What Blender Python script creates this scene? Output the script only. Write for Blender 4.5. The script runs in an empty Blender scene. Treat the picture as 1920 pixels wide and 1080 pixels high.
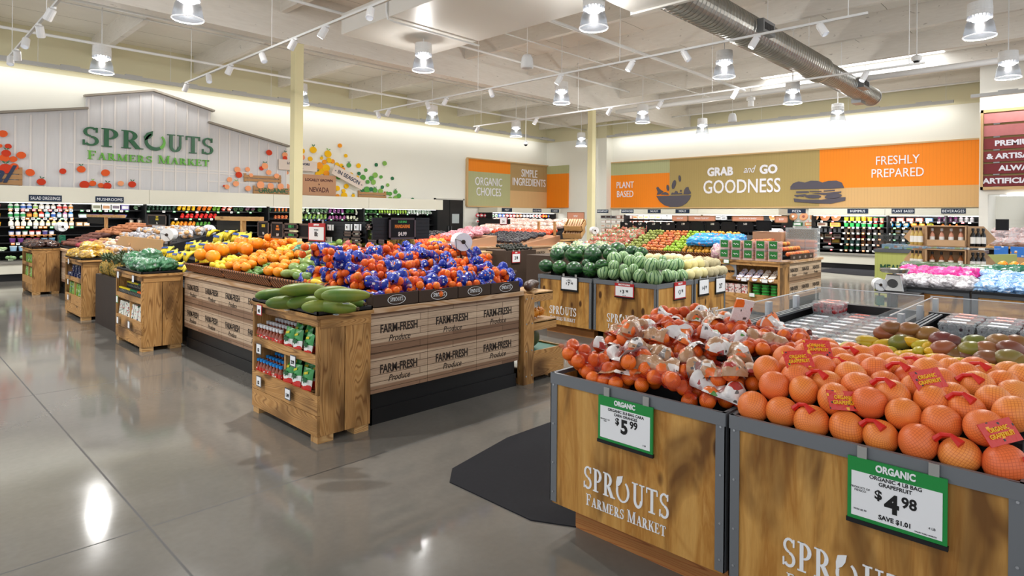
import bpy, bmesh, math, random
from mathutils import Vector, Matrix, Euler
SC = bpy.context.scene
COL = SC.collection
RN = random.Random(11)
PI = math.pi
def rad(d): return d * PI / 180

# ------------------------------------------------------------------ camera, world, exposure
FPX, HOR, EYE, YAW, ROLL = 1157.4, 407.35, 1.6, .7681, .0088
cam_d = bpy.data.cameras.new('camera'); cam = bpy.data.objects.new('camera', cam_d); COL.objects.link(cam)
cam_d.sensor_width = 36; cam_d.lens = FPX / 1920 * 36; cam_d.shift_y = -(540 - HOR) / 1920
cam_d.clip_start = .05; cam_d.clip_end = 200
fwd = Vector((math.cos(YAW), math.sin(YAW), 0)); rgt = Vector((math.sin(YAW), -math.cos(YAW), 0)); up = Vector((0, 0, 1))
r2 = rgt * math.cos(ROLL) + up * math.sin(ROLL); u2 = up * math.cos(ROLL) - rgt * math.sin(ROLL)
mw = Matrix((r2, u2, -fwd)).transposed().to_4x4(); mw.translation = (0, 0, EYE)
cam.matrix_world = mw
SC.camera = cam
SC.view_settings.view_transform = 'Standard'; SC.view_settings.look = 'None'
SC.view_settings.gamma = 1; SC.view_settings.use_curve_mapping = False
SC.view_settings.exposure = EXPOSURE = -0.12
wd = bpy.data.worlds.new('world'); SC.world = wd; wd.use_nodes = True
wd.node_tree.nodes['Background'].inputs[0].default_value = (.93, .95, 1, 1)
wd.node_tree.nodes['Background'].inputs[1].default_value = WORLD = 1.45
SC.cycles.max_bounces = 7; SC.cycles.diffuse_bounces = 4; SC.cycles.glossy_bounces = 3
SC.cycles.transparent_max_bounces = 10; SC.cycles.transmission_bounces = 3
SC.cycles.sample_clamp_indirect = 4; SC.cycles.caustics_reflective = False; SC.cycles.caustics_refractive = False

def area_light(name, loc, target, sx, sy, watts, col=(1, 1, 1), parent=None, spread=180, shape='RECTANGLE'):
    l = bpy.data.lights.new(name, 'AREA'); l.shape = shape; l.size = sx; l.size_y = sy; l.energy = watts; l.color = col; l.spread = rad(spread)
    o = bpy.data.objects.new(name, l); COL.objects.link(o)
    d = Vector(target) - Vector(loc); o.location = loc
    o.rotation_euler = d.to_track_quat('-Z', 'Y').to_euler()
    if parent: o.parent = parent; o.location = Vector(loc) - parent.location
    return o

# ------------------------------------------------------------------ measuring: a pixel of the 1920x1080 photo on a plane of the place
def ray(x, y):
    dx, dy = x - 960, y - 540; c, s = math.cos(ROLL), math.sin(ROLL)
    return (dx * c + dy * s) / FPX, (-dx * s + dy * c + 540 - HOR) / FPX
def onZ(x, y, z):
    u, v = ray(x, y); d = (EYE - z) / v; p = fwd * d + rgt * (u * d); return Vector((p.x, p.y, z))
def onX(x, y, X):
    u, v = ray(x, y); q = fwd + rgt * u; t = X / q.x; return Vector((X, q.y * t, EYE - v * t))
def onY(x, y, Y):
    u, v = ray(x, y); q = fwd + rgt * u; t = Y / q.y; return Vector((q.x * t, Y, EYE - v * t))

# ------------------------------------------------------------------ materials
def lin(h):
    h = h.lstrip('#'); v = [int(h[i:i + 2], 16) / 255 for i in (0, 2, 4)]
    return [c / 12.92 if c <= .04045 else ((c + .055) / 1.055) ** 2.4 for c in v] + [1]
MATS = {}
class NT:
    def __init__(s, name):
        s.m = bpy.data.materials.new(name); s.m.use_nodes = True; s.t = s.m.node_tree; s.b = s.t.nodes['Principled BSDF']; s.out = s.t.nodes['Material Output']
        MATS[name] = s.m
    def n(s, ty, ins=None, **kw):
        nd = s.t.nodes.new(ty)
        for k, v in kw.items(): setattr(nd, k, v)
        for k, v in (ins or {}).items(): s.set(nd.inputs[k], v)
        return nd
    def set(s, sock, v):
        if isinstance(v, bpy.types.NodeSocket): s.t.links.new(v, sock)
        elif isinstance(v, bpy.types.Node): s.t.links.new(v.outputs[0], sock)
        else: sock.default_value = v
    def ramp(s, fac, stops, interp='LINEAR'):
        r = s.n('ShaderNodeValToRGB', {0: fac}); e = r.color_ramp; e.interpolation = interp
        while len(e.elements) < len(stops): e.elements.new(.5)
        for el, (p, c) in zip(e.elements, stops):
            el.position = p; el.color = lin(c) if isinstance(c, str) else (c if hasattr(c, '__len__') else (c, c, c, 1))
        return r
    def mix(s, f, a, b, mode='MIX'):
        nd = s.n('ShaderNodeMix', data_type='RGBA', blend_type=mode); s.set(nd.inputs[0], f)
        for i, v in ((6, a), (7, b)): s.set(nd.inputs[i], lin(v) if isinstance(v, str) else v)
        return nd.outputs[2]
    def math(s, op, a, b=None, clamp=False):
        nd = s.n('ShaderNodeMath', operation=op, use_clamp=clamp); s.set(nd.inputs[0], a)
        if b is not None: s.set(nd.inputs[1], b)
        return nd.outputs[0]
    def coord(s, scale=(1, 1, 1), kind='Object', rnd=0, rot=(0, 0, 0)):
        tc = s.n('ShaderNodeTexCoord'); mp = s.n('ShaderNodeMapping', {'Vector': tc.outputs[kind], 'Scale': scale, 'Rotation': rot})
        if rnd:
            oi = s.n('ShaderNodeObjectInfo'); s.set(mp.inputs['Location'], s.n('ShaderNodeVectorMath', {0: oi.outputs['Random'], 1: (rnd, rnd * .7, rnd * .3)}, operation='MULTIPLY').outputs[0])
        return mp.outputs[0]
    def noise(s, vec, scale, detail=3, dist=0, rough=.5):
        return s.n('ShaderNodeTexNoise', {'Vector': vec, 'Scale': scale, 'Detail': detail, 'Distortion': dist, 'Roughness': rough}).outputs[0]
    def bump(s, h, strength=.3, dist=.01):
        s.set(s.b.inputs['Normal'], s.n('ShaderNodeBump', {'Height': h, 'Strength': strength, 'Distance': dist}))
    def col(s, c): s.set(s.b.inputs['Base Color'], lin(c) if isinstance(c, str) else c)
    def surf(s, rough=.5, spec=.5, metal=0):
        s.b.inputs['Roughness'].default_value = rough; s.b.inputs['Specular IOR Level'].default_value = spec; s.b.inputs['Metallic'].default_value = metal
    def rnd(s): return s.n('ShaderNodeObjectInfo').outputs['Random']
def plain(c, rough=.5, spec=.4, metal=0, emit=0, name=None, mottle=0):
    k = name or f'm_{c}_{rough}_{metal}_{emit}'
    if k in MATS: return MATS[k]
    t = NT(k); t.surf(rough, spec, metal); t.col(c)
    if mottle: t.col(t.mix(t.noise(t.coord(), mottle, 3), c, [x * .72 for x in lin(c)[:3]] + [1]))
    if emit: t.b.inputs['Emission Color'].default_value = lin(c); t.b.inputs['Emission Strength'].default_value = emit
    return t.m
def vary(name, stops, rough=.4, spec=.5, nscale=9, namt=.35, c2=None, bump=0, bscale=60):
    """produce skin: every object takes its own tint from the ramp, with soft mottling"""
    if name in MATS: return MATS[name]
    t = NT(name); t.surf(rough, spec); base = t.ramp(t.rnd(), stops).outputs[0]
    v = t.coord(rnd=9); n = t.ramp(t.noise(v, nscale, 4), [(.35, 0.), (.7, 1.)]).outputs[0]
    t.col(t.mix(t.math('MULTIPLY', n, namt), base, c2 or '#5a3a10'))
    if bump: t.bump(t.noise(t.coord(), bscale, 2), bump, .002)
    return t.m
def clear(name, c='#ffffff', mixf=.25, rough=.1):
    """thin clear plastic or glass: mostly see-through, with a glossy film"""
    if name in MATS: return MATS[name]
    t = NT(name); t.surf(rough, .6); t.col(c)
    mx = t.n('ShaderNodeMixShader', {0: mixf, 1: t.n('ShaderNodeBsdfTransparent'), 2: t.b.outputs[0]}); t.set(t.out.inputs[0], mx)
    return t.m

def wood(name, axis, light='#cfa064', dark='#74471f', burn='#3c220e', ring=1., burnamt=.8):
    """torched pine: long grain along AXIS, rings, scorched bands and knots"""
    t = NT(name); t.surf(.55, .3)
    st = {'x': (.9, 9, 9), 'y': (9, .9, 9), 'z': (9, 9, .9)}[axis]
    v = t.coord({'x': (.35, 3.2, 3.2), 'y': (3.2, .35, 3.2), 'z': (3.2, 3.2, .35)}[axis], rnd=40)
    n0 = t.noise(v, 1.7, 1.5, .15); w = t.math('ABSOLUTE', t.math('SINE', t.math('MULTIPLY', n0, 62 * ring)))
    c = t.ramp(w, [(0, dark), (.38, light), (.72, light), (1, '#b08048')]).outputs[0]
    fine = t.noise(t.coord([k * 6 for k in st], rnd=40), 2, 3)
    c = t.mix(.2, c, light); c = t.mix(t.math('MULTIPLY', fine, .4), c, dark)
    big = t.ramp(t.noise(t.coord([max(1, k * .25) for k in st], rnd=40), 1.6, 2), [(.48, 0.), (.66, 1.)]).outputs[0]
    c = t.mix(t.math('MULTIPLY', big, burnamt), c, burn)
    vo = t.n('ShaderNodeTexVoronoi', {'Vector': t.coord({'x': (2.2, 5, 5), 'y': (5, 2.2, 5), 'z': (5, 5, 2.2)}[axis], rnd=40), 'Scale': .8})
    kn = t.ramp(vo.outputs['Distance'], [(0, 1.), (.10, 1.), (.17, 0.)]).outputs[0]
    t.col(t.mix(t.math('MULTIPLY', kn, .7), c, burn)); t.bump(w, .1, .003)
    return t.m
def plywood(name, axis='z', base='#d6a75e', mid='#b07a36', burn='#4a280c'):
    t = NT(name); t.surf(.5, .35)
    st = {'z': (7, 7, .8), 'y': (7, .8, 7)}[axis]
    v = t.coord(st, rnd=30); n = t.noise(v, 1.3, 5, 1.2, .6)
    c = t.ramp(n, [(.3, base), (.5, '#c9974e'), (.62, mid), (.75, base)]).outputs[0]
    cw = t.math('ABSOLUTE', t.math('SINE', t.math('MULTIPLY', t.noise(t.coord((1.6, 1.6, .5), rnd=30), 1.5, 1.5, .2), 34))); c = t.mix(t.math('MULTIPLY', t.ramp(cw, [(0, 1.), (.3, 0.)]).outputs[0], .4), c, mid)
    w = t.noise(t.coord((3.2, 3.2, 1.1), rnd=30), 1.5, 3, .7); b = t.ramp(w, [(.5, 0.), (.68, 1.)]).outputs[0]
    c = t.mix(t.math('MULTIPLY', b, .85), c, burn)
    f = t.noise(t.coord([k * 9 for k in st]), 3, 2); c = t.mix(t.math('MULTIPLY', f, .3), c, '#7a4a1c')
    vo = t.n('ShaderNodeTexVoronoi', {'Vector': t.coord((5., 5., 2.6), rnd=30), 'Scale': 1.})
    kn = t.ramp(vo.outputs['Distance'], [(0, 1.), (.10, .95), (.15, 0.)]).outputs[0]
    t.col(t.mix(kn, c, '#4a2a10')); return t.m
def laminate(name, axis):
    """printed plank board: pale planks between darker ones, 0.33 m repeat"""
    t = NT(name); t.surf(.45, .35)
    tc = t.n('ShaderNodeTexCoord'); sp = t.n('ShaderNodeSeparateXYZ', {0: tc.outputs['Object']})
    cb = t.n('ShaderNodeCombineXYZ', {0: sp.outputs[0 if axis == 'x' else 1], 1: sp.outputs[2]})
    br = t.n('ShaderNodeTexBrick', {'Vector': cb, 'Color1': (0, 0, 0, 1), 'Color2': (1, 1, 1, 1), 'Mortar': (.5, .5, .5, 1), 'Scale': 1., 'Mortar Size': .0022, 'Brick Width': .95, 'Row Height': .0545, 'Bias': 0.}, offset=.37)
    ph = t.math('FRACT', t.math('DIVIDE', t.math('ADD', sp.outputs[2], -.243), .327))
    pale = t.ramp(ph, [(0, 0.), (.16, 0.), (.18, 1.), (.80, 1.), (.83, 0.)]).outputs[0]
    c = t.mix(pale, t.ramp(br.outputs[0], [(0, '#7f614b'), (1, '#a08066')]).outputs[0], t.ramp(br.outputs[0], [(0, '#bda389'), (1, '#d3bb9f')]).outputs[0])
    g = t.noise(t.coord((2, 2, 42)), 2.2, 4, .8); c = t.mix(t.math('MULTIPLY', t.ramp(g, [(.4, 0.), (.75, 1.)]).outputs[0], .4), c, '#6d5040')
    t.col(t.mix(br.outputs['Fac'], c, '#54402f')); return t.m

# ------------------------------------------------------------------ meshes
class MB:
    """collects shapes, then becomes ONE mesh object"""
    def __init__(s): s.v = []; s.f = []; s.mi = []; s.uv = {}
    def add(s, vs, fs, m=0, uvs=None):
        o = len(s.v); s.v += [tuple(p) for p in vs]
        for i, f in enumerate(fs):
            if uvs: s.uv[len(s.f)] = uvs[i]
            s.f.append(tuple(o + k for k in f)); s.mi.append(m)
        return s
    def box(s, x0, x1, y0, y1, z0, z1, m=0):
        vs = [(x, y, z) for z in (z0, z1) for y in (y0, y1) for x in (x0, x1)]
        return s.add(vs, [(0, 2, 3, 1), (4, 5, 7, 6), (0, 1, 5, 4), (2, 6, 7, 3), (0, 4, 6, 2), (1, 3, 7, 5)], m)
    def obox(s, c, sz, rot=(0, 0, 0), m=0):
        M = Euler(rot).to_matrix(); c = Vector(c); h = [k / 2 for k in sz]
        vs = [c + M @ Vector((x * h[0], y * h[1], z * h[2])) for z in (-1, 1) for y in (-1, 1) for x in (-1, 1)]
        return s.add(vs, [(0, 2, 3, 1), (4, 5, 7, 6), (0, 1, 5, 4), (2, 6, 7, 3), (0, 4, 6, 2), (1, 3, 7, 5)], m)
    def lathe(s, prof, seg=16, c=(0, 0, 0), M=None, m=0, cap=True, sx=1, sy=1):
        c = Vector(c); vs = []; fs = []; uv = []
        for r, z in prof:
            for k in range(seg):
                a = 2 * PI * k / seg; p = Vector((r * math.cos(a) * sx, r * math.sin(a) * sy, z)); vs.append(c + (M @ p if M else p))
        n = len(prof)
        for i in range(n - 1):
            for k in range(seg):
                q = (k + 1) % seg; fs.append((i * seg + k, i * seg + q, (i + 1) * seg + q, (i + 1) * seg + k))
                uv.append([(k / seg, i / (n - 1)), ((k + 1) / seg, i / (n - 1)), ((k + 1) / seg, (i + 1) / (n - 1)), (k / seg, (i + 1) / (n - 1))])
        if cap:
            for i, rev in ((0, True), (n - 1, False)):
                if prof[i][0] > 1e-6:
                    r = list(range(i * seg, (i + 1) * seg)); fs.append(tuple(reversed(r)) if rev else tuple(r)); uv.append([(.5, .5)] * seg)
        return s.add(vs, fs, m, uv)
    def ball(s, c, r, seg=14, rings=9, M=None, m=0, prof=None):
        """ellipsoid; prof(t) reshapes the radius from pole to pole"""
        rx, ry, rz = r if hasattr(r, '__len__') else (r, r, r); P = []
        for i in range(rings + 1):
            t = PI * i / rings; k = prof(i / rings) if prof else 1
            P.append((max(1e-5, math.sin(t)) * k, -math.cos(t) * rz))
        return s.lathe(P, seg, c, M, m, False, rx, ry)
    def cyl(s, p, q, r, seg=10, m=0, r1=None, cap=True):
        p, q = Vector(p), Vector(q); d = q - p; M = d.to_track_quat('Z', 'Y').to_matrix()
        return s.lathe([(r, 0), (r if r1 is None else r1, d.length)], seg, p, M, m, cap)
    def tube(s, pts, r, seg=7, m=0, cap=True):
        pts = [Vector(p) for p in pts]; vs = []; fs = []; n = len(pts); last = None
        for i, p in enumerate(pts):
            d = (pts[min(i + 1, n - 1)] - pts[max(i - 1, 0)]).normalized()
            ref = last if last is not None else (Vector((0, 0, 1)) if abs(d.z) < .9 else Vector((1, 0, 0)))
            a = d.cross(ref)
            if a.length < 1e-4: a = d.cross(Vector((0, 1, 0)))
            a.normalize(); b = a.cross(d).normalized(); last = b
            rr = r[i] if hasattr(r, '__len__') else r
            for k in range(seg):
                t = 2 * PI * k / seg; vs.append(p + a * (rr * math.cos(t)) + b * (rr * math.sin(t)))
        for i in range(n - 1):
            for k in range(seg):
                q = (k + 1) % seg; fs.append((i * seg + k, i * seg + q, (i + 1) * seg + q, (i + 1) * seg + k))
        if cap: fs.append(tuple(range(seg - 1, -1, -1))); fs.append(tuple(range((n - 1) * seg, n * seg)))
        return s.add(vs, fs, m)
    def prism(s, poly, T, d, m=0):
        """2-D outline extruded by d; T maps (u, v, w) to the place"""
        n = len(poly); a = sum(poly[i][0] * poly[(i + 1) % n][1] - poly[(i + 1) % n][0] * poly[i][1] for i in range(n))
        if a < 0: poly = poly[::-1]
        vs = [T(u, v, 0) for u, v in poly] + [T(u, v, d) for u, v in poly]
        fs = [tuple(range(n - 1, -1, -1)), tuple(range(n, 2 * n))] + [(i, (i + 1) % n, n + (i + 1) % n, n + i) for i in range(n)]
        return s.add(vs, fs, m)
    def build(s, name, mats, parent=None, org=None, smooth=False, loc=None, bevel=0):
        me = bpy.data.meshes.new(name)
        if org is None: org = root_loc(parent)
        ox, oy, oz = org
        me.from_pydata([(x - ox, y - oy, z - oz) for x, y, z in s.v], [], s.f)
        for mt in (mats if isinstance(mats, (list, tuple)) else [mats]): me.materials.append(mt)
        me.polygons.foreach_set('material_index', s.mi)
        if s.uv:
            ul = me.uv_layers.new(name='uv').data
            for p in me.polygons:
                if p.index in s.uv:
                    for li, c in zip(p.loop_indices, s.uv[p.index]): ul[li].uv = c
        if smooth: me.polygons.foreach_set('use_smooth', [True] * len(me.polygons))
        me.update()
        o = bpy.data.objects.new(name, me); COL.objects.link(o)
        if parent: o.parent = parent
        if loc is not None: o.location = loc
        if bevel:
            md = o.modifiers.new('edge', 'BEVEL'); md.width = bevel; md.segments = 2; md.limit_method = 'ANGLE'
        return o
def root_loc(p):
    l = Vector((0, 0, 0))
    while p: l = l + p.location; p = p.parent
    return l
def tag(o, label, cat, group=None):
    o['label'] = label; o['category'] = cat
    if group: o['group'] = group
    return o
def thing(name, label, cat, loc=(0, 0, 0), group=None, rot=(0, 0, 0)):
    o = bpy.data.objects.new(name, None); COL.objects.link(o); o.location = loc; o.rotation_euler = rot; o.empty_display_size = .05
    return tag(o, label, cat, group)
def struct(o): o['kind'] = 'structure'; return o
KIDS = {}
def kids(o):
    return list(o.children)
def dup(src, loc, rot=None, label=None, scale=None, group=None):
    c = src.copy(); COL.objects.link(c); c.location = loc
    if rot is not None: c.rotation_euler = rot
    if scale is not None: c.scale = scale if hasattr(scale, '__len__') else (scale,) * 3
    if label: c['label'] = label
    if group: c['group'] = group
    for ch in KIDS.get(src.name) or KIDS.setdefault(src.name, [(k, list(k.children)) for k in src.children]):
        k, gk = ch; d = k.copy(); COL.objects.link(d); d.parent = c
        for g in gk: h = g.copy(); COL.objects.link(h); h.parent = d
    return c
class Kind:
    """the first placing moves the built thing itself; later ones copy it with its parts"""
    def __init__(s, *protos): s.p = list(protos); s.used = [False] * len(protos); s.i = 0
    def put(s, loc, rot=(0, 0, 0), label=None, scale=1, group=None, k=None):
        k = (s.i if k is None else k) % len(s.p); s.i += 1; p = s.p[k]
        if not s.used[k]:
            s.used[k] = True; KIDS.setdefault(p.name, [(c, list(c.children)) for c in p.children])
            s.p[k] = p; p.location = loc; p.rotation_euler = rot; p.scale = scale if hasattr(scale, '__len__') else (scale,) * 3
            if label: p['label'] = label
            if group: p['group'] = group
            return p
        return dup(p, loc, rot, label, scale, group)
_o = 'first second third fourth fifth sixth seventh eighth ninth tenth eleventh twelfth thirteenth fourteenth fifteenth sixteenth seventeenth eighteenth nineteenth'.split()
def od(i):
    """ordinal word of a 0-based place"""
    if i < 19: return _o[i]
    t, r = divmod(i + 1, 10); tens = ['', '', 'twent', 'thirt', 'fort', 'fift', 'sixt', 'sevent', 'eight', 'ninet'][t] if t < 10 else 'hundred'
    return tens + 'ieth' if r == 0 else tens + 'y-' + _o[r - 1]
# facing transforms: local u to the reader's right, v up, w out of the surface
def faceX(X, Y, Z): return lambda u, v, w: (X - w, Y - u, Z + v)     # a surface that looks to -X
def faceY(X, Y, Z): return lambda u, v, w: (X + u, Y - w, Z + v)     # a surface that looks to -Y
FX, FY = (PI / 2, 0, -PI / 2), (PI / 2, 0, 0)
def text(body, size, mat, parent, loc, rot, name='lettering', ext=.0015, sx=1., bold=0, align='CENTER', shear=0, space=1., line=1.):
    c = bpy.data.curves.new(name, 'FONT'); c.body = body; c.size = size; c.align_x = align; c.align_y = 'CENTER'; c.extrude = ext; c.offset = bold; c.shear = shear
    c.space_character = space; c.space_line = line; c.resolution_u = 3
    t = bpy.data.objects.new(name, c); me = bpy.data.meshes.new_from_object(t); me.name = name; bpy.data.objects.remove(t); bpy.data.curves.remove(c)
    if not len(me.materials): me.materials.append(mat)
    else: me.materials[0] = mat
    o = bpy.data.objects.new(name, me); COL.objects.link(o)
    o.parent = parent; o.location = Vector(loc) - root_loc(parent); o.rotation_euler = rot; o.scale = (sx, 1, 1)
    return o
# ---- serif letters of the shop's logo, drawn from bars, slants and swelling arcs
def glyphs():
    def arc(cx, cy, rx, ry, a0, a1, wx, wy, n=12):
        q = []
        for i in range(n):
            p = []
            for k in (i, i + 1):
                a = rad(a0 + (a1 - a0) * k / n); c, s_ = math.cos(a), math.sin(a); p.append(((cx + rx * c, cy + ry * s_), (cx + (rx - wx) * c, cy + (ry - wy) * s_)))
            q.append([p[0][0], p[1][0], p[1][1], p[0][1]])
        return q
    def R(x0, y0, x1, y1): return [[(x0, y0), (x1, y0), (x1, y1), (x0, y1)]]
    def L(x0, y0, x1, y1, w): return [[(x0, y0), (x0 + w, y0), (x1 + w, y1), (x1, y1)]]
    P = R(.09, 0, .25, 1) + R(0, 0, .36, .05) + R(0, .95, .28, 1) + arc(.25, .71, .33, .29, -90, 90, .16, .06)
    G = {'S': (.58, arc(.29, .74, .25, .26, 35, 270, .11, .08) + arc(.29, .26, .27, .27, 90, -145, .12, .09) + R(.45, .72, .52, .98) + R(.02, .02, .09, .30)),
         'P': (.62, P), 'R': (.76, P + L(.52, 0, .26, .45, .2) + R(.5, 0, .8, .05)),
         'U': (.78, R(.1, .3, .25, 1) + R(.57, .3, .65, 1) + arc(.375, .32, .275, .33, 180, 360, .15, .12) + R(0, .95, .36, 1) + R(.46, .95, .76, 1)),
         'T': (.72, R(.28, 0, .44, 1) + R(.02, .93, .70, 1) + R(.02, .76, .08, 1) + R(.64, .76, .70, 1) + R(.17, 0, .55, .05)),
         'F': (.62, R(.09, 0, .24, 1) + R(0, 0, .36, .05) + R(0, .94, .58, 1) + R(.52, .76, .58, 1) + R(.2, .48, .46, .54) + R(.41, .40, .46, .62)),
         'E': (.66, R(.09, 0, .24, 1) + R(0, 0, .62, .06) + R(0, .94, .58, 1) + R(.52, .76, .58, 1) + R(.2, .48, .46, .54) + R(.41, .40, .46, .62) + R(.56, 0, .62, .22)),
         'A': (.76, L(.08, 0, .34, 1, .07) + L(.52, 0, .3, 1, .16) + R(.2, .3, .56, .36) + R(0, 0, .26, .05) + R(.44, 0, .78, .05)),
         'M': (.96, R(.09, 0, .16, 1) + R(.72, 0, .87, 1) + L(.4, 0, .1, 1, .14) + L(.44, 0, .74, 1, .06) + R(0, 0, .26, .05) + R(.62, 0, .96, .05) + R(0, .95, .22, 1) + R(.74, .95, .96, 1)),
         'K': (.76, R(.09, 0, .24, 1) + R(0, 0, .34, .05) + R(0, .95, .34, 1) + L(.22, .42, .56, 1, .09) + L(.54, 0, .3, .54, .18) + R(.48, 0, .8, .05) + R(.48, .95, .74, 1)),
         'O': (.98, arc(.46, .44, .43, .46, -200, 62, .13, .07, 20) + [[(.04, .78), (.10, 1.0), (.30, 1.06), (.46, 1.1), (.40, .84), (.28, .68), (.12, .58), (.05, .44)]]),
         ' ': (.34, [])}
    return G
GL = glyphs()
def word(mb, s, T, h, w=None, gap=.07, d=.004, m=0, u0=0, v0=0, small=None):
    """writes s in serif capitals, centred on u0; returns its width. small scales all but the first letter of each word"""
    tot = 0; adv = []
    for i, ch in enumerate(s):
        k = small if small and i and s[i - 1] != ' ' else 1
        adv.append((tot, k)); tot += (GL[ch][0] + gap) * k
    tot -= gap; sx = (w / tot) if w else h
    for (a, k), ch in zip(adv, s):
        for i, poly in enumerate(GL[ch][1]):
            mb.prism([(u0 + (a + x * k - tot / 2) * sx, v0 + y * k * h) for x, y in poly], T, d + .00018 * (i % 9) + .00002 * i, m)
    return tot * sx
def logo(T, w, mats, parent, name='logo_lettering', d=.003):
    """the shop's two-line logo, w wide, centred at T's origin"""
    mb = MB(); h = w * .235
    word(mb, 'SPROUTS', T, h, w, d=d, v0=0)
    word(mb, 'FARMERS MARKET', T, h * .5, w * .93, d=d, m=1, v0=-h * .72, small=.82)
    return mb.build(name, mats, parent)
# ------------------------------------------------------------------ the hall: floor, walls, ceiling
YW, XW, ZC = 20.24, 24.0, 6.46
def floor_mat():
    t = NT('polished_concrete'); t.surf(.11, .85)
    tc = t.n('ShaderNodeTexCoord'); sp = t.n('ShaderNodeSeparateXYZ', {0: tc.outputs['Object']})
    n1 = t.noise(tc.outputs['Object'], .7, 5, .6); n2 = t.noise(tc.outputs['Object'], 26, 4)
    c = t.ramp(n1, [(.3, '#676560'), (.55, '#75726c'), (.75, '#807c76')]).outputs[0]
    c = t.mix(t.math('MULTIPLY', n2, .35), c, '#4f4d49')
    def line(o, c0, per, w):
        d = t.math('ABSOLUTE', t.math('SUBTRACT', t.math('FRACT', t.math('ADD', t.math('DIVIDE', t.math('SUBTRACT', o, c0), per), .5)), .5))
        return t.math('LESS_THAN', d, w / per)
    j = t.math('MAXIMUM', line(sp.outputs[0], .99, 3.25, .006), line(sp.outputs[1], 3.515, 3.27, .005))
    t.col(t.mix(j, c, '#2c2b29'))
    rr = t.ramp(t.noise(tc.outputs['Object'], 1.3, 4), [(.3, .06), (.75, .14)]).outputs[0]; t.set(t.b.inputs['Roughness'], t.mix(j, rr, (.6, .6, .6, 1)))
    t.bump(t.noise(tc.outputs['Object'], 2.2, 2), .02, .02)
    return t.m
struct(MB().box(-7, 26, -8, 22, -.2, 0).build('floor', floor_mat()))
def wall_mat():
    t = NT('wall_paint'); t.surf(.75, .2)
    sp = t.n('ShaderNodeSeparateXYZ', {0: t.coord()})
    t.col(t.mix(t.math('GREATER_THAN', sp.outputs[2], 5.32), '#e9e8de', '#d6d0b0')); return t.m
WALL = wall_mat()
struct(MB().box(-7, XW + .3, YW, YW + .25, 0, 6.6).build('wall_left', WALL))
wr = MB().box(XW, XW + .25, 2.62, 17.2, 0, 6.6); wr.box(23.42, XW + .25, 17.2, YW, 0, 6.6); wr.box(23.55, 24.2, 16.7, 17.2, 0, 6.6)
struct(wr.build('wall_back', WALL))
wb = MB().box(21.6, XW + .25, 2.42, 2.62, 0, 6.6); wb.box(21.6, 21.85, -6, 2.42, 2.35, 6.6); wb.box(23.3, 23.5, -6, 2.42, 0, 2.35)
struct(wb.build('wall_bakery', plain('#e6e4da', .75, .2)))

def ceil_mat():
    t = NT('roof_deck'); t.surf(.6, .3)
    v = t.coord(); sp = t.n('ShaderNodeSeparateXYZ', {0: v})
    s = t.math('LESS_THAN', t.math('FRACT', t.math('DIVIDE', t.math('ADD', sp.outputs[1], t.math('MULTIPLY', t.noise(v, 1.2, 2), .08)), 1.24)), .012)
    c = t.mix(t.noise(v, 1.1, 4), '#f0ece4', '#e2ddd4'); t.col(t.mix(s, c, '#8d877c'))
    t.bump(t.noise(v, 2.2, 3, .6), .5, .06); return t.m
struct(MB().box(-7, 26, -4, 22, ZC, ZC + .15).build('ceiling', ceil_mat()))
def beam_mat():
    t = NT('whitewashed_timber'); t.surf(.65, .2)
    v = t.coord((1.2, 1.2, 9)); n = t.noise(v, 3, 4)
    c = t.mix(n, '#e8e4dc', '#d6d0c6'); k = t.ramp(t.noise(t.coord((1, 1, 2.2)), 7, 2), [(.68, 0.), (.74, 1.)]).outputs[0]
    t.col(t.mix(t.math('MULTIPLY', k, .5), c, '#8a8378')); return t.m
BEAM = beam_mat(); WHITE = plain('#e4e4e2', .45, .4); CREAM = plain('#d9d0a4', .6, .3)
for x in (1.45, 4.17, 6.82, 9.5, 12.2, 14.84, 17.5, 20.15, 22.8):
    struct(MB().box(x, x + .13, 13.05, YW, 5.93, ZC).build('ceiling_beam', BEAM))
for x in (-1.9, .75, 3.4, 6.0, 8.65, 11.25, 13.8, 16.2, 18.7, 21.4, 23.7):
    struct(MB().box(x, x + .13, -4, 12.72, 5.93, ZC).build('ceiling_beam', BEAM))
struct(MB().box(-7, 24, 12.72, 13.05, 5.36, ZC).build('ceiling_girder', BEAM))
for x, l in ((6.36, 1), (17.13, 2)):
    mb = MB().box(x, x + .2, 12.75, 12.95, 0, 5.36); struct(mb.build('column', CREAM))
sk = MB().box(19.5, 21.35, 3.4, 8.6, ZC - .012, ZC - .004)
t_ = NT('skylight_glow'); t_.b.inputs['Emission Color'].default_value = (.93, .97, 1, 1); t_.b.inputs['Emission Strength'].default_value = 3.2
struct(sk.build('window_1', t_.m))
area_light('skylight_daylight', (20.4, 6, ZC - .05), (20.4, 6, 0), 1.7, 5., 110, (.92, .96, 1))

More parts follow.
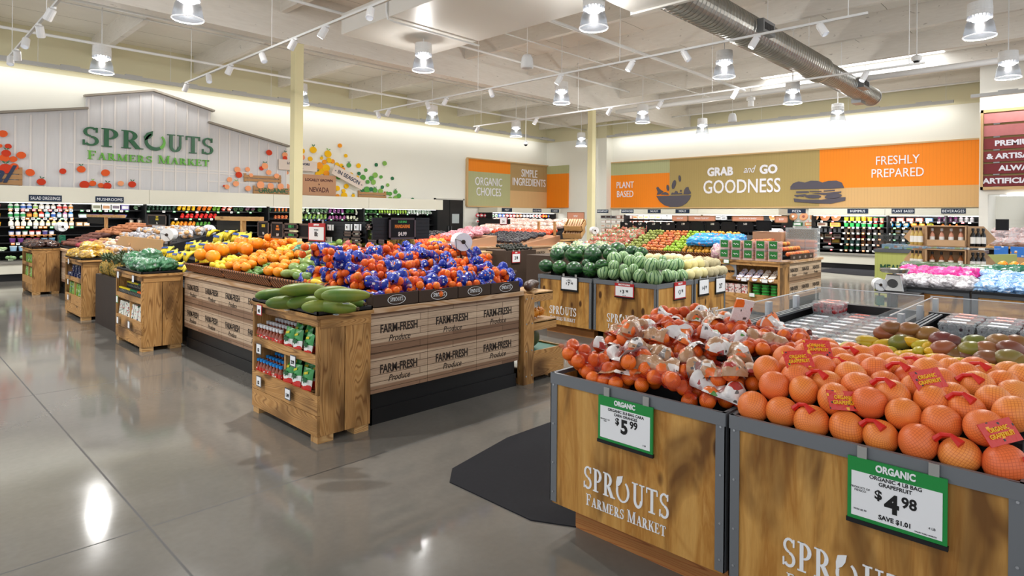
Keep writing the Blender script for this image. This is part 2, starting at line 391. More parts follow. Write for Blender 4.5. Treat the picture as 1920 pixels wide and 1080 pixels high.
# ------------------------------------------------------------------ pendant lights on the rods, with their own light
SHADE = clear('prismatic_shade', '#15181c', .35, .2)
RIM = plain('#f4f6fa', .3, .5, emit=.5); LENS = plain('#ffffff', .3, emit=5.)
def make_pendant():
    r = thing('pendant_light', '', 'ceiling lamp')
    MB().lathe([(.165, .34), (.172, .36), (.172, .40), (.168, .41), (.172, .42), (.172, .47), (.168, .48), (.165, .545), (.10, .56), (.02, .565)], 24).build('housing', WHITE, r, smooth=False)
    fins = MB()
    for k in range(18):
        a = 2 * PI * k / 18; fins.obox((.15 * math.cos(a), .15 * math.sin(a), .315), (.04, .008, .05), (0, 0, a))
    fins.build('heat_sink_ring', plain('#b9bcc2', .4), r)
    MB().lathe([(.12, .33), (.155, .29), (.185, .22), (.203, .13), (.222, .02)], 28, cap=False).build('shade', SHADE, r, smooth=True)
    MB().lathe([(.218, 0), (.230, .004), (.230, .016), (.218, .02)], 28, cap=False).build('rim', RIM, r, smooth=True)
    MB().lathe([(.135, .31), (.13, .285), (.10, .262), (.05, .25), (.001, .248)], 20).build('lens', LENS, r, smooth=True)
    MB().cyl((0, 0, .56), (0, 0, ZC - 4.58), .011, 8).build('rod', WHITE, r)
    MB().lathe([(.02, ZC - 4.61), (.07, ZC - 4.58), (.07, ZC - 4.55)], 12).build('canopy', WHITE, r)
    l = bpy.data.lights.new('lamp', 'POINT'); l.shadow_soft_size = .05; l.energy = PEND_W; l.color = (1, .985, .96)
    o = bpy.data.objects.new('lamp', l); COL.objects.link(o); o.parent = r; o.location = (0, 0, .17)
    a = bpy.data.lights.new('downlight', 'AREA'); a.shape = 'DISK'; a.size = .16; a.energy = DOWN_W; a.color = (1, .985, .96); a.spread = rad(165)
    q = bpy.data.objects.new('downlight', a); COL.objects.link(q); q.parent = r; q.location = (0, 0, .225)
    return r
DOWN_W = 150; PEND_W = 78
pk = Kind(make_pendant())
for (x, y, w) in [(3.3, 10.06, 'over the aisle beside the mandarin counter, biggest one in view'), (3.31, 15.18, 'in front of the barn sign, over the potato counter'), (7.72, 9.99, 'hanging between the boxed duct and the column'),
                  (7.79, 5.79, 'large one beside the spiral duct connection box'), (12.34, 10.18, 'hanging just before the slim second column'), (12.29, 5.77, 'below the middle of the spiral duct'),
                  (16.19, 5.78, 'below the smaller half of the spiral duct'), (20.16, 5.88, 'under the open end of the spiral duct'), (20.09, 10.21, 'small one over the goodness lettering'),
                  (12.26, 15.38, 'in front of the blank wall above the vegetable case'), (16.3, 15.58, 'small one before the blank wall near the door'), (16.46, 10.34, 'hanging above the bowl picture'),
                  (20.22, 15.61, 'farthest one, in the corner behind the slim column'), (7.89, 15.48, 'half hidden behind the thick column'), (3.3, 5.79, 'out over the open floor, above the camera side'), (7.79, 1.5, 'over the citrus bins'), (12.29, 1.5, 'over the ice bins'), (16.2, 1.5, 'over the meal case'), (-1.2, 5.8, 'over the aisle start'), (-1.2, 10.06, 'over the outer aisle'), (-1.2, 15.2, 'over the outer cases')]:
    pk.put((x, y, 4.55), label='white pendant light, ' + w, group='pendant lights over the sales floor')

# ------------------------------------------------------------------ cove lights washing the walls
COVE = plain('#b9bab8', .5, .4)
def cove(name, x0, x1, y0, y1, z, label):
    r = thing(name, label, 'wall light', ((x0 + x1) / 2, (y0 + y1) / 2, z))
    MB().box(x0, x1, y0, y1, z, z + .09).build('housing', COVE, r)
    b = MB(); L = max(x1 - x0, y1 - y0); n = int(L / 1.4)
    for k in range(n):
        q = (k + .4) / n
        if x1 - x0 > y1 - y0: b.box(x0 + q * L, x0 + q * L + .42, y0 + .01, y1 - .01, z + .09, z + .125)
        else: b.box(x0 + .01, x1 - .01, y0 + q * L, y0 + q * L + .42, z + .09, z + .125)
    b.build('driver_box', COVE, r); return r
c1 = cove('wall_washer', -6, 23.3, YW - .62, YW - .5, 5.36, 'long grey strip light hung along the white wall above the barn sign')
area_light('washer_glow', (8.6, YW - .5, 5.35), (8.6, YW + .05, 4.3), 28, .06, 130, (1, .99, .95), c1)
c2 = cove('wall_washer', XW - .62, XW - .5, 3.5, 16.6, 5.30, 'grey strip light hung along the wall above the orange and tan boards')
area_light('washer_glow', (XW - .5, 10, 5.29), (XW + .05, 10, 4.3), 13, .06, 70, (1, .99, .96), c2)
c3 = cove('wall_washer', 20.98, 21.1, -4, 2.75, 5.0, 'short grey strip light above the red slatted sign')
area_light('washer_glow', (21.1, -.6, 4.99), (21.6, -.6, 4.2), 6.4, .06, 60, (1, .99, .96), c3)
wires = [(c1, YW - .56, [(x, None) for x in (2.9, 6, 9, 12, 15, 18, 21)], 5.45), (c2, None, [(XW - .56, y) for y in (3.7, 6.5, 9.5, 12.5, 15.5)], 5.39)]
for par, yy, pts, z in wires:
    for x, y in pts: MB().cyl((x, yy if y is None else y, z), (x, yy if y is None else y, ZC), .006, 5).build('hanger_wire', WHITE, par)

# ------------------------------------------------------------------ light tracks and their spot heads
TRK = plain('#d4d4d2', .4, .4); HEAD = plain('#e2e2e2', .4, .4); SPL = plain('#ffffff', .3, emit=25.); SPD = plain('#c8ccd4', .3, emit=.6)
trks = [(1.75, 4.5, 14.8, 'over the outer aisle, at the far wall corner of the view'), (4.8, 2.4, 14.75, 'passing in front of the thick column'), (9.7, 2.45, 14.75, 'crossing in front of the spiral duct'), (13.45, 2.45, 14.75, 'passing before the slim column')]
for x, y0, y1, w in trks:
    r = thing('light_track', 'long white light track ' + w, 'light track', (x, y0, 4.5))
    MB().box(x - .018, x + .018, y0, y1, 4.5, 4.535).build('rail', TRK, r)
    n = 4
    for k in range(n): y = y1 - .35 - (y1 - y0 - .6) * k / (n - 1); MB().cyl((x, y, 4.535), (x, y, ZC), .006, 5).build('hanger_rod', WHITE, r)
def make_head(lit):
    r = thing('spotlight', '', 'spotlight')
    MB().box(-.015, .015, -.04, .04, -.03, 0).build('bracket', HEAD, r)
    M = Euler((rad(28), rad(12), 0)).to_matrix()
    MB().lathe([(.012, -.03), (.055, -.035), (.058, -.20), (.05, -.21), (.048, -.19)], 14, M=M).build('can', HEAD, r, smooth=False)
    MB().lathe([(.046, -.196), (.001, -.197)], 14, M=M).build('lens', SPL if lit else SPD, r)
    l = bpy.data.lights.new('beam', 'SPOT'); l.energy = 130 if lit else 70; l.spot_size = rad(62); l.spot_blend = .7; l.shadow_soft_size = .05; l.color = (1, .97, .93)
    o = bpy.data.objects.new('beam', l); COL.objects.link(o); o.parent = r; o.location = M @ Vector((0, 0, -.23)); o.rotation_euler = (rad(28), rad(12), 0)
    return r
hk = Kind(make_head(False), make_head(True))
heads = [(1.75, y, 0, (0, 0, a)) for y, a in ((14.6, 2.6), (13.9, -.6), (12.9, 2.4), (11.8, -.8), (10.7, .3))]
heads += [(4.8, y, k, (0, 0, a)) for y, k, a in ((14.6, 1, 0), (13.4, 0, 2.6), (12.2, 1, .1), (10.9, 0, 2.9), (9.6, 1, .2), (8.6, 1, .4), (7.4, 0, 2))]
heads += [(9.7, y, k, (0, 0, a)) for y, k, a in ((14.6, 0, 2.7), (14.0, 1, 0), (12.4, 0, 2.6), (11.6, 1, .1), (10.1, 0, 2.6), (8.0, 1, .2), (6.3, 1, .4), (5.3, 0, 3), (4.0, 1, .2), (3.1, 0, 2.6))]
heads += [(13.45, y, k, (0, 0, a)) for y, k, a in ((14.5, 1, 0), (12.0, 1, .2), (9.4, 1, 0), (7.9, 1, .3), (6.0, 1, .1), (3.4, 1, .4))]
cnt = {}
for x, y, k, a in heads:
    i = cnt[x] = cnt.get(x, -1) + 1
    w = {1.75: 'outermost track', 4.8: 'track before the thick column', 9.7: 'track crossing the duct', 13.45: 'track before the slim column'}[x]
    hk.put((x, y, 4.5), a, f'white {"lit" if k else "dim"} spotlight can, {od(i)} from the barn-wall end of the {w}', k=k, group='track spotlights')

# ------------------------------------------------------------------ spiral duct, boxed ducts, pipes, speakers, cameras
def duct_mat():
    t = NT('galvanised_spiral'); t.surf(.28, .5, .95); v = t.coord()
    t.col(t.mix(t.noise(v, 3, 3), '#b4b3ae', '#8f8d86')); return t.m
DUCT = duct_mat()
dy, dz = 5.0, 5.2
r = thing('spiral_duct', 'large galvanised spiral air duct hanging under the roof', 'duct', (9.3, dy, dz))
M = Vector((1, 0, 0)).to_track_quat('Z', 'Y').to_matrix()
def spiral(x0, x1, rd):
    pr = []; x = x0
    while x < x1:
        pr += [(rd, x - x0), (rd, x - x0 + .105), (rd + .010, x - x0 + .112), (rd + .010, x - x0 + .124)]; x += .13
    pr.append((rd, x1 - x0)); return MB().lathe(pr, 30, (x0, dy, dz), M, 0, False)
spiral(8.62, 15.7, .30).build('wide_section', DUCT, r, smooth=False)
spiral(15.7, 20.2, .255).build('narrow_section', DUCT, r, smooth=False)
MB().lathe([(.31, -.06), (.31, .03), (.262, .12)], 30, (15.7, dy, dz), M, 0, False).build('reducer', DUCT, r)
MB().lathe([(.262, -.02), (.268, .0), (.268, .05), (.24, .07), (.001, .02)], 30, (20.2, dy, dz), M, 0, False).build('end_cap', plain('#b9bbbd', .35, .5, .8), r)
for x, sg, nm in ((11.4, 1, 'grille'), (17.9, 1, 'grille'), (19.0, -1, 'grille')):
    g = MB().box(x, x + .55, dy - .40, dy - .2, dz - .12, dz + .13) if sg > 0 else MB().box(x, x + .45, dy - .05, dy + .2, dz - .33, dz - .2)
    gg = g.build('grille_box', plain('#8e9092', .4, .5, .6), r)
    s = MB()
    if sg > 0:
        for k in range(7): s.box(x + .06 + k * .062, x + .10 + k * .062, dy - .405, dy - .398, dz - .06, dz + .07)
        s.build('louvre', plain('#1b1b1c', .6), gg)
for x in (10.2, 12.6, 15, 17.4, 19.6): MB().cyl((x, dy, dz + .25), (x, dy, ZC), .008, 5).build('hanger_rod', WHITE, r)
BOXD = plain('#dcd9d2', .4, .4)
r = thing('boxed_duct', 'white rectangular duct box with rounded pipe loop under the roof', 'duct', (6.5, 7, 5.15))
MB().box(6.45, 8.6, 6.3, 11.0, 5.2, 5.62).build('lower_box', BOXD, r, bevel=.01)
MB().box(7.1, 9.4, 4.6, 9.1, 5.62, ZC).build('upper_box', BOXD, r, bevel=.01)
MB().tube([(6.42, 9.4, 5.9), (6.42, 9.4, 5.3), (6.45, 9.4, 5.17), (6.6, 9.4, 5.15), (8.7, 9.4, 5.15)], .022).build('pipe_loop', WHITE, r)
r = thing('duct_plenum', 'white flat plenum box feeding the spiral duct', 'duct', (8.0, 4.7, 5.0))
MB().box(6.9, 8.62, 3.6, 5.6, 4.95, 5.55).build('plenum', BOXD, r, bevel=.01); MB().box(8.58, 8.66, 3.55, 5.64, 4.92, 5.0).build('flange', BOXD, r)
def pipe(name, pts, rr, label, cat='pipe'):
    return tag(MB().tube(pts, rr, 9).build(name, WHITE, smooth=True), label, cat)
pipe('sprinkler_pipe', [(-5, 17.8, 5.75), (23.4, 17.8, 5.75)], .035, 'white sprinkler pipe along the wall above the barn sign')
pipe('sprinkler_pipe', [(-5, 13.6, 5.5), (22, 13.6, 5.5)], .03, 'white sprinkler pipe running along the timber girder')
pipe('sprinkler_pipe', [(1, 8.2, 5.62), (18.9, 8.2, 5.62)], .04, 'white sprinkler pipe crossing over the duct box and the hanging speaker')
pipe('sprinkler_pipe', [(1, 11.2, 5.7), (17, 11.2, 5.7)], .03, 'thin white sprinkler pipe beside the boxed duct')
for y, w in ((5.8, 'closest to the bins'), (10.08, 'over the mandarins'), (15.28, 'near the barn wall')): pipe('conduit', [(-3, y + .06, 5.9), (8, y + .06, 5.9), (8.05, y + .06, 5.88), (21, y + .06, 5.9)], .014, 'thin white conduit feeding a row of pendant lights, ' + w)
pipe('main_pipe', [(18.2, -3, 5.35), (18.2, 12.5, 5.35)], .075, 'thick white main pipe along the skylight')
pipe('riser_pipe', [(13, .9, 5.75), (17.8, 1.15, 5.6), (18.2, 1.2, 5.6), (18.25, 1.2, 5.35)], .055, 'white angled pipe coupling down to the main pipe')
pipe('sprinkler_pipe', [(22.4, 2, 5.7), (22.4, 16.5, 5.7)], .03, 'thin white sprinkler pipe near the skylight wall')
for i, (x, y, l) in enumerate(((9.2, 8.5, 'between the boxed duct and the bright spotlight'), (18.6, 8.45, 'beside the far pendant over the grab and go board'))):
    z = onZ
    r = thing('hanging_speaker', 'grey bell shaped speaker hanging ' + l, 'speaker', (x, y, 4.62))
    MB().lathe([(.10, 0), (.125, .01), (.13, .06), (.115, .2), (.085, .27), (.02, .29)], 16).build('bell', plain('#d2d3d3', .5), r, smooth=True, org=(0, 0, 0))
    MB().cyl((0, 0, .28), (0, 0, ZC - 4.62), .005, 5).build('cable', WHITE, r, org=(0, 0, 0))
for (x, y, z, l) in ((15.9, 3.05, 5.05, 'near the main pipe by the red sign'), (17.5, 16.2, 4.35, 'on a long thin stem before the corner wall')):
    r = thing('dome_camera', 'white ceiling camera with dark dome ' + l, 'camera', (x, y, z))
    MB().lathe([(.02, .2), (.10, .16), (.10, .08), (.075, .06)], 14).build('body', WHITE, r, org=(0, 0, 0))
    MB().ball((0, 0, .07), .07, 12, 8).build('dome', plain('#17181a', .15), r, org=(0, 0, 0), smooth=True)
    MB().cyl((0, 0, .18), (0, 0, ZC - z), .013, 6).build('stem', WHITE, r, org=(0, 0, 0))
r = thing('ceiling_sensor', 'white barrel shaped sensor fixture under the skylight pipe', 'sensor', (18.9, 8.0, 5.1))
MB().lathe([(.09, 0), (.09, .17), (.13, .2), (.13, .28), (.05, .3)], 14).build('barrel', WHITE, r, org=(0, 0, 0)); MB().cyl((0, 0, .3), (0, 0, .55), .02, 6).build('stem', WHITE, r, org=(0, 0, 0))
# ------------------------------------------------------------------ barn sign, cut-out fruit and boards on the white wall
def board_mat(name, c, axis='x', gap=.1, w=.04, dark=.72, n=.25):
    t = NT(name); t.surf(.55, .25)
    sp = t.n('ShaderNodeSeparateXYZ', {0: t.n('ShaderNodeTexCoord').outputs['Object']})
    g = t.math('LESS_THAN', t.math('FRACT', t.math('DIVIDE', sp.outputs[0 if axis == 'x' else 1], gap)), w)
    v = t.noise(t.coord((6, 6, .6)), 3, 3); b = t.mix(t.math('MULTIPLY', v, n), c, [k * .8 for k in lin(c)[:3]] + [1])
    t.col(t.mix(g, b, [k * dark for k in lin(c)[:3]] + [1])); return t.m
BARN = board_mat('whitewashed_board', '#d9d8da', 'x', .31, .0, .9, .6); BATT = plain('#e0dbd8', .6, .3); TRIM = plain('#8d8579', .5, .4)
yb = YW - .10
B = lambda px, py: onY(px, py, yb)
TB = lambda u, v, w: (u, yb - w, v)
ap = B(287, 172); el, er = B(163, 180), B(396, 207); wl0, wl1 = B(0, 213.5), B(163, 204.5); wr0, wr1 = B(394, 231), B(538, 275)
zb = 2.22; xl = 1.55; xr = wr1.x
sl = (wl1.z - wl0.z) / (wl1.x - wl0.x)
def zl(x): return wl1.z + (x - wl1.x) * sl
def zr(x): return wr0.z + (x - wr0.x) * (wr1.z - wr0.z) / (wr1.x - wr0.x)
def zt(x):
    if x < el.x: return zl(x)
    if x > er.x: return zr(x)
    return ap.z + (ap.x - x) * (el.z - ap.z) / (ap.x - el.x) if x < ap.x else ap.z + (x - ap.x) * (er.z - ap.z) / (er.x - ap.x)
r = thing('barn_sign', 'large whitewashed barn shaped wall sign with the green shop name', 'sign', (ap.x, yb, zb))
MB().prism([(xl, zb), (xl, zl(xl)), (el.x, wl1.z), (el.x, el.z), (ap.x, ap.z), (er.x, er.z), (er.x, wr0.z), (xr, wr1.z), (xr, zb)], TB, -.08).build('facade', BARN, r)
bt = MB(); x = xl + .02
while x < xr: bt.box(x - .022, x + .022, yb - .018, yb, zb, zt(x) - .07); x += .315
for x0, x1, z in ((4.75, 9.3, 2.87), (er.x - .1, 9.3, 2.62), (3.6, 8.6, 2.95)): bt.box(x0, x1, yb - .012, yb, z, z + .035)
bt.build('batten', BATT, r)
for a, b in (((xl - .1, zl(xl) + .02), (wl1.x + .02, wl1.z + .02)), ((el.x - .06, el.z - .01), (ap.x, ap.z + .03)), ((ap.x, ap.z + .03), (er.x + .08, er.z - .02)), ((wr0.x - .06, wr0.z + .02), (xr + .06, wr1.z + .01))):
    p, q = Vector((a[0], yb - .05, a[1])), Vector((b[0], yb - .05, b[1])); d = q - p
    MB().obox((p + q) / 2, (d.length, .2, .055), (0, -math.atan2(d.z, d.x), 0)).build('roof_trim', TRIM, r)
GREEN, LGREEN = plain('#0d5a30', .35, .5), plain('#5fae2c', .35, .5)
s0, s1 = B(154, 272), B(400, 290); wd_ = s1.x - s0.x; hz = B(165, 238).z - B(165, 273).z
mb = MB(); word(mb, 'SPR', faceY(0, yb - .03, 0), hz, wd_ * .424, d=.05, u0=s0.x + wd_ * .212, v0=s0.z)
mb.build('name_lettering', GREEN, r); mb = MB()
word(mb, 'UTS', faceY(0, yb - .03, 0), hz, wd_ * .384, d=.05, u0=s0.x + wd_ * .808, v0=s0.z)
mb.build('name_lettering', GREEN, r)
cx, cz, q = s0.x + wd_ * .522, s0.z + hz * .48, hz
ring = MB(); rg2 = MB()
for k in range(26):
    a0, a1 = rad(115 + 11.2 * k), rad(115 + 11.2 * (k + 1)); th = lambda a: .07 + .13 * (0.5 - .5 * math.cos(a - rad(75)))
    P = lambda a, o: (cx + (wd_ * .08 - o) * math.cos(a), cz + (q * .50 - o) * math.sin(a))
    (rg2 if k > 16 else ring).prism([P(a0, 0), P(a1, 0), P(a1, th(a1) * q), P(a0, th(a0) * q)], faceY(0, yb - .03, 0), .05)
lf = [(cx - wd_ * .08, cz + q * .02), (cx - wd_ * .085, cz + q * .26), (cx - q * .42, cz + q * .48), (cx - q * .12, cz + q * .62), (cx - q * .14, cz + q * .36), (cx - q * .28, cz + q * .18), (cx - q * .44, cz + q * .1)]
ring.prism(lf, faceY(0, yb - .03, 0), .05)
ring.build('leaf_ring', GREEN, r); rg2.build('leaf_ring_tip', LGREEN, r)
f0, f1 = B(164, 298), B(392, 311); hf = B(166, 281).z - B(166, 297).z
W2 = f1.x - f0.x
for s_, q0, w0, nm in (('FARMERS', .25, .50, 'farmers_lettering'), ('MARKET', .775, .45, 'market_lettering')): mb = MB(); word(mb, s_, faceY(0, yb - .03, 0), hf, W2 * w0, d=.04, u0=f0.x + W2 * q0, v0=f0.z, small=.82); mb.build(nm, LGREEN, r)

FC = {'o': '#dd5a26', 'r': '#c93a1c', 'p': '#f0a173', 'y': '#f0b911', 'q': '#ef9a26', 'g': '#5a9c46', 'd': '#2e7049', 'l': '#83b254'}
FNM = {'o': 'orange', 'r': 'tomato red', 'p': 'peach pink', 'y': 'yellow', 'q': 'amber', 'g': 'mid green', 'd': 'dark green', 'l': 'light green'}
ZA = [(35, 382, 50, 'o'), (5, 505, 27, 'o'), (88, 510, 37, 'r'), (68, 580, 50, 'r1'), (50, 627, 55, 'o'), (140, 640, 42, 'o'), (220, 600, 50, 'o'), (60, 735, 70, 'r1'), (150, 715, 48, 'o'), (310, 775, 50, 'o'), (423, 870, 47, 'r1'), (640, 762, 38, 'r'), (828, 742, 45, 'o1'), (1072, 778, 45, 'o'), (860, 898, 52, 'r'), (943, 885, 37, 'o2'), (1027, 905, 32, 'o'), (1090, 912, 45, 'r1'), (1228, 885, 33, 'p'), (1343, 895, 40, 'r1')]
ZB = [(482, 148, 32, 'r'), (147, 328, 34, 'p'), (162, 383, 36, 'r'), (254, 325, 27, 'p'), (62, 433, 29, 'p'), (130, 477, 33, 'p2'), (35, 510, 28, 'p'), (5, 500, 12, 'r'), (437, 290, 35, 'p1'), (402, 315, 24, 'r'), (478, 357, 29, 'p'), (650, 172, 30, 'p1'), (650, 207, 25, 'r'), (845, 197, 28, 'p'), (258, 527, 32, 'p'), (390, 490, 42, 'p'), (497, 502, 35, 'p'), (605, 507, 35, 'p'), (685, 505, 28, 'p'), (290, 387, 22, 'p'), (560, 395, 28, 'p'), (680, 360, 20, 'p'),
      (848, 130, 27, 'y'), (961, 117, 36, 'y1'), (1116, 160, 37, 'y2'), (1127, 227, 28, 'y'), (1048, 205, 18, 'y1'), (1080, 245, 24, 'q'), (1168, 240, 23, 'q'), (1242, 72, 22, 'q'), (1305, 180, 19, 'y'), (1213, 275, 25, 'y'), (1260, 283, 20, 'y'), (1027, 285, 38, 'q'), (1097, 310, 40, 'y'), (1050, 342, 35, 'y'), (1100, 368, 33, 'q'), (1010, 374, 30, 'y1'), (930, 212, 25, 'y'), (1275, 325, 25, 'q1'), (1440, 285, 24, 'y'), (1360, 382, 25, 'y'), (1425, 412, 22, 'y'), (1340, 280, 24, 'g1'), (1215, 525, 28, 'y'), (1310, 503, 25, 'y'), (1283, 552, 20, 'y'), (1288, 605, 36, 'y'), (1218, 607, 22, 'q'), (1385, 602, 18, 'y1'),
      (1718, 260, 23, 'l'), (1628, 276, 18, 'd'), (1519, 332, 18, 'g'), (1444, 368, 19, 'd'), (1489, 410, 28, 'g'), (1617, 385, 27, 'l'), (1578, 420, 25, 'g'), (1600, 460, 26, 'l'), (1537, 457, 20, 'g'), (1681, 404, 17, 'g'), (1801, 420, 17, 'd'), (1750, 490, 17, 'l'), (1694, 513, 18, 'd'), (1228, 402, 30, 'g'), (1530, 540, 33, 'g'), (1572, 535, 22, 'd'), (1615, 545, 25, 'g1'), (1673, 555, 25, 'l'), (1482, 547, 18, 'd'), (1744, 577, 17, 'g'), (1777, 583, 20, 'g'), (1833, 563, 20, 'g1'), (1868, 605, 23, 'g'), (1833, 625, 22, 'l'), (1776, 637, 22, 'l')]
pts = [(x / 5.4, 180 + y / 5.4, q / 5.4, k) for x, y, q, k in ZA] + [(420 + x / 5.647, 260 + y / 5.647, q / 5.647, k) for x, y, q, k in ZB] + [(776.4, 374, 3.1, 'd')]
pts.sort(); fcn = {}
LEAF = {'1': plain('#1f6b45', .5), '2': plain('#7fb04a', .5)}
for i, (px, py, pr, k) in enumerate(pts):
    dep = .06 if px < 538 else .0
    p = onY(px, py, yb - dep); s = (onY(px + pr, py, yb - dep).x - p.x) * .97; c = k[0]; fcn[c] = fcn.get(c, -1) + 1
    n = 15; a0 = RN.random(); poly = [(s * (1 + .05 * math.sin(2 * (2 * PI * j / n + a0 * 6))) * math.cos(2 * PI * j / n), .93 * s * math.sin(2 * PI * j / n)) for j in range(n)]
    y0 = (yb - dep - .004 * (i % 6)) if px < 538 else YW - .02 - .004 * (i % 6)
    r = tag(MB().prism(poly, lambda u, v, w: (u, -w, v), .018).build('fruit_cutout', plain(FC[c], .6, .2)), f'{FNM[c]} fruit cutout on the white wall, {od(fcn[c])} {FNM[c]} one from the dressings end', 'wall decoration', 'fruit cutouts on the wall')
    r.location = (p.x, y0, p.z)
    if len(k) > 1:
        lf = MB()
        for sg in (-1, 1):
            b = RN.uniform(.4, .9) * sg; dx, dz_ = math.sin(b), math.cos(b)
            lf.prism([(0, s * .85), (dx * s * .5 + dz_ * s * .16, s * .85 + dz_ * s * .5 - dx * s * .16), (dx * s * .95, s * .85 + dz_ * s * .8), (dx * s * .5 - dz_ * s * .16, s * .85 + dz_ * s * .5 + dx * s * .16)], lambda u, v, w: (u, -.02 - w, v), .008)
        lf.build('leaf', LEAF[k[1]], r, org=(0, 0, 0))
KRAFT = board_mat('crate_board', '#b3885c', 'x', .5, 0, .9, .5); CARD = plain('#b98d6d', .6, .2); PALE = plain('#d9cbc0', .6, .2); INK = plain('#1b2a4a', .5); MAROON = plain('#4d1c1e', .5); BLACK = plain('#141414', .5)
def wallbox(px0, py0, px1, py1, d=.12):
    a, b = onY(px0, py0, YW - d), onY(px1, py1, YW - d); return a.x, b.x, b.z, a.z
def crate(name, label, pxs, lines=None, ink=None):
    x0, x1, z0, z1 = wallbox(*pxs, d=.15 if pxs[0] < 540 else .055); yy = YW - (.15 if pxs[0] < 540 else .055); r = thing(name, label, 'wall decoration', ((x0 + x1) / 2, yy, z0)); h = (z1 - z0)
    for k in range(3 if h > .42 else 2):
        n = 3 if h > .42 else 2; a = z0 + h * k / n; MB().box(x0, x1, yy - .02, yy, a + .012, a + h / n - .012).build('slat', KRAFT, r)
    for xa in (x0, x1 - .07): MB().box(xa, xa + .07, yy, yy + .05, z0 - .01, z1 + .04).build('post', KRAFT, r)
    if lines: text(lines, h * .95, ink, r, ((x0 + x1) / 2, yy - .024, (z0 + z1) / 2), FY, bold=.02 * h, ext=.004)
    return r
x0, x1, z0, z1 = wallbox(-40, 313, 43, 347, .16); r = crate('crate_cutout', 'flat wooden crate with blue script letters on the barn wall', (-40, 313, 43, 348))
text('al', .62, INK, r, (x1 - .48, YW - .19, (z0 + z1) / 2 + .04), FY, bold=.012, shear=.45, ext=.004)
crate('crate_cutout', 'plain flat slatted crate holding pink fruit above the organic crate', (459, 327, 528, 343))
crate('crate_cutout', 'flat crate lettered organic in dark green behind the thick column', (476, 350, 549, 366), 'ORGANIC', GREEN)
crate('crate_cutout', 'flat slatted crate holding green fruit at the end of the fruit swirl', (673, 359, 725, 372))
def placard(name, label, pxs, mt, lines, d=.2):
    x0, x1, z0, z1 = wallbox(*pxs, d=d); yy = YW - d; r = thing(name, label, 'sign', ((x0 + x1) / 2, yy, z0))
    MB().box(x0, x1, yy, yy + .03, z0, z1).build('board', mt, r, bevel=.004); h = z1 - z0
    for t_, dv, sz, ink, sx in lines: text(t_, sz * h, ink, r, ((x0 + x1) / 2, yy - .003, z0 + dv * h), FY, sx=sx, bold=.004)
    return r
placard('wall_placard', 'pale board lettered local flavors behind the thick column', (524, 298, 596, 322), PALE, [('LOCAL FLAVORS', .66, .3, INK, 1.05), ('- U.S.A. -', .28, .27, INK, 1)])
placard('wall_placard', 'brown cardboard style board lettered locally grown in Nevada', (566.5, 326, 631, 368), CARD, [('LOCALLY GROWN', .74, .17, MAROON, 1), ('in', .55, .1, MAROON, 1), ('NEVADA', .27, .33, MAROON, .8)])
p = onY(655, 333, YW - .24); q1 = onY(629, 314, YW - .24); q2 = onY(685, 345, YW - .24)
r = thing('wall_placard', 'tilted pale board lettered in season', 'sign', p)
L_ = (q2 - q1).length; an = math.atan2(q2.z - q1.z, q2.x - q1.x)
MB().obox((0, 0, 0), (L_ * 1.0, .03, .36), (0, -an, 0)).build('board', PALE, r, org=(0, 0, 0))
o = text('- IN SEASON -', .2, INK, r, p, FY, bold=.004); o.location = (0, -.02, -.0); o.rotation_euler = (PI / 2, -an, 0)

# ------------------------------------------------------------------ grooved colour boards with lettering
gx = {k: board_mat('grooved_' + k, c, 'x') for k, c in (('orange', '#f08a20'), ('sage', '#b2b387'), ('tan', '#b09364'), ('sand', '#d3ad7c'))}
gy = {k: board_mat('grooved_y_' + k, c, 'y') for k, c in (('orange', '#f0871c'), ('sage', '#b2b387'), ('tan', '#ac965f'), ('sand', '#cfa873'))}
ZB0, ZT0 = 2.09, 4.15
WLET = plain('#e7e6ee', .5, .3); GREY = plain('#56525c', .6, .2); OAK = plain('#c9a878', .5, .3)
def panelY(k, x0, x1, z0, z1, label): return tag(MB().box(x0, x1, YW - .09, YW, z0, z1).build('wall_board', gx[k]), label, 'wall board')
def panelX(k, y0, y1, z0, z1, label, X=None): X = XW if X is None else X; return tag(MB().box(X - .09, X, y0, y1, z0, z1).build('wall_board', gy[k]), label, 'wall board')
xa, xm, xb = onY(876, 340, YW).x, onY(955.3, 340, YW).x, 23.42
zs = onY(876, 320.5, YW).z; zt_ = onY(990, 359, YW).z
panelY('orange', xa, xm, zs, ZT0, 'orange grooved strip board over the organic choices board')
r = panelY('sage', xa, xm, ZB0, zs, 'sage green grooved board lettered organic choices')
for t_, py in (('ORGANIC', 342), ('CHOICES', 361)): text(t_, .52, WLET, r, (onY(915, py, YW).x, YW - .1, onY(915, py, YW).z), FY, sx=.72, ext=.012)
r = panelY('tan', xm, xb, zt_, ZT0, 'brown grooved board lettered simple ingredients')
for t_, py in (('SIMPLE', 326.5), ('INGREDIENTS', 343)): text(t_, .52, WLET, r, (onY(991, py, YW).x, YW - .1, onY(991, py, YW).z), FY, sx=.74, ext=.012)
panelY('sand', xm, xb, ZB0, zt_, 'pale sand grooved board under the simple ingredients board')
yc = onX(1068, 340, 23.42).y
for k, z0, z1, l in (('orange', ZB0, 3.75, 'orange grooved board on the corner return wall'), ('sage', 3.75, ZT0, 'sage grooved strip on the corner return wall')):
    tag(MB().box(23.34, 23.43, yc, YW - .09, z0, z1).build('wall_board', gy[k]), l, 'wall board')
    tag(MB().box(23.43, 24.0, yc - .09, yc, z0, z1).build('wall_board', gx[k]), l.replace('corner return', 'short side of the corner'), 'wall board')
def yy(px): return onX(px, 340, XW).y
Y1, Y2, Y3, Y4 = 17.0, yy(1258.6), yy(1539), 2.64
panelX('sage', Y2, Y1, onX(1230, 325.5, XW).z, ZT0, 'sage grooved strip board over the plant based board')
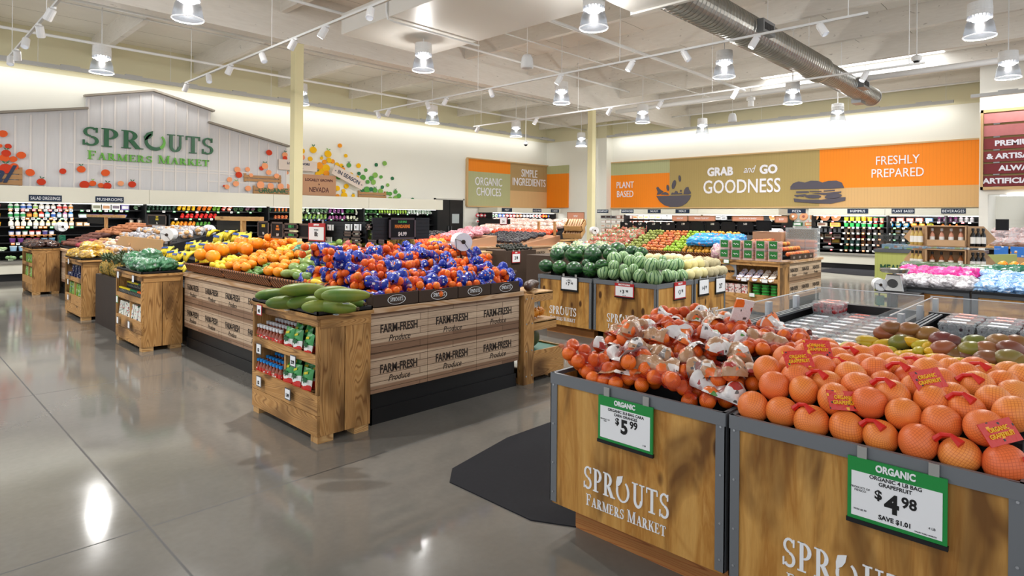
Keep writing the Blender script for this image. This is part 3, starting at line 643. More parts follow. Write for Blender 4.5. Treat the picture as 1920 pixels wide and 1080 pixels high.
r = panelX('orange', Y2, Y1, ZB0, onX(1230, 325.5, XW).z, 'orange grooved board lettered plant based')
def lettX(r, body, px, py, size, sx, mt=WLET, **kw):
    p = onX(px, py, XW - .1); return text(body, size, mt, r, p, FX, sx=sx, ext=.012, **kw)
lettX(r, 'PLANT', 1173, 347.5, .42, .74); lettX(r, 'BASED', 1173, 364.5, .42, .74)
r = panelX('tan', Y3, Y2, ZB0, ZT0, 'wide tan grooved board lettered grab and go goodness')
lettX(r, 'GRAB', 1351, 322.5, .46, .92, bold=.02); lettX(r, 'GO', 1442, 318, .46, .95, bold=.02); lettX(r, 'and', 1405, 318, .4, .75, shear=.4); lettX(r, 'GOODNESS', 1389, 350.5, .76, .78, bold=.008)
zo = onX(1690, 350, XW).z
r = panelX('orange', Y4, Y3, zo, ZT0, 'orange grooved board lettered freshly prepared')
lettX(r, 'FRESHLY', 1683, 300.5, .42, .8); lettX(r, 'PREPARED', 1683, 324.5, .42, .8)
panelX('sand', Y4, Y3, ZB0, zo, 'pale sand grooved board under the freshly prepared board')
for nm, bx in (('trim_1', (xa - .03, XW, YW - .12, YW, ZT0, ZT0 + .05)), ('trim_2', (XW - .12, XW, Y4, 17.0, ZT0, ZT0 + .05)), ('trim_3', (XW - .12, XW, Y4, 17.0, ZB0 - .05, ZB0)), ('trim_4', (xa - .03, 23.4, YW - .12, YW, ZB0 - .05, ZB0)), ('trim_5', (xa - .07, xa, YW - .12, YW, ZB0, ZT0))):
    struct(MB().box(*bx).build(nm, OAK))
def outline(name, label, polys, X=XW - .10):
    """dark cut-out picture from measured outlines on the wall plane"""
    P = [[onX(x, y, X) for x, y in pl] for pl in polys]; c = P[0][0]
    r = thing(name, label, 'wall decoration', c)
    for i, pl in enumerate(P):
        MB().prism([(-p.y, p.z) for p in pl], lambda u, v, w: (X - w, -u, v), .015).build('shape', GREY, r)
    return r
def zz(pl): return [(1200 + x / 4.571, 280 + y / 4.571) for x, y in pl]
def leafp(cx, cy, w, h, a): return [(cx + w * math.sin(t) * math.cos(a) - h * math.cos(t) * math.sin(a), cy + w * math.sin(t) * math.sin(a) + h * math.cos(t) * math.cos(a)) for t in [2 * PI * k / 10 for k in range(10)]]
outline('bowl_cutout', 'dark grey salad bowl picture with falling leaves on the wall', [zz(p) for p in [
    [(146, 400), (443, 393), (432, 425), (405, 460), (365, 485), (330, 493), (262, 493), (215, 480), (175, 448)],
    [(145, 330), (160, 320), (175, 340), (185, 348), (208, 362), (178, 385), (150, 390), (158, 365)], [(185, 388), (200, 372), (225, 366), (245, 375), (252, 390)],
    [(270, 388), (280, 370), (300, 372), (310, 356), (326, 360), (330, 376), (360, 372), (372, 385)], leafp(356, 356, 9, 9, 0), [(378, 386), (385, 350), (400, 326), (420, 322), (425, 345), (440, 365), (442, 380), (420, 386)],
    leafp(244, 330, 11, 27, -.1), leafp(296, 302, 16, 40, .25), leafp(346, 250, 10, 28, -.1)]])
outline('sandwich_cutout', 'dark grey sandwich picture on the wall beside freshly prepared', [zz(p) for p in [
    [(1294, 345), (1296, 318), (1320, 290), (1365, 275), (1420, 285), (1470, 268), (1530, 270), (1570, 285), (1620, 270), (1690, 268), (1735, 285), (1755, 330), (1640, 338), (1480, 340)],
    [(1345, 360), (1450, 358), (1455, 372), (1345, 376)], [(1460, 356), (1560, 356), (1562, 364), (1460, 364)], [(1580, 352), (1675, 346), (1675, 356), (1580, 362)], [(1470, 374), (1600, 372), (1730, 360), (1730, 372), (1590, 392)],
    [(1325, 392), (1420, 384), (1440, 392), (1400, 408), (1370, 402), (1350, 410)], leafp(1490, 404, 70, 17, 0), leafp(1662, 402, 76, 22, -.12), [(1322, 420), (1400, 430), (1560, 432), (1720, 412), (1768, 410), (1765, 440), (1640, 466), (1500, 462), (1330, 450)]]])
# red slatted sign on the bakery wall
X = 21.6; ys = 2.58
r = thing('slatted_sign', 'oak framed sign of six red and pink slats with white lettering', 'sign', (X, ys, 2.5))
MB().box(X - .12, X, ys - .06, ys, 2.48, 4.7).build('frame_post', OAK, r); MB().box(X - .12, X, -3, ys, 4.62, 4.7).build('frame_top', OAK, r); MB().box(X - .12, X, -3, ys, 2.48, 2.56).build('frame_bottom', OAK, r)
MB().box(X - .03, X - .005, -3, ys - .06, 2.56, 4.62).build('backing', plain('#a08a56', .6), r)
rows = [(4.32, 4.6, '#d98f8c', None, 0, 0), (3.96, 4.26, '#c87c7c', None, 0, 0), (3.60, 3.90, '#8d3b3d', 'PREMIUM', 1871, 267.5), (3.25, 3.54, '#8a383a', '& ARTISAN', 1871, 292), (2.92, 3.20, '#7e2c32', 'ALWAYS', 1886, 314), (2.57, 2.86, '#7a2a31', 'ARTIFICIAL COLORS', 1892, 338)]
for z0, z1, c, t_, px, py in rows:
    s = MB().box(X - .09, X - .06, -2.9, ys - .07, z0, z1).build('slat', plain(c, .55, .3, mottle=5, name='slat_' + c), r)
    if t_:
        p = onX(1836 + (8 if t_[0] != '&' else 14) + {'P': 22, '&': 1, 'A': 30}.get(t_[0], 10) * (0 if t_.startswith('ARTIF') else 1), py, X - .095)
        text(t_, .2, WLET, s, (X - .095, p.y, (z0 + z1) / 2), FX, bold=.008, align='LEFT', sx=1.1)
    MB().box(X - .075, X - .055, ys - .42, ys - .28, z0 - .04, z0 + .01).build('clip', plain('#8d8d8d', .4, .5, .7), s)
# ------------------------------------------------------------------ fixtures
PX, PY, PZ = [wood('torched_pine_' + k, k) for k in 'xyz']
LPX, LPY, LPZ = [wood('pale_pine_' + k, k, '#d9b27a', '#8a5a2b', '#6b4420', 1, .25) for k in 'xyz']
PLY = plywood('scorched_plywood'); STEEL = plain('#74787c', .45, .5, .35); DKSTEEL = plain('#5b5f63', .4, .5, .5); BLK = plain('#0f1012', .45, .4); MATTE = plain('#1a1a1c', .75, .2)
LAMX, LAMY = laminate('plank_print_x', 'x'), laminate('plank_print_y', 'y'); LEDGE = wood('pale_ledge', 'x', '#d2b494', '#b08a68', '#a5805f', .6, .1); LEDGEY = wood('pale_ledge_y', 'y', '#d2b494', '#b08a68', '#a5805f', .6, .1)
PINK_ = plain('#2a2019', .6); WHT = plain('#eceef0', .5, .3); LUMBER = wood('skid_lumber', 'y', '#b97b45', '#7a4522', '#5a2f14', 1.4, .2); BOLT = plain('#b9bcc0', .3, .5, .9)
GRN = plain('#1f8a3f', .4, .4); RED = plain('#b5262b', .4, .4); INKB = plain('#121212', .5); NAVY = plain('#16263c', .5, .3); TEAL = plain('#0e6a55', .5)

def plybin(x0, x1, y0, y1, label, faces='X', h=.80, z0=.13, z1=None, logos=True, skid=True):
    """plywood produce bin in a grey steel corner frame on a timber skid"""
    r = thing('plywood_bin', label, 'produce bin', ((x0 + x1) / 2, (y0 + y1) / 2, 0)); p = .042; g = .004
    x0 += g; x1 -= g; y0 += g; y1 -= g
    pf = MB().box(x0 + .006, x0 + .02, y0 + .01, y1 - .01, z0, h - .02).build('front_panel', PLY, r)
    ps = MB().box(x0 + .02, x1 - .02, y0 + .006, y0 + .02, z0, h - .02).build('side_panel', PLY, r)
    MB().box(x0 + .02, x1 - .02, y1 - .02, y1 - .006, z0, h - .02).build('side_panel', PLY, r); MB().box(x1 - .02, x1 - .006, y0 + .01, y1 - .01, z0, h - .02).build('back_panel', PLY, r)
    for xa, sx in ((x0, 1), (x1, -1)):
        for ya, sy in ((y0, 1), (y1, -1)):
            q = MB().box(min(xa, xa + sx * p), max(xa, xa + sx * p), min(ya, ya + sy * .004), max(ya, ya + sy * .004), z0 + .01, h)
            q.box(min(xa, xa + sx * .004), max(xa, xa + sx * .004), min(ya, ya + sy * p), max(ya, ya + sy * p), z0 + .01, h)
            o = q.build('corner_post', STEEL, r)
            if sx > 0:
                b = MB()
                for z in (h - .06, h - .26, h - .46, z0 + .06): b.cyl((xa - .003, ya + sy * .02, z), (xa + .002, ya + sy * .02, z), .005, 6)
                b.build('rivet', BOLT, o)
    t = h - .055
    MB().box(x0 - .002, x0 + .016, y0, y1, t, h).build('top_rail', STEEL, r); MB().box(x0, x1, y0 - .002, y0 + .016, t, h).build('top_rail', STEEL, r)
    MB().box(x0, x1, y1 - .016, y1 + .002, t, h).build('top_rail', STEEL, r); MB().box(x1 - .016, x1 + .002, y0, y1, t, h).build('top_rail', STEEL, r)
    MB().box(x0 + .02, x1 - .02, y0 + .02, y1 - .02, h - .12, h - .10).build('inner_floor', BLK, r)
    if skid:
        for xs in (x0 + .09, x1 - .18): MB().box(xs, xs + .09, y0 + .02, y1 - .1, 0, z0).build('skid', LUMBER, r)
    if logos:
        w = (y1 - y0) * .50
        logo(faceX(x0 + .0055, (y0 + y1) / 2 + .02, z0 + .14), w, [WHT, WHT], pf)
        if 'Y' in faces: logo(faceY((x0 + x1) / 2, y0 + .0055, z0 + .14), (x1 - x0) * .5, [WHT, WHT], ps)
    return r
def card(T, rot, w, h, label, body, frame=GRN, head=None, t=.008, name='price_sign', P0=None, big=1.):
    """hanging price card: frame, white sheet, lettering; T maps u, v, w"""
    r = thing(name, label, 'price sign', T(0, 0, 0)); k = .045 if head else .03
    def bx(u0, u1, v0, v1, w0, w1, nm, mt, par):
        return MB().prism([(u0, v0), (u1, v0), (u1, v1), (u0, v1)], lambda u, v, q: T(u, v, w0 + q), w1 - w0).build(nm, mt, par)
    bx(-w / 2, w / 2, -h / 2, h / 2, 0, t, 'frame', frame, r); hd = h * .17 if head else 0
    s = bx(-w / 2 + .022 * w * 2, w / 2 - .022 * w * 2, -h / 2 + .03 * h * 2, h / 2 - .05 * h - hd, t, t + .0015, 'sheet', WHT, r)
    bx(-w / 2 - .003, w / 2 + .003, -h / 2 - .015, -h / 2, -.003, t + .004, 'channel', BLK, r)
    for u in (-w * .4, w * .32): bx(u, u + .03, h / 2 - .005, h / 2 + .04, 0, .006, 'clip', plain('#9a9a96', .3), r)
    if head: text(head, h * .15, WHT, r, T(0, h / 2 - hd * .62, t + .001), rot, sx=.8, bold=h * .006)
    for b_, u, v, sz, sx, bo in body: text(b_, sz * h, INKB, s, T(u * w, v * h, t + .002), rot, sx=sx, bold=bo * sz * h, ext=.0006)
    return r
# near bins
bn1 = plybin(2.44, 3.62, 1.125, 2.075, 'plywood bin heaped with netted cara cara oranges, closest but one to the camera')
bn2 = plybin(2.44, 3.5, .17, 1.115, 'plywood bin heaped with netted grapefruit, cut by the picture edge')
def mid(a, b, X): p, q = onX(*a, X), onX(*b, X); return (p + q) / 2, abs(p.y - q.y), abs(p.z - q.z)
X = 2.436; a, b, c = onX(1125, 738, X), onX(1227, 757, X), onX(1125, 820, X)
card(faceX(X, (a.y + b.y) / 2, (a.z + c.z) / 2 - .002), FX, a.y - b.y, a.z - c.z, 'green framed organic cara cara orange price sign on the nearer plywood bin', [('ORGANIC 3LB BAG CARA\nCARA ORANGES', .02, .18, .085, .95, .02), ('$', -.13, .0, .2, 1, .03), ('5', .0, -.1, .42, .9, .04), ('99', .17, .0, .22, .9, .03), ('PRODUCT OF\nUSA', -.36, -.04, .04, 1, 0), ('3 LB', .36, -.36, .045, 1, 0)], GRN, 'ORGANIC')
a, b, c = onX(1592, 852, X), onX(1779, 893, X), onX(1592, 966, X)
card(faceX(X, (a.y + b.y) / 2, (a.z + c.z) / 2), FX, a.y - b.y, a.z - c.z, 'green framed organic grapefruit price sign on the bin of grapefruit', [('ORGANIC 4 LB BAG\nGRAPEFRUIT', .0, .2, .085, .95, .02), ('$', -.17, -.02, .2, 1, .03), ('4', -.03, -.12, .40, .95, .04), ('98', .14, -.03, .23, .9, .03), ('SAVE $1.01', 0, -.36, .1, .95, .03), ('PRODUCT OF\nMEXICO', -.36, -.0, .045, 1, 0), ('4 LB', .36, -.3, .05, 1, 0), ('VALID THRU 05/06/25', .3, -.41, .03, 1, 0), ('WAS $5.99', -.36, -.33, .04, 1, 0)], GRN, 'ORGANIC')
# melon bins
mb1 = plybin(6.56, 7.48, 4.87, 5.82, 'plywood bin of dark watermelons, far one of two facing the aisle')
mb2 = plybin(6.56, 7.48, 3.9, 4.85, 'corner plywood bin of striped melons with red price signs on two sides', 'XY')
mb3 = plybin(7.5, 8.42, 3.9, 4.85, 'plywood bin of pale honeydew and cantaloupe with two small black signs', 'XY')
mb4 = plybin(7.5, 8.42, 4.87, 5.82, 'plywood bin behind the honeydew bin, mostly hidden under melons')
def cardX(p0, p1, X, *a, **k):
    p, q = onX(*p0, X), onX(*p1, X); return card(faceX(X, (p.y + q.y) / 2, (p.z + q.z) / 2), FX, p.y - q.y, p.z - q.z, *a, **k)
def cardY(p0, p1, Y, *a, **k):
    p, q = onY(*p0, Y), onY(*p1, Y); return card(faceY((p.x + q.x) / 2, Y, (p.z + q.z) / 2), FY, q.x - p.x, p.z - q.z, *a, **k)
cardX((1053.5, 518), (1085, 546), 6.556, 'black framed watermelon price sign on the far melon bin', [('MELON\nWATERMELON', 0, .25, .08, 1, .02), ('$', -.16, 0, .2, 1, .03), ('7', -.02, -.02, .36, 1, .04), ('99', .16, .02, .24, 1, .03)], BLK)
cardX((1154.5, 530), (1190, 559), 6.556, 'red framed striped melon price sign on the aisle side of the corner bin', [('$', -.18, -.08, .2, 1, .03), ('3', -.04, -.12, .36, 1, .04), ('98', .15, -.06, .24, 1, .03), ('SAVE 1.00', 0, -.38, .07, 1, .02)], RED, 'HEALTHY SAVINGS')
cardY((1265, 530), (1286, 558), 3.896, 'red framed striped melon price sign round the corner of the bin', [('$', -.18, -.08, .2, .8, .03), ('3', -.04, -.12, .36, .8, .04), ('98', .17, -.06, .24, .8, .03)], RED, 'HEALTHY')
cardY((1311, 524.5), (1329.5, 551), 3.896, 'black framed honeydew price sign beside the striped melons', [('$', -.18, -.06, .24, .8, .03), ('4', -.02, -.08, .38, .8, .04), ('99', .19, -.04, .24, .8, .03)], BLK)
cardY((1342.5, 521.5), (1360, 547), 3.896, 'black framed cantaloupe two for seven price sign', [('2/7', 0, -.06, .42, .8, .04)], BLK)

def counter(x0, x1, y0, y1, label, h=.9, fx=True, fy=True, txt=True, xs=(), ys=()):
    """island counter clad in plank-print boards over a black plinth"""
    r = thing('display_counter', label, 'display counter', ((x0 + x1) / 2, (y0 + y1) / 2, 0))
    MB().box(x0 + .012, x1 - .012, y0 + .012, y1 - .012, .243, h - .04).build('carcass', MATTE, r)
    MB().box(x0 + .03, x1 - .03, y0 + .03, y1 - .03, 0, .243).build('plinth', BLK, r)
    k = MB().box(x0 + .018, x1 - .018, y0 + .018, y0 + .03, .0, .12); k.box(x0 + .018, x0 + .03, y0 + .018, y1 - .03, 0, .12); k.build('bumper', BLK, r)
    for z0 in (.243, .553):
        z1 = z0 + .307
        if fy:
            n = round((x1 - x0) / .55)
            for i in range(n):
                a, b = x0 + (x1 - x0) * i / n, x0 + (x1 - x0) * (i + 1) / n
                p = MB().box(a + .002, b - .002, y0, y0 + .012, z0 + .001, z1 - .001).build('plank_panel', LAMX, r); u = (a + b) / 2 - .01
                if txt: text('FARM-FRESH', .092, PINK_, p, (u, y0 - .0005, z0 + .175), FY, sx=.70, bold=.0022); text('Produce', .072, PINK_, p, (u + .0, y0 - .0005, z0 + .095), FY, sx=.85, shear=.35)
        if fx:
            n = round((y1 - y0) / .57)
            for i in range(n):
                a, b = y0 + (y1 - y0) * i / n, y0 + (y1 - y0) * (i + 1) / n
                p = MB().box(x0, x0 + .012, a + .002, b - .002, z0 + .001, z1 - .001).build('plank_panel', LAMY, r); u = (a + b) / 2
                if txt: text('FARM-FRESH', .092, PINK_, p, (x0 - .0005, u, z0 + .175), FX, sx=.72, bold=.0022); text('Produce', .072, PINK_, p, (x0 - .0005, u, z0 + .095), FX, sx=.85, shear=.35)
    MB().box(x0 - .03, x1 + .03, y0 - .03, y1, h - .04, h).build('ledge', LEDGE, r)
    if fx: MB().box(x0 - .034, x0 - .03, y0 - .03, y1, h - .04, h).build('ledge_edge', LEDGEY, r)
    return r
counter(2.63, 4.27, 4.02, 8.05, 'plank-print island counter carrying the mandarins and citrus baskets')
counter(2.63, 4.27, 10.9, 15.6, 'plank-print island counter under the potatoes and yams', fy=False, txt=False)
counter(10.75, 12.4, 3.88, 9.2, 'plank-print island counter under the apples')
counter(10.62, 12.35, 10.1, 15.5, 'plank-print island counter under the eggplants and tomatoes')
counter(8.5, 10.6, 10.6, 15.5, 'plank-print island counter under the black plums', txt=False)
r = thing('banana_table', 'low black table under the stacked bananas', 'display table', (3.4, 9.5, 0))
for k in range(4): MB().box(2.75 + .32 * k, 4.25, 8.25, 10.85, .0 if not k else .55 + .12 * k, .67 + .12 * k).build('step', MATTE, r)
q1, q2, q3, q4 = onX(207, 470, 2.95), onX(228, 442, 2.95), onX(262, 442, 2.95), onX(262, 470, 2.95)
MB().prism([(-q1.y, q1.z - .06), (-q2.y, q2.z), (-10.0, q2.z), (-10.0, q1.z - .06)], lambda u, v, w: (2.95 + w, -u, v), .02).build('kraft_divider', plain('#c9a06f', .6), r)

def shelfcrate(x0, x1, y0, y1, label, h=.9, shelves=(.34, .60), X_=True, div=True):
    """end crate of torched planks: open shelves to -X, closed plank side to -Y"""
    r = thing('shelf_crate', label, 'display crate', ((x0 + x1) / 2, (y0 + y1) / 2, 0)); m = (x0 + x1) / 2; f = .05
    for a, b in ((x0 + .022, m - .004), (m + .004, x1)): MB().box(a, b, y0, y0 + .02, f, h - .09).build('side_plank', PZ, r); MB().box(a, b, y1 - .02, y1, f, h - .09).build('side_plank', PZ, r)
    MB().box(x0 + .018, x1, y0 - .004, y0 + .018, h - .095, h - .025).build('side_rail', PX, r)
    MB().box(x0 - .02, x1 + .015, y0 - .02, y1 + .02, h - .025, h).build('top_board', PX, r)
    MB().box(x0, x0 + .022, y0, y1, h - .08, h - .025).build('front_rail', PY, r)
    MB().box(x1 - .02, x1, y0 + .02, y1 - .02, f, h - .03).build('back_board', LPZ, r)
    z = f; tops = shelves[0]
    for k in range(2): a = f + (tops - f) * k / 2; MB().box(x0, x0 + .022, y0, y1, a + .002, f + (tops - f) * (k + 1) / 2 - .002).build('front_plank', PY, r)
    for ya in (y0, y1 - .03): MB().box(x0, x0 + .022, ya, ya + .03, tops, h - .08).build('front_post', PZ, r)
    for z in shelves:
        MB().box(x0 + .022, x1 - .02, y0 + .02, y1 - .02, z - .06, z - .04).build('shelf', LPY, r)
        if z != tops: MB().box(x0, x0 + .02, y0 + .03, y1 - .03, z - .045, z + .015).build('shelf_lip', PY, r)
    if div: MB().box(x0 + .02, x1 - .03, (y0 + y1) / 2 - .012, (y0 + y1) / 2 + .012, tops - .04, shelves[-1] - .06).build('divider', LPZ, r)
    for xa in (x0 + .01, x1 - .13):
        for ya in (y0 + .005, y1 - .105): MB().box(xa, xa + .12, ya, ya + .1, 0, f).build('foot', LPX, r)
    return r
CR = [(2.16, 2.59, 3.96, 5.02, 'torched pine shelf crate under the papayas'), (2.16, 2.60, 8.02, 9.1, 'torched pine shelf crate under the bagged greens'), (2.16, 2.60, 10.98, 12.1, 'torched pine shelf crate under the yellow bags by the bananas'), (2.16, 2.60, 15.05, 16.2, 'farthest torched pine shelf crate, next to the dressing case')]
for c in CR: shelfcrate(*c)
shelfcrate(10.3, 10.74, 3.86, 4.9, 'torched pine shelf crate of crepes and tubs at the apple counter', div=True)
MB_ = MB().box(10.3, 10.72, 3.84, 3.86, 0, .88)
def tray(x0, x1, y0, y1, z, label): return tag(MB().box(x0, x1, y0, y1, z, z + .008).box(x0, x0 + .01, y0, y1, z, z + .028).box(x0, x1, y0, y0 + .01, z, z + .028).box(x1 - .01, x1, y0, y1, z, z + .028).box(x0, x1, y1 - .01, y1, z, z + .028).build('plastic_tray', BLK), label, 'tray')
tray(2.15, 2.6, 3.95, 5.0, .9, 'black tray under the papayas'); tray(2.16, 2.6, 8.03, 9.08, .9, 'black tray under the bagged greens'); tray(2.16, 2.6, 11, 12.1, .9, 'black tray under the yellow bags'); tray(2.16, 2.6, 15.06, 16.2, .9, 'black tray under the dark yam bags')
# pine stand at the far end of the mandarin counter
r = thing('tiered_stand', 'pine stand with stepped shelves of odd fruit at the mandarin counter end', 'display stand', (4.6, 4.3, 0))
for ya in (4.0, 4.75): 
    o = MB().box(4.305, 4.45, ya - .012, ya + .07, 0, .86).build('post', PZ, r); b = MB()
    for z in (.08, .32, .58, .82):
        for u in (4.34, 4.42): b.cyl((u, ya - .016, z), (u, ya, z), .008, 6)
    b.build('bolt', BOLT, o)
for (xe, za, zb) in ((4.74, .78, .86), (4.80, .50, .58)):
    for ya in (4.0, 4.76): MB().box(4.45, xe, ya, ya + .05, za, zb).build('bracket', PX, r)
    MB().box(4.45, xe, 4.0, 4.82, zb - .01, zb + .012).build('shelf', LPY, r)
MB().box(4.45, 4.92, 4.0, 4.02, .05, .30).build('front_board', PX, r); MB().box(4.45, 4.92, 4.80, 4.82, .05, .30).build('back_board', PX, r); MB().box(4.9, 4.92, 4.02, 4.80, .05, .30).build('end_board', PY, r); MB().box(4.31, 4.9, 4.02, 4.8, .27, .285).build('liner', TEAL, r)
for xa in (4.32, 4.82): MB().box(xa, xa + .08, 4.03, 4.12, 0, .05).build('foot', LPX, r)
# rubber mats
def matp(pl, label): return tag(MB().prism(pl, lambda u, v, w: (u, v, w), .006).build('floor_mat', plain('#26262a', .85, .15, mottle=60)), label, 'floor mat')
matp([(2.42, 2.18), (2.42, 2.84), (2.56, 2.98), (3.2, 3.12), (4.5, 3.12), (4.5, 1.9), (2.57, 1.9)], 'black rubber floor mat by the corner of the orange bin')
matp([(19.9, 3.6), (19.9, 5.3), (20.4, 6.6), (22.4, 6.6), (22.4, 3.6)], 'black floor mat in front of the beverage cases')

# refrigerated berry cases behind the near bins
ACR = clear('acrylic', '#eef4f4', .13, .03)
def coldcase(x0, x1, y0, y1, label, front=None):
    r = thing('berry_case', label, 'refrigerated case', ((x0 + x1) / 2, (y0 + y1) / 2, 0))
    MB().box(x0, x1, y0, y1, .0, .74).build('base', BLK, r)
    w = .035
    MB().box(x0, x0 + w, y0, y1, .74, .9).build('wall_rim', BLK, r); MB().box(x1 - w * 2.2, x1, y0, y1, .74, .92).build('wall_rim', BLK, r); MB().box(x0 + w, x1 - w * 2.2, y0, y0 + w, .74, .9).build('wall_rim', BLK, r); MB().box(x0 + w, x1 - w * 2.2, y1 - w, y1, .74, .9).build('wall_rim', BLK, r)
    g = MB().box(x0 + .02, x1, y1 - .012, y1 - .006, .9, 1.02).build('acrylic_guard', ACR, r); g2 = MB().box(x1 - .012, x1 - .006, y0, y1, .92, 1.03).build('acrylic_guard', ACR, r); MB().box(x0 + .02, x1, y0 + .006, y0 + .012, .9, 1.02).build('acrylic_guard', ACR, r)
    MB().box(x0 + .02, x1, y1 - .013, y1 - .005, 1.02, 1.026).build('guard_edge', plain('#c8cdd0', .25, .6), g); MB().box(x1 - .013, x1 - .005, y0, y1, 1.03, 1.036).build('guard_edge', plain('#c8cdd0', .25, .6), g2)
    c = MB()
    for k in range(3): c.box(x0 + .3 + k * .55, x0 + .36 + k * .55, y1 - .02, y1 + .012, .86, 1.0)
    c.build('clip', plain('#b9bfc4', .3, .5, .5), g)
    rl = MB()
    for k in range(3): rl.box(x0 + .1, x1, y1 - .09 + .026 * k, y1 - .075 + .026 * k, .9, .915)
    rl.build('guard_track', DKSTEEL, r)
    return r
coldcase(3.66, 5.55, 1.0, 1.78, 'black berry case with clear acrylic guards behind the orange bin')
coldcase(4.28, 5.55, .1, .96, 'black berry case with clear guards behind the mangoes')
r = plybin(3.52, 4.26, .1, .96, 'bin of mangoes between the grapefruit bin and the berry case', logos=False)

# bins of bagged greens with a scale, right of the aisle
def lowbin(x0, x1, y0, y1, label):
    r = thing('chilled_bin', label, 'produce bin', ((x0 + x1) / 2, (y0 + y1) / 2, 0)); h = .83
    MB().box(x0, x0 + .015, y0 + .02, y1 - .02, .1, .76).build('front_panel', plywood('scorched_ply_y', 'y', '#c69350', '#9a642a', '#3d220c'), r)
    MB().box(x0 + .02, x1, y0 + .01, y1 - .01, .0, .72).build('tub', BLK, r)
    for ya in (y0, y1 - .055): MB().box(x0 - .012, x0 + .05, ya, ya + .055, 0, h - .03).build('corner_post', DKSTEEL, r)
    MB().box(x0 - .016, x0 + .03, y0, y1, .765, h - .03).build('top_rail', DKSTEEL, r); MB().box(x0 - .02, x0 + .02, y0, y1, h - .03, h).build('rim', BLK, r)
    MB().box(x0, x1, y1 - .02, y1 - .012, h, h + .12).build('acrylic_guard', ACR, r)
    t = MB()
    for k in range(3): t.box(x0 - .02, x1, y1 - .1 + .03 * k, y1 - .085 + .03 * k, h, h + .014)
    t.build('guard_track', DKSTEEL, r); return r
lowbin(8.45, 11.2, 1.10, 1.90, 'chilled plywood front bin of pink and white bags beside the scale')
lowbin(8.45, 11.2, .28, 1.08, 'chilled plywood front bin of blue bags at the picture edge')
lowbin(8.45, 11.2, -.56, .26, 'chilled plywood front bin beyond the blue bags, outside the view')

# meal case with glass top
r = thing('meal_case', 'green grooved meal case with glass top lettered mealtime', 'display case', (14.2, 2.6, 0))
SAGE2 = board_mat('meal_green', '#a9ae62', 'y', .085, .06, .8)
MB().box(14.2, 14.24, 1.75, 3.42, .05, .96).build('front_panel', SAGE2, r)
MB().prism([(14.2, 1.75), (14.24, 1.72), (15.2, 1.25), (15.2, 1.3)], lambda u, v, w: (u, v, .05 + w), .93).build('end_panel', plain('#a9ae62', .5), r)
MB().box(14.26, 15.6, 1.8, 3.4, 0, .9).build('carcass', BLK, r); MB().box(14.18, 15.6, 1.72, 3.44, .96, 1.02).build('bumper', DKSTEEL, r)
GL_ = clear('case_glass', '#3a4042', .16, .05)
MB().box(14.24, 14.25, 1.78, 3.4, 1.02, 1.28).build('glass_front', GL_, r); MB().box(14.2, 15.5, 1.76, 3.42, 1.29, 1.31).build('glass_top', clear('case_glass2', '#5a6264', .25, .05), r); MB().box(14.2, 15.5, 3.4, 3.42, 1.02, 1.29).build('glass_end', GL_, r)
pm = onX(1664, 503, 14.2)
mbw = text('MEALTIME', .19, plain('#1c4a2e', .5), r, (14.195, onX(1687, 503, 14.2).y, pm.z), FX, sx=.78, bold=.006)
lf = MB()
for cy, cz_ in ((3.1, .12), (2.7, .16), (2.2, .14), (1.95, .1)):
    for a in (-.7, .7): lf.prism([(cy + .26 * math.sin(a) * t + .05 * math.sin(PI * t) * s_, cz_ + .28 * math.cos(a) * t) for t, s_ in ((0, 1), (.3, 1), (.6, 1), (1, 0), (.6, -1), (.3, -1))], lambda u, v, w: (14.198 - w, u, v), .002)
lf.build('leaf_print', plain('#6b8a3a', .5), r)

# wall cases: left run, corner run, back run
CREAMC = plain('#d5d2c2', .5, .4); SHELF = plain('#0c0d0f', .5, .3)
def wallcase(T, L, label, zc=1.86, zt=2.24, depth=1.35, base=.46, shelves=(.69, .89, 1.07, 1.28, 1.49, 1.70), name='wall_case', open_base=True):
    """multideck case; T(u, v, w): u along, v up, w out towards the aisle (front of the canopy at w = 0)"""
    r = thing(name, label, 'refrigerated case', T(L / 2, 0, 0))
    def bx(nm, u0, u1, v0, v1, w0, w1, mt): return MB().prism([(u0, v0), (u1, v0), (u1, v1), (u0, v1)], lambda u, v, w: T(u, v, w0 + w), w1 - w0).build(nm, mt, r)
    bx('canopy', .004, L - .004, zc, zt, -depth, 0, CREAMC); bx('back_panel', .01, L - .01, base, zc, -depth, -depth + .1, SHELF)
    bx('base_panel', .004, L - .004, .17, base - .06, -depth, .0, CREAMC); bx('kick', .01, L - .01, 0, .17, -depth, -.07, BLK); bx('bumper', .004, L - .004, base - .06, base, -depth, .03, plain('#a8a59c', .3, .5, .6))
    for z in shelves:
        d = -.62 if z > 1.4 else (-.5 if z > .9 else -.36)
        bx('shelf', .02, L - .02, z - .028, z, -depth + .1, d, SHELF)
    for u in (.0, L - .02): bx('end_panel', u, u + .02, base, zc, -depth, -.3, SHELF)
    l = bx('canopy_lamp', .05, L - .05, zc - .02, zc - .004, -.42, -.36, plain('#ffffff', .4, emit=1.2))
    q = [Vector(T(L / 2, zc - .04, -.03)), Vector(T(L / 2, .9, -.8))]; area_light('case_glow', q[0], q[1], L * .9, .08, (6 if zc > 1.8 else 20) * L, (1, .98, .96), r)
    return r
YF, XF = 18.4, 22.3
TL = lambda x: (lambda u, v, w: (x + u, YF - w, v))
for i, (x, L, l) in enumerate(((-2.2, 3.66, 'outermost wall case before the dressings'), (1.46, 3.66, 'wall case of bottled dressings below the salad dressings sign'), (5.12, 3.4, 'wall case of mushrooms and peppers'), (8.52, 3.4, 'vegetable wall case behind the thick column'), (11.92, 3.3, 'vegetable wall case ending beside the black doors'))):
    wallcase(TL(x), L, 'cream topped ' + l)
TR = lambda y: (lambda u, v, w: (XF - w, y - u, v))
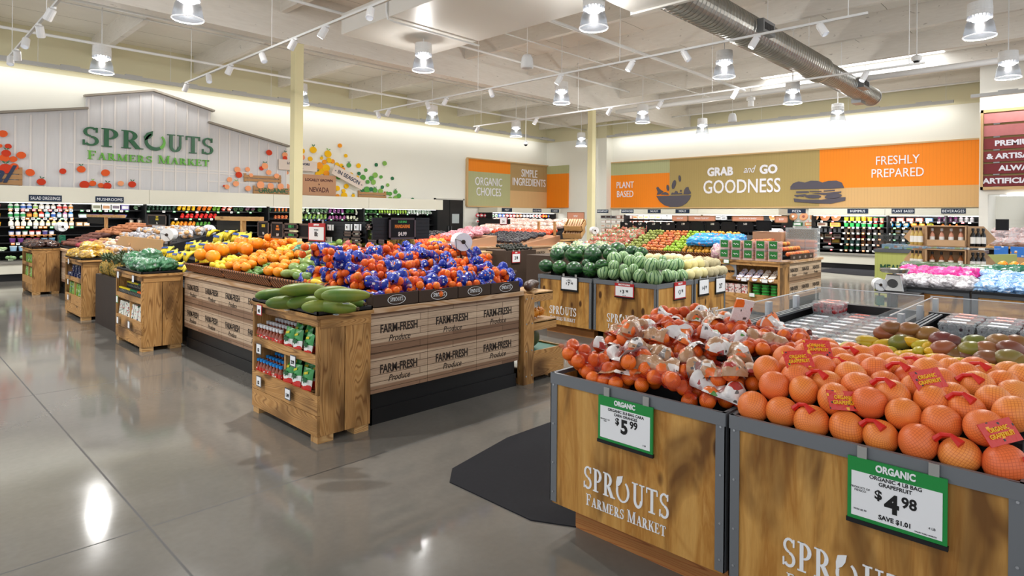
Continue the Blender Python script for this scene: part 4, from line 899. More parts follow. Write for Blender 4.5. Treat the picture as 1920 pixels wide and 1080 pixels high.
for y, L, l in ((15.1, 3.6, 'meat sandwich wall case beside the slim column'), (11.5, 3.1, 'wall case of salads and meals'), (7.4, 2.3, 'wall case of pizzas'), (5.1, 1.55, 'wall case of hummus and dips'), (3.55, .9, 'wall case of plant based snacks and drinks')):
    wallcase(TR(y), L, 'cream topped ' + l, 1.76, 1.98, 1.5, .5, (.62, .82, 1.0, 1.19, 1.38, 1.58))
TC = lambda u, v, w: (18.75 + u, 19.0 - w, v)
wallcase(TC, 4.3, 'cream topped corner wall case of packed meats under simple ingredients', 1.80, 2.02, 1.2, .5, (.8, 1.05, 1.3, 1.55))
def strip(T, rot, w, label, body, h=.15, sz=.11):
    r = thing('case_sign', label, 'sign', T(0, 0, 0)); MB().prism([(-w / 2, -h / 2), (w / 2, -h / 2), (w / 2, h / 2), (-w / 2, h / 2)], T, .012).build('plate', NAVY, r)
    if body:
        o = text(body, sz, WHT, r, T(0, -.005, .0135), rot, sx=.85, ext=.0005, space=1.08); wt_ = max(v.co.x for v in o.data.vertices) * 2; o.scale = (min(.85, .9 * w / wt_), 1, 1)
for px0, px1, py, b in ((55, 117, 371, 'SALAD DRESSINGS'), (180, 233, 373.5, 'MUSHROOMS')):
    a, c = onY(px0, py, YF), onY(px1, py, YF); strip(faceY((a.x + c.x) / 2, YF, a.z), FY, c.x - a.x, 'navy case sign lettered ' + b.lower(), b)
for px0, px1, b in ((1166, 1189, 'SANDWICHES'), (1216, 1240, 'SALADS'), (1268, 1294, 'MEALS'), (1478, 1512, 'PIZZA'), (1590, 1629, 'HUMMUS'), (1673, 1716, 'PLANT BASED'), (1766, 1812, 'BEVERAGES'), (1121, 1142, 'BREAKFAST')):
    a, c = onX(px0, 394, XF), onX(px1, 394, XF); strip(faceX(XF, (a.y + c.y) / 2, min(a.z, 1.9)), FX, a.y - c.y, 'navy case sign lettered ' + b.lower(), b, .15, .12)
for px0, px1, b in ((942, 961, 'MEAT'), (1000, 1016, 'SLICED MEAT'), (1034, 1049, 'CHEESE')):
    a, c = onY(px0, 392, 19), onY(px1, 392, 19); strip(faceY((a.x + c.x) / 2, 19, 1.92), FY, c.x - a.x, 'navy case sign lettered ' + b.lower(), b, .16, .12)
# black double doors in the white wall, at the case end
a, b = onY(817, 372, YW), onY(868, 372, YW); m = (a.x + b.x) / 2
for i, (x0, x1) in enumerate(((a.x, m - .02), (m + .02, b.x))):
    d = struct(MB().box(x0, x1, YW - .05, YW, 0, 2.32).build(f'door_{i + 1}', BLK))
    MB().box(m - .1 if i == 0 else m + .06, m - .06 if i == 0 else m + .1, YW - .09, YW - .05, 1.0, 1.2).build('push_plate', DKSTEEL, d)
    if i: MB().box(x1 - .62, x1 - .22, YW - .056, YW - .05, 1.32, 1.72).build('window_pane', plain('#aeb8ba', .2), d)
struct(MB().box(a.x - .06, a.x, YW - .07, YW, 0, 2.38).box(b.x, b.x + .06, YW - .07, YW, 0, 2.38).box(a.x - .06, b.x + .06, YW - .07, YW, 2.32, 2.38).build('trim_6', plain('#c9c8bf', .5)))
# ------------------------------------------------------------------ produce
def netted(name, stops, net, rough=.42, spec=.45, n=26):
    """citrus skin seen through a fine net: diamond lines over a pitted rind"""
    t = NT(name); t.surf(rough, spec); base = t.ramp(t.rnd(), stops).outputs[0]
    base = t.mix(t.math('MULTIPLY', t.ramp(t.noise(t.coord(rnd=9), 14, 3), [(.4, 0.), (.7, 1.)]).outputs[0], .35), base, stops[-1][1])
    sp = t.n('ShaderNodeSeparateXYZ', {0: t.n('ShaderNodeTexCoord').outputs['UV']}); u = t.math('MULTIPLY', sp.outputs[0], n); v = t.math('MULTIPLY', sp.outputs[1], n * .55)
    ln = t.math('MINIMUM', *[t.math('ABSOLUTE', t.math('SUBTRACT', t.math('FRACT', t.math(op, u, v)), .5)) for op in ('ADD', 'SUBTRACT')])
    k = t.ramp(ln, [(0, 1.), (.05, .9), (.12, 0.)]).outputs[0]
    t.col(t.mix(t.math('MULTIPLY', k, .62), base, net)); t.bump(k, -.5, .003); return t.m
ORN = netted('orange_in_net', [(0, '#e4620c'), (.5, '#de5608'), (1, '#d44a06')], '#f2a040', n=20)
GRP = netted('grapefruit_in_net', [(0, '#f0a050'), (.35, '#ee8c3a'), (.7, '#ec8440'), (1, '#e8703a')], '#b8401e', n=26)
MAN = vary('mandarin_skin', [(0, '#f27a1c'), (.6, '#ee6810'), (1, '#e65a0c')], .38, .4, 12, .2, '#c8480a', .15, 90)
ORG = vary('orange_skin', [(0, '#f5a01e'), (.5, '#f08f16'), (1, '#ee8010')], .42, .4, 12, .3, '#d06c08', .15, 80)
LEM = vary('lemon_skin', [(0, '#f4d22c'), (1, '#ecd040')], .38, .45, 10, .2, '#c2a018', .15, 70)
GMG = vary('green_mango', [(0, '#8f9f48'), (.4, '#75913c'), (.75, '#5f8238'), (1, '#96a050')], .38, .45, 5, .55, '#4b6a2c')
RMG = vary('red_mango', [(0, '#7e9438'), (.3, '#a05a3c'), (.55, '#6e8a34'), (.8, '#6a2f33'), (1, '#8aa044')], .33, .5, 4.5, .75, '#8c4030')
YMG = vary('yellow_mango', [(0, '#efb81a'), (.35, '#e4b224'), (.65, '#b9b332'), (1, '#f0a81c')], .38, .45, 7, .35, '#a8a02c')
PAP = vary('papaya_skin', [(0, '#46682a'), (.4, '#587a2c'), (.7, '#345a2c'), (1, '#73882e')], .45, .35, 6, .75, '#8f8c30')
SQS = vary('yellow_squash', [(0, '#f0c824'), (1, '#e6bc1c')], .35, .45, 8, .25, '#b09414')
POM = vary('pomegranate_skin', [(0, '#b8283a'), (.6, '#c63a44'), (1, '#d46458')], .35, .5, 8, .4, '#d88a5c')
JIC = vary('jicama_skin', [(0, '#d8c09a'), (1, '#c8ac84')], .7, .2, 9, .4, '#a08660')
ROOT = vary('ginger_skin', [(0, '#cdb48c'), (1, '#b89a72')], .65, .2, 12, .5, '#8a6c48')
DRG = vary('dragonfruit_skin', [(0, '#c2264e'), (1, '#b01e48')], .45, .4, 9, .3, '#8a9a3c')
LIM = vary('lime_skin', [(0, '#3f6a2c'), (1, '#55822e')], .35, .45, 9, .3, '#2c4a1c')
STEMC = plain('#4d3a1e', .8); BAN = vary('banana_skin', [(0, '#f2d22e'), (.6, '#eecb24'), (1, '#dccc3a')], .4, .4, 5, .3, '#b8a02a')
YAM = vary('yam_skin', [(0, '#6a4238'), (.5, '#5a3a34'), (1, '#7a4c3c')], .7, .2, 7, .4, '#3a2420'); SWT = vary('sweet_potato', [(0, '#a86e4a'), (1, '#96603e')], .7, .2, 7, .4, '#6a4028')
POT = vary('potato_skin', [(0, '#c89a68'), (.5, '#b98a58'), (1, '#d0a878')], .65, .25, 9, .4, '#8a6238'); REDP = vary('red_potato', [(0, '#a24048'), (1, '#8a3440')], .6, .25, 9, .35, '#6a2830'); ONI = vary('onion_skin', [(0, '#e6dccb'), (.5, '#d8b890'), (1, '#7a2a44')], .4, .4, 6, .2, '#b89a70')
def stripes(name, a, b, n, w, dist, dark=None, rough=.3):
    t = NT(name); t.surf(rough, .5); sp = t.n('ShaderNodeSeparateXYZ', {0: t.n('ShaderNodeTexCoord').outputs['UV']}); ns = t.noise(t.coord(rnd=7), 7, 4, .4)
    u = t.math('ADD', t.math('MULTIPLY', sp.outputs[0], n), t.math('MULTIPLY', ns, dist)); f = t.math('ABSOLUTE', t.math('SUBTRACT', t.math('FRACT', u), .5))
    k = t.ramp(f, [(0, 1.), (w, 1.), (w + .07, 0.)]).outputs[0]; base = t.mix(t.noise(t.coord(rnd=7), 5, 3), a, dark or a)
    t.col(t.mix(k, base, b)); return t.m
WMD = stripes('dark_watermelon', '#3f7a34', '#193f1f', 9, .22, 1.5, '#1f4a24', .3); WMS = stripes('striped_melon', '#a3c08a', '#2f5f3a', 11, .10, .9, '#7aa06c', .35); WMK = stripes('deep_green_watermelon', '#26502a', '#173a20', 10, .2, 1.2, '#2f5f34', .3)
HON = vary('honeydew_skin', [(0, '#e4dfae'), (.6, '#dcd29a'), (1, '#e2d488')], .4, .4, 4, .2, '#c8bc7a'); CAN = vary('cantaloupe_skin', [(0, '#c6bb98'), (1, '#b8ad88')], .7, .25, 40, .5, '#8f8a68', .6, 90)
NETR = clear('red_net', '#d8340f', .16, .4); NETC = clear('pale_bag_film', '#e6ecf0', .3, .15)
def specks(name, base, cols, sc=30, dens=.30, rough=.28, spec=.6):
    """glossy printed film: a field with scattered printed flecks and blocks"""
    t = NT(name); t.surf(rough, spec); c = lin(base)
    for i, (cc, s, d) in enumerate(cols):
        vo = t.n('ShaderNodeTexVoronoi', {'Vector': t.coord((s, s, s * 1.3), rnd=20 + 7 * i), 'Scale': sc, 'Randomness': 1.}, distance='CHEBYCHEV'); ch = t.n('ShaderNodeSeparateXYZ', {0: vo.outputs['Color']}).outputs[0]
        k = t.math('MULTIPLY', t.math('LESS_THAN', ch, d), t.math('LESS_THAN', vo.outputs['Distance'], .34)); c = t.mix(k, c, cc)
    t.col(c); t.bump(t.noise(t.coord(), 38, 3, 1.5), .35, .008); return t.m
BLUEW = specks('blue_printed_film', '#10309c', [('#e8ecf8', 1., .13), ('#e8c83a', 1.9, .06), ('#c8d4f0', 2.4, .10)], 30, rough=.38, spec=.4)
KRAFTW = specks('kraft_printed_film', '#ac8462', [('#dedad6', .28, .38), ('#e06a26', .42, .24), ('#7d7876', .5, .14), ('#a8322c', .5, .12), ('#4a4644', 1.6, .08)], 30)
WHITEW = specks('white_printed_film', '#d8d4d2', [('#e0702a', .4, .26), ('#a8322c', .5, .2), ('#55524f', 1.4, .12), ('#4f8a3c', .8, .07)], 28)
def pack(n, r, dims, seed):
    g = random.Random(seed); D = Vector(dims); P = [Vector((g.uniform(-1, 1) * D.x, g.uniform(-1, 1) * D.y, g.uniform(-1, 1) * D.z)) for _ in range(n)]
    for it in range(120):
        for i in range(n):
            for j in range(i):
                d = P[i] - P[j]; L = d.length or 1e-4
                if L < 2 * r * .985: q = d * ((2 * r * .985 - L) / L * .5); P[i] += q; P[j] -= q
        for p in P:
            for k in range(3):
                m = max(.001, D[k] - r * .98)
                p[k] -= max(0, abs(p[k]) - m) * .5 * (1 if p[k] > 0 else -1)
    return P
def sleeve(P, r, u0, u1, name, mat_, root, infl=1.0, nu=10, nt=16, t0=0, t1=2 * PI, crump=0, seed=1, close=True):
    """film drawn round the fruit: its girth at every station is what the fruit inside needs"""
    g = random.Random(seed); lo = min(p.x for p in P) - r; hi = max(p.x for p in P) + r; mb = MB(); cl = t1 - t0 > 6.2; vs = []; nn = nt if cl else nt + 1
    for i in range(nu + 1):
        u = u0 + (u1 - u0) * i / nu
        for k in range(nn):
            t = t0 + (t1 - t0) * k / nt; d = Vector((0, math.cos(t), math.sin(t))); R_ = .012
            for p in P:
                h = r * r - (p.x - u) ** 2
                if h > 0: R_ = max(R_, p.dot(d) * .97 + math.sqrt(h))
            R_ = R_ * infl + crump * g.uniform(-.5, 1); vs.append(Vector((u, 0, 0)) + d * R_)
    fs = [(i * nn + k, i * nn + (k + 1) % nn, (i + 1) * nn + (k + 1) % nn, (i + 1) * nn + k) for i in range(nu) for k in range(nt)]
    return mb.add(vs, fs).build(name, mat_, root, smooth=True)
def ballmesh(r, name, mt, seg=18, rings=11, prof=None, smooth=True):
    o = MB().ball((0, 0, 0), r, seg, rings, prof=prof).build(name, mt, smooth=smooth); return o
class Part:
    """one mesh used again and again as a part"""
    def __init__(s, o): s.o = o; s.first = True
    def put(s, root, p, rot=(0, 0, 0), sc=1):
        c = s.o if s.first else s.o.copy()
        if not s.first: COL.objects.link(c)
        s.first = False; c.parent = root; c.location = p; c.rotation_euler = rot; c.scale = (sc,) * 3; return c
def rrot(): return (RN.uniform(0, 6), RN.uniform(0, 6), RN.uniform(0, 6))
def bagkind(name, cat, part, n, r, dims, seeds, wrap=None, net=NETR, wr=(0., 1.1), wt=(0, 2 * PI), tail=True, crump=.004, tagfn=None, infl=1.05, nett=(0, 2 * PI)):
    pr = []
    for sd in seeds:
        root = thing(name, '', cat); P = pack(n, r, dims, sd)
        for p in P: part.put(root, p, rrot(), RN.uniform(.94, 1.02))
        lo, hi = min(p.x for p in P) - r, max(p.x for p in P) + r
        if net: sleeve(P, r, lo + .004, hi - .004, 'net', net, root, 1.0, 9, 14, nett[0], nett[1], seed=sd)
        if wrap:
            a = lo + (hi - lo) * wr[0]; b = lo + (hi - lo) * wr[1]
            sleeve(P, r, a, min(b, hi + .03), 'printed_wrap', wrap, root, infl, 10, 18, wt[0], wt[1], crump, sd)
        if tail: MB().tube([(lo, 0, 0), (lo - .02, .003, .004), (lo - .05, .012, .002)], [.022, .008, .016], 6).build('gathered_end', net or wrap, root)
        if tagfn: tagfn(root, P, r, sd)
        root['_h'] = -min(p.z for p in P) + r
        pr.append(root)
    return Kind(*pr)
def grid(n, a, b): return [a + (b - a) * (k + .5) / n for k in range(n)]
def J(s): return RN.uniform(-s, s)

# --- mandarins in blue bags
man = Part(MB().ball((0, 0, 0), (.034, .034, .030), 14, 9).build('mandarin', MAN, smooth=True))
mk = bagkind('mandarin_bag', 'bag of mandarins', man, 9, .033, (.15, .075, .066), (3, 5, 8, 12), BLUEW, NETR, (.46, 1.04), (0, 2 * PI))
riser = tag(MB().box(2.8, 4.22, 4.2, 5.35, .9, .97).box(2.86, 4.22, 4.4, 5.35, .97, 1.04).box(2.94, 4.22, 4.62, 5.35, 1.04, 1.11).box(3.0, 4.22, 4.9, 5.35, 1.11, 1.17).build('display_riser', MATTE), 'black stepped riser hidden under the blue mandarin bags', 'riser')
rows = [(4.10, .972, 8), (4.14, 1.05, 8), (4.30, 1.09, 8), (4.46, 1.15, 8), (4.66, 1.21, 7), (4.88, 1.255, 7), (5.14, 1.275, 7)]
for i, (y, z, n) in enumerate(rows):
    for k, x in enumerate(grid(n, 2.66 + (.08 if i % 2 else 0), 4.26)):
        s = RN.choice((0, PI)); mk.put((x + J(.02), y + J(.02), z + J(.012)), (J(.35), J(.22), s + J(.45)), f'blue wrapped net bag of mandarins, {od(k)} from the papaya end, {od(i)} row up', group='mandarin bags', k=RN.randrange(4))
for k, (x, y, z) in enumerate(((2.70, 4.3, .975), (2.70, 4.52, .98), (2.71, 4.74, .98), (2.72, 4.96, .985), (2.74, 5.2, .985), (2.74, 4.4, 1.07), (2.75, 4.64, 1.08), (2.76, 4.86, 1.08), (2.78, 5.1, 1.08), (2.84, 4.55, 1.16), (2.86, 4.78, 1.17), (2.88, 5.02, 1.18), (2.92, 5.26, 1.18))):
    mk.put((x + J(.015), y, z), (J(.2), J(.2), PI / 2 + J(.3)), f'blue wrapped net bag of mandarins on the heap flank facing the baskets, {od(k)} one', group='mandarin bags', k=RN.randrange(4))
TRAYM = plain('#4a3b31', .65, .2, name='dark_card_tray', mottle=3)
for k, (a, b) in enumerate(((2.64, 3.06), (3.07, 3.48), (3.49, 3.87), (3.88, 4.26))):
    r = thing('display_tray', f'dark brown cardboard tray with white oval logo under the mandarins, {od(k)} from the papaya crate', 'display tray', ((a + b) / 2, 4.1, .9), 'logo trays under the mandarins')
    MB().box(a, b, 4.0, 4.012, .9, 1.0).box(a, a + .01, 4.01, 4.4, .9, 1.0).box(b - .01, b, 4.01, 4.4, .9, 1.0).box(a, b, 4.0, 4.4, .9, .906).build('tray_body', TRAYM, r)
    ov = MB(); N = 28
    for q in range(N):
        t0, t1 = 2 * PI * q / N, 2 * PI * (q + 1) / N; ov.prism([(.085 * math.cos(t) * s_, .038 * math.sin(t) * s_) for t, s_ in ((t0, 1), (t1, 1), (t1, .93), (t0, .93))], faceY((a + b) / 2, 3.9995, .95), .001)
    o = ov.build('oval_logo', WHT, r); m = MB(); word(m, 'SPROUTS', faceY((a + b) / 2, 3.9995, .938), .03, .12, d=.001); m.build('logo_lettering', WHT, o, org=root_loc(r))

# --- papayas on the near crate
pap = Kind(MB().ball((0, 0, 0), (.058, .055, .16), 16, 14, prof=lambda t: 1.08 - .34 * t).build('papaya', PAP, smooth=True))
tag(pap.p[0], '', 'papaya'); MB().cyl((0, 0, .155), (0, 0, .172), .012, 7).build('stem_scar', STEMC, pap.p[0], org=(0, 0, 0))
st = MB().prism([(.016 * math.cos(2 * PI * k / 12), .022 * math.sin(2 * PI * k / 12)) for k in range(12)], lambda u, v, w: (u, -.054 - w, v), .003).build('sticker', plain('#dce6ea', .4), pap.p[0], org=(0, 0, 0))
for i, (px, py, z, a, L, w) in enumerate(((517, 552, .955, 1.5, 1, 'end one hanging over the tray corner'), (540, 567, .96, 1.3, .95, 'second along the aisle edge'), (580, 567, .96, 1.1, 1., 'third along the aisle edge'), (610, 574, .96, .9, 1., 'paler one near the tray front'), (632, 575, .96, .55, 1., 'biggest paler one at the front tray corner'), (655, 565, .96, .3, .95, 'last one beside the mandarin bags'), (570, 543, 1.05, 1.55, 1.15, 'long dark one lying on top'), (625, 549, 1.05, 1.2, .8, 'small one with a sticker on top'), (650, 554, 1.05, .9, 1.05, 'yellow green one on top near the mandarins'))):
    p = onZ(px, py, z); pap.put(p, (PI / 2 + J(.06), 0, a), 'green papaya on the crate tray, ' + w, (1, 1, L), 'papayas')

# --- wicker baskets and loose fruit on the long side of the counter
def wicker():
    t = NT('wicker'); t.surf(.5, .35); v = t.coord((1, 26, 30), rot=(rad(35), 0, 0)); w = t.n('ShaderNodeTexWave', {'Vector': v, 'Scale': .27, 'Distortion': .8, 'Detail': 1.}, wave_type='BANDS', bands_direction='Y')
    t.col(t.ramp(w.outputs[1], [(.2, '#2c160a'), (.6, '#7a4420'), (.95, '#a8683a')]).outputs[0]); t.bump(w.outputs[1], .8, .01); return t.m
WICK = wicker()
def basket(x0, x1, y0, y1, z, h, label, lean=.04):
    r = thing('wicker_basket', label, 'basket', ((x0 + x1) / 2, (y0 + y1) / 2, z)); b = MB()
    b.add([(x0, y0, z), (x0, y1, z), (x0 - lean, y1, z + h), (x0 - lean, y0, z + h), (x0 + .012, y0, z), (x0 + .012, y1, z), (x0 - lean + .012, y1, z + h), (x0 - lean + .012, y0, z + h)], [(0, 3, 2, 1), (4, 5, 6, 7), (3, 7, 6, 2), (0, 1, 5, 4), (0, 4, 7, 3), (1, 2, 6, 5)])
    b.box(x0, x1, y0, y0 + .012, z, z + h); b.box(x0, x1, y1 - .012, y1, z, z + h); b.box(x0, x1, y0, y1, z, z + .012); b.build('weave', WICK, r)
    rim = MB(); rim.tube([(x0 - lean, y0, z + h), (x0 - lean, y1, z + h)], .013, 6); rim.build('rim', WICK, r); return r
tiers = [(2.64, .915, .09), (2.98, .985, .10), (3.34, 1.06, .11)]
for j, (x, z, h) in enumerate(tiers):
    ys = ((4.62, 5.75), (5.77, 6.9), (6.92, 8.04)) if j < 2 else ((5.6, 6.8), (6.82, 8.04))
    if j: tag(MB().box(x - .02, x + .34, ys[0][0], 8.03, .9, z - .002).build('display_riser', MATTE), f'black riser under the {od(j)} wicker tier', 'riser')
    for k, (a, b) in enumerate(ys): basket(x + .02, x + .34, a + .005, b - .005, z, h, f'brown wicker basket, {od(k)} from the mandarins on the {("lowest", "middle", "top")[j]} tier')
def fruit(name, r, mt, prof=None, seg=14, rings=10, stem=None):
    o = MB().ball((0, 0, 0), r, seg, rings, prof=prof).build(name, mt, smooth=True); tag(o, '', name.replace('_', ' '))
    if stem: MB().cyl((0, 0, stem * .96), (0, 0, stem * 1.08), .007, 6).build('stem', STEMC, o, org=(0, 0, 0))
    return Kind(o)
sq_ = lambda t: .62 + .6 * (1 - t) * (1 if t < .6 else .8)
orange = fruit('orange', (.047, .047, .045), ORG, stem=.044); big = fruit('pomelo', (.075, .075, .068), ORG, stem=.066); lemon = fruit('lemon', (.031, .031, .043), LEM, lambda t: 1 - .15 * abs(2 * t - 1) ** 4); gm = fruit('green_mango', (.05, .043, .072), GMG, lambda t: 1.06 - .2 * t)
lime = fruit('cucumber', (.022, .022, .07), LIM); squash = fruit('squash', (.034, .034, .09), SQS, sq_, stem=.088); pom = fruit('pomegranate', (.05, .05, .048), POM, stem=.046); jic = fruit('jicama', (.075, .075, .058), JIC); gin = fruit('ginger_root', (.022, .018, .055), ROOT, lambda t: 1 + .35 * math.sin(t * 17)); drg = fruit('dragon_fruit', (.055, .055, .068), DRG)
chy = fruit('chayote', (.042, .036, .06), vary('chayote_skin', [(0, '#a8b862'), (1, '#8ea652')], .4, .4, 6, .3, '#76903c'), lambda t: 1.1 - .35 * t); luf = fruit('pale_gourd', (.034, .034, .17), vary('gourd_skin', [(0, '#b8bf6a'), (1, '#a2b05a')], .45, .35, 6, .3, '#84964a'))
for s_ in (0, 1):
    q = MB()
    for k in range(14):
        a, zz_ = k * 2.4, -.05 + .1 * k / 13; q.prism([(-.012, 0), (.012, 0), (.0, .04)], lambda u, v, w, a=a, z_=zz_: ((.052 + v * .5) * math.cos(a) - u * math.sin(a), (.052 + v * .5) * math.sin(a) + u * math.cos(a), z_ + v * .8), .002)
    if not s_: q.build('scale', plain('#b8c05a', .5), drg.p[0], org=(0, 0, 0))
def fill(kind, cat, look, where, x0, x1, ya, yb, z, px_, py_, r, slope=.32, lie=None, hump=0, group=None, zf=None, stag=True):
    """rows of loose fruit from the shelf lip back and up; every piece is its own object"""
    nr = max(1, round((x1 - x0) / px_)); nc = max(1, round((yb - ya) / py_))
    for i in range(nr):
        for k in range(nc):
            x = x0 + (x1 - x0) * (i + .5) / nr; y = ya + (yb - ya) * (k + .5) / nc + ((py_ * .25) * (1 if i % 2 else -1) if stag else 0)
            zc = z + r + (x - x0) * slope + hump * math.sin(PI * (k + .5) / nc) * math.sin(PI * (i + .5) / nr) + J(r * .2)
            rot = rrot() if lie is None else ((PI / 2 + J(.25), J(.3), lie + J(.35)))
            kind.put((x + J(r * .2) + (r * .4 if k % 2 else -r * .3), y + J(r * .2), zc), rot, f'{look}, {od(k)} from the mandarin end, {od(i)} row back, {where}', RN.uniform(.93, 1.06), group or look + ' pile, ' + where)
T0, T1, T2 = tiers
fill(big, 'pomelo', 'large orange pomelo', 'low tier', 2.70, 2.98, 7.40, 8.0, 1.0, .15, .175, .07, .5); fill(lemon, 'lemon', 'yellow lemon', 'low tier', 2.68, 2.95, 7.02, 7.42, .97, .07, .075, .032, .4); fill(orange, 'orange', 'glossy orange', 'low tier', 2.69, 2.95, 6.45, 7.02, .98, .1, .112, .046, .4)
fill(lime, 'cucumber', 'small dark green cucumber', 'low tier', 2.67, 2.95, 6.12, 6.45, .97, .05, .1, .022, .3, 0.); fill(orange, 'orange', 'deep orange', 'low tier beside cucumbers', 2.69, 2.95, 5.72, 6.12, .98, .1, .112, .046, .4); fill(gm, 'mango', 'green mango', 'low tier', 2.69, 2.97, 5.12, 5.72, .98, .1, .105, .046, .5, .3)
fill(squash, 'squash', 'yellow squash', 'low tier', 2.68, 2.95, 4.92, 5.14, .97, .075, .1, .033, .3, .6); fill(gin, 'ginger', 'knobbly ginger root', 'low tier', 2.68, 2.95, 4.66, 4.92, .97, .05, .09, .02, .35, .7)
fill(big, 'pomelo', 'large orange pomelo', 'middle tier', 3.0, 3.32, 7.25, 8.0, 1.09, .15, .178, .07, .42); fill(orange, 'orange', 'round orange', 'middle tier', 3.03, 3.3, 6.3, 7.25, 1.065, .1, .112, .046, .25); fill(lime, 'cucumber', 'small dark green cucumber', 'middle tier', 3.02, 3.3, 5.95, 6.3, 1.06, .055, .1, .022, .2, 0.)
fill(squash, 'squash', 'yellow round squash', 'middle tier', 3.02, 3.3, 5.72, 5.95, 1.06, .085, .1, .033, .3, .4); fill(gm, 'mango', 'large green mango', 'middle tier', 3.0, 3.34, 5.18, 5.72, 1.07, .105, .115, .046, .45, .2, .03); fill(squash, 'squash', 'bright yellow squash', 'middle tier by the pomegranates', 3.0, 3.3, 4.98, 5.2, 1.06, .08, .1, .033, .2, .9)
fill(pom, 'pomegranate', 'pink red pomegranate', 'middle tier', 2.98, 3.2, 4.84, 5.0, 1.07, .1, .1, .048, .5, hump=.02); fill(jic, 'jicama', 'pale round jicama', 'middle tier', 2.96, 3.15, 4.66, 4.84, 1.06, .13, .13, .055, .3)
fill(orange, 'orange', 'bright orange', 'top tier', 3.4, 3.72, 7.3, 8.0, 1.15, .1, .112, .046, .3); fill(lemon, 'lemon', 'pale lemon', 'top tier', 3.38, 3.66, 6.95, 7.3, 1.14, .075, .08, .032, .25); fill(orange, 'orange', 'deep orange', 'top tier beside the lemons', 3.4, 3.72, 6.4, 6.95, 1.15, .1, .112, .046, .3)
fill(squash, 'squash', 'yellow squash', 'top tier', 3.38, 3.66, 6.1, 6.35, 1.14, .09, .1, .033, .3, .5); fill(gm, 'mango', 'big green mango', 'top tier', 3.36, 3.8, 5.62, 6.1, 1.16, .11, .115, .046, .4, .2, .04)
for i, (px, py, k, a, sc) in enumerate(((505, 445, big, 0, .75), (655, 464, drg, .4, 1.25), (605, 478, drg, 1.1, .85), (625, 481, drg, .2, .85), (640, 479, drg, .8, .85))):
    p = onX(px, py, 3.45); k.put(p, (a, .3, a), ('single orange pomelo on top of the citrus' if not i else 'big magenta dragon fruit standing on the pile' if i == 1 else f'small dragon fruit with green scales, {od(i - 2)} from the gourds'), sc)
for i, (px, py, a) in enumerate(((600, 468, .9), (585, 474, .8), (612, 464, 1.0), (592, 480, .9))):
    luf.put(onX(px, py, 3.3), (PI / 2 + .15, 0, a - 2.2), f'long pale green gourd, {od(i)} of those beside the dragon fruit', 1, 'pale gourds')
for i, (px, py) in enumerate(((570, 473), (575, 482), (560, 479), (715, 457), (690, 460))): chy.put(onX(px, py, 3.35 + (.5 if px > 680 else 0)), rrot(), f'pale green chayote, {od(i)} from the green mangoes on the upper tiers', 1)
for i, (px, py) in enumerate(((680, 473), (690, 478), (700, 470), (712, 476), (672, 480), (725, 472))): jic.put(onY(px, py, 5.7), rrot(), f'dusty brown root behind the mandarins, {od(i)} from the dragon fruit', .72)

# --- crumpled produce bags
def crumple(name, mt, sz, seed, amp=.16, nz=3.0, extra=None, seg=34, rings=22):
    amp *= 1.5
    from mathutils import noise as mn
    mb = MB().ball((0, 0, 0), 1, seg, rings); o = Vector((seed * 7.3, seed * 1.7, seed * 3.1)); vs = []
    for v in mb.v:
        v = Vector(v); d = v.normalized(); f = 1 + amp * (mn.noise(d * nz + o) + .6 * mn.noise(d * nz * 2.7 + o) + .45 * (1 - 2 * abs(mn.noise(d * nz * 5 + o)))); q = d * f; vs.append((q.x * sz[0], q.y * sz[1], max(-.8, q.z) * sz[2]))
    mb.v = vs; r = mb.build(name, mt, smooth=True); tag(r, '', name.replace('_', ' ')); return r
def film(name, a, b, c, sc=9, rough=.2):  # noise tones; the pale ones paint highlights into the film's colour
    t = NT(name); t.surf(rough, .7); n = t.noise(t.coord(rnd=13), sc, 4, .9); t.col(t.ramp(n, [(.30, a), (.46, b), (.58, a), (.68, c), (.8, b)]).outputs[0]); t.bump(t.noise(t.coord(), sc * 2.6, 3, 1.5), .6, .012); return t.m
GBAG = film('green_salad_bag', '#1f5a34', '#3f7d52', '#cfdcd4'); YBAG = film('yellow_potato_bag', '#d8a814', '#8a6a34', '#e8dcc0'); DYAM = film('yam_bag', '#4a2e28', '#2a1c1a', '#8a6450'); WBAG = film('white_clear_bag', '#c9c4c8', '#8f8a8c', '#f0f0f4', 14); PBAG = film('pink_bag', '#d8188a', '#b81278', '#f07ac0', 12); BBAG = film('blue_bag', '#3f86c8', '#a8c8e4', '#e8eef4', 14); CUKE = film('cucumber_bag', '#20381e', '#34502a', '#8a9a84', 10); DGB = film('dark_green_bag', '#14543f', '#1f6a50', '#2f7a5c', 8); TURQ = film('turquoise_bag', '#2c7a60', '#7fc0a8', '#3f6a3c', 14)
def bags(nm, mt, sz, n, spots, cat=None, amp=.16, grp=None):
    K = Kind(*[crumple(nm, mt, sz, s, amp) for s in range(1, min(n, len(spots)) + 1)]); n = len(K.p)
    for i, (p, rz, l) in enumerate(spots): K.put(p, (J(.12), J(.12), rz), l, RN.uniform(.92, 1.08), grp, i % n if i < n else RN.randrange(n))
    return K
bags('greens_bag', GBAG, (.17, .12, .085), 3, [((2.28 + .21 * (k % 2) + J(.02), 8.2 + .2 * (k // 2) + J(.02), .985 + .05 * (k > 5)), 1.2 + J(.6), f'glossy green bag of leafy greens on the crate, {od(k // 2)} pair back, {("aisle side", "inner side")[k % 2]}') for k in range(8)] + [((2.38, 8.5, 1.09), .9, 'topmost green bag of leafy greens on the crate pile')])
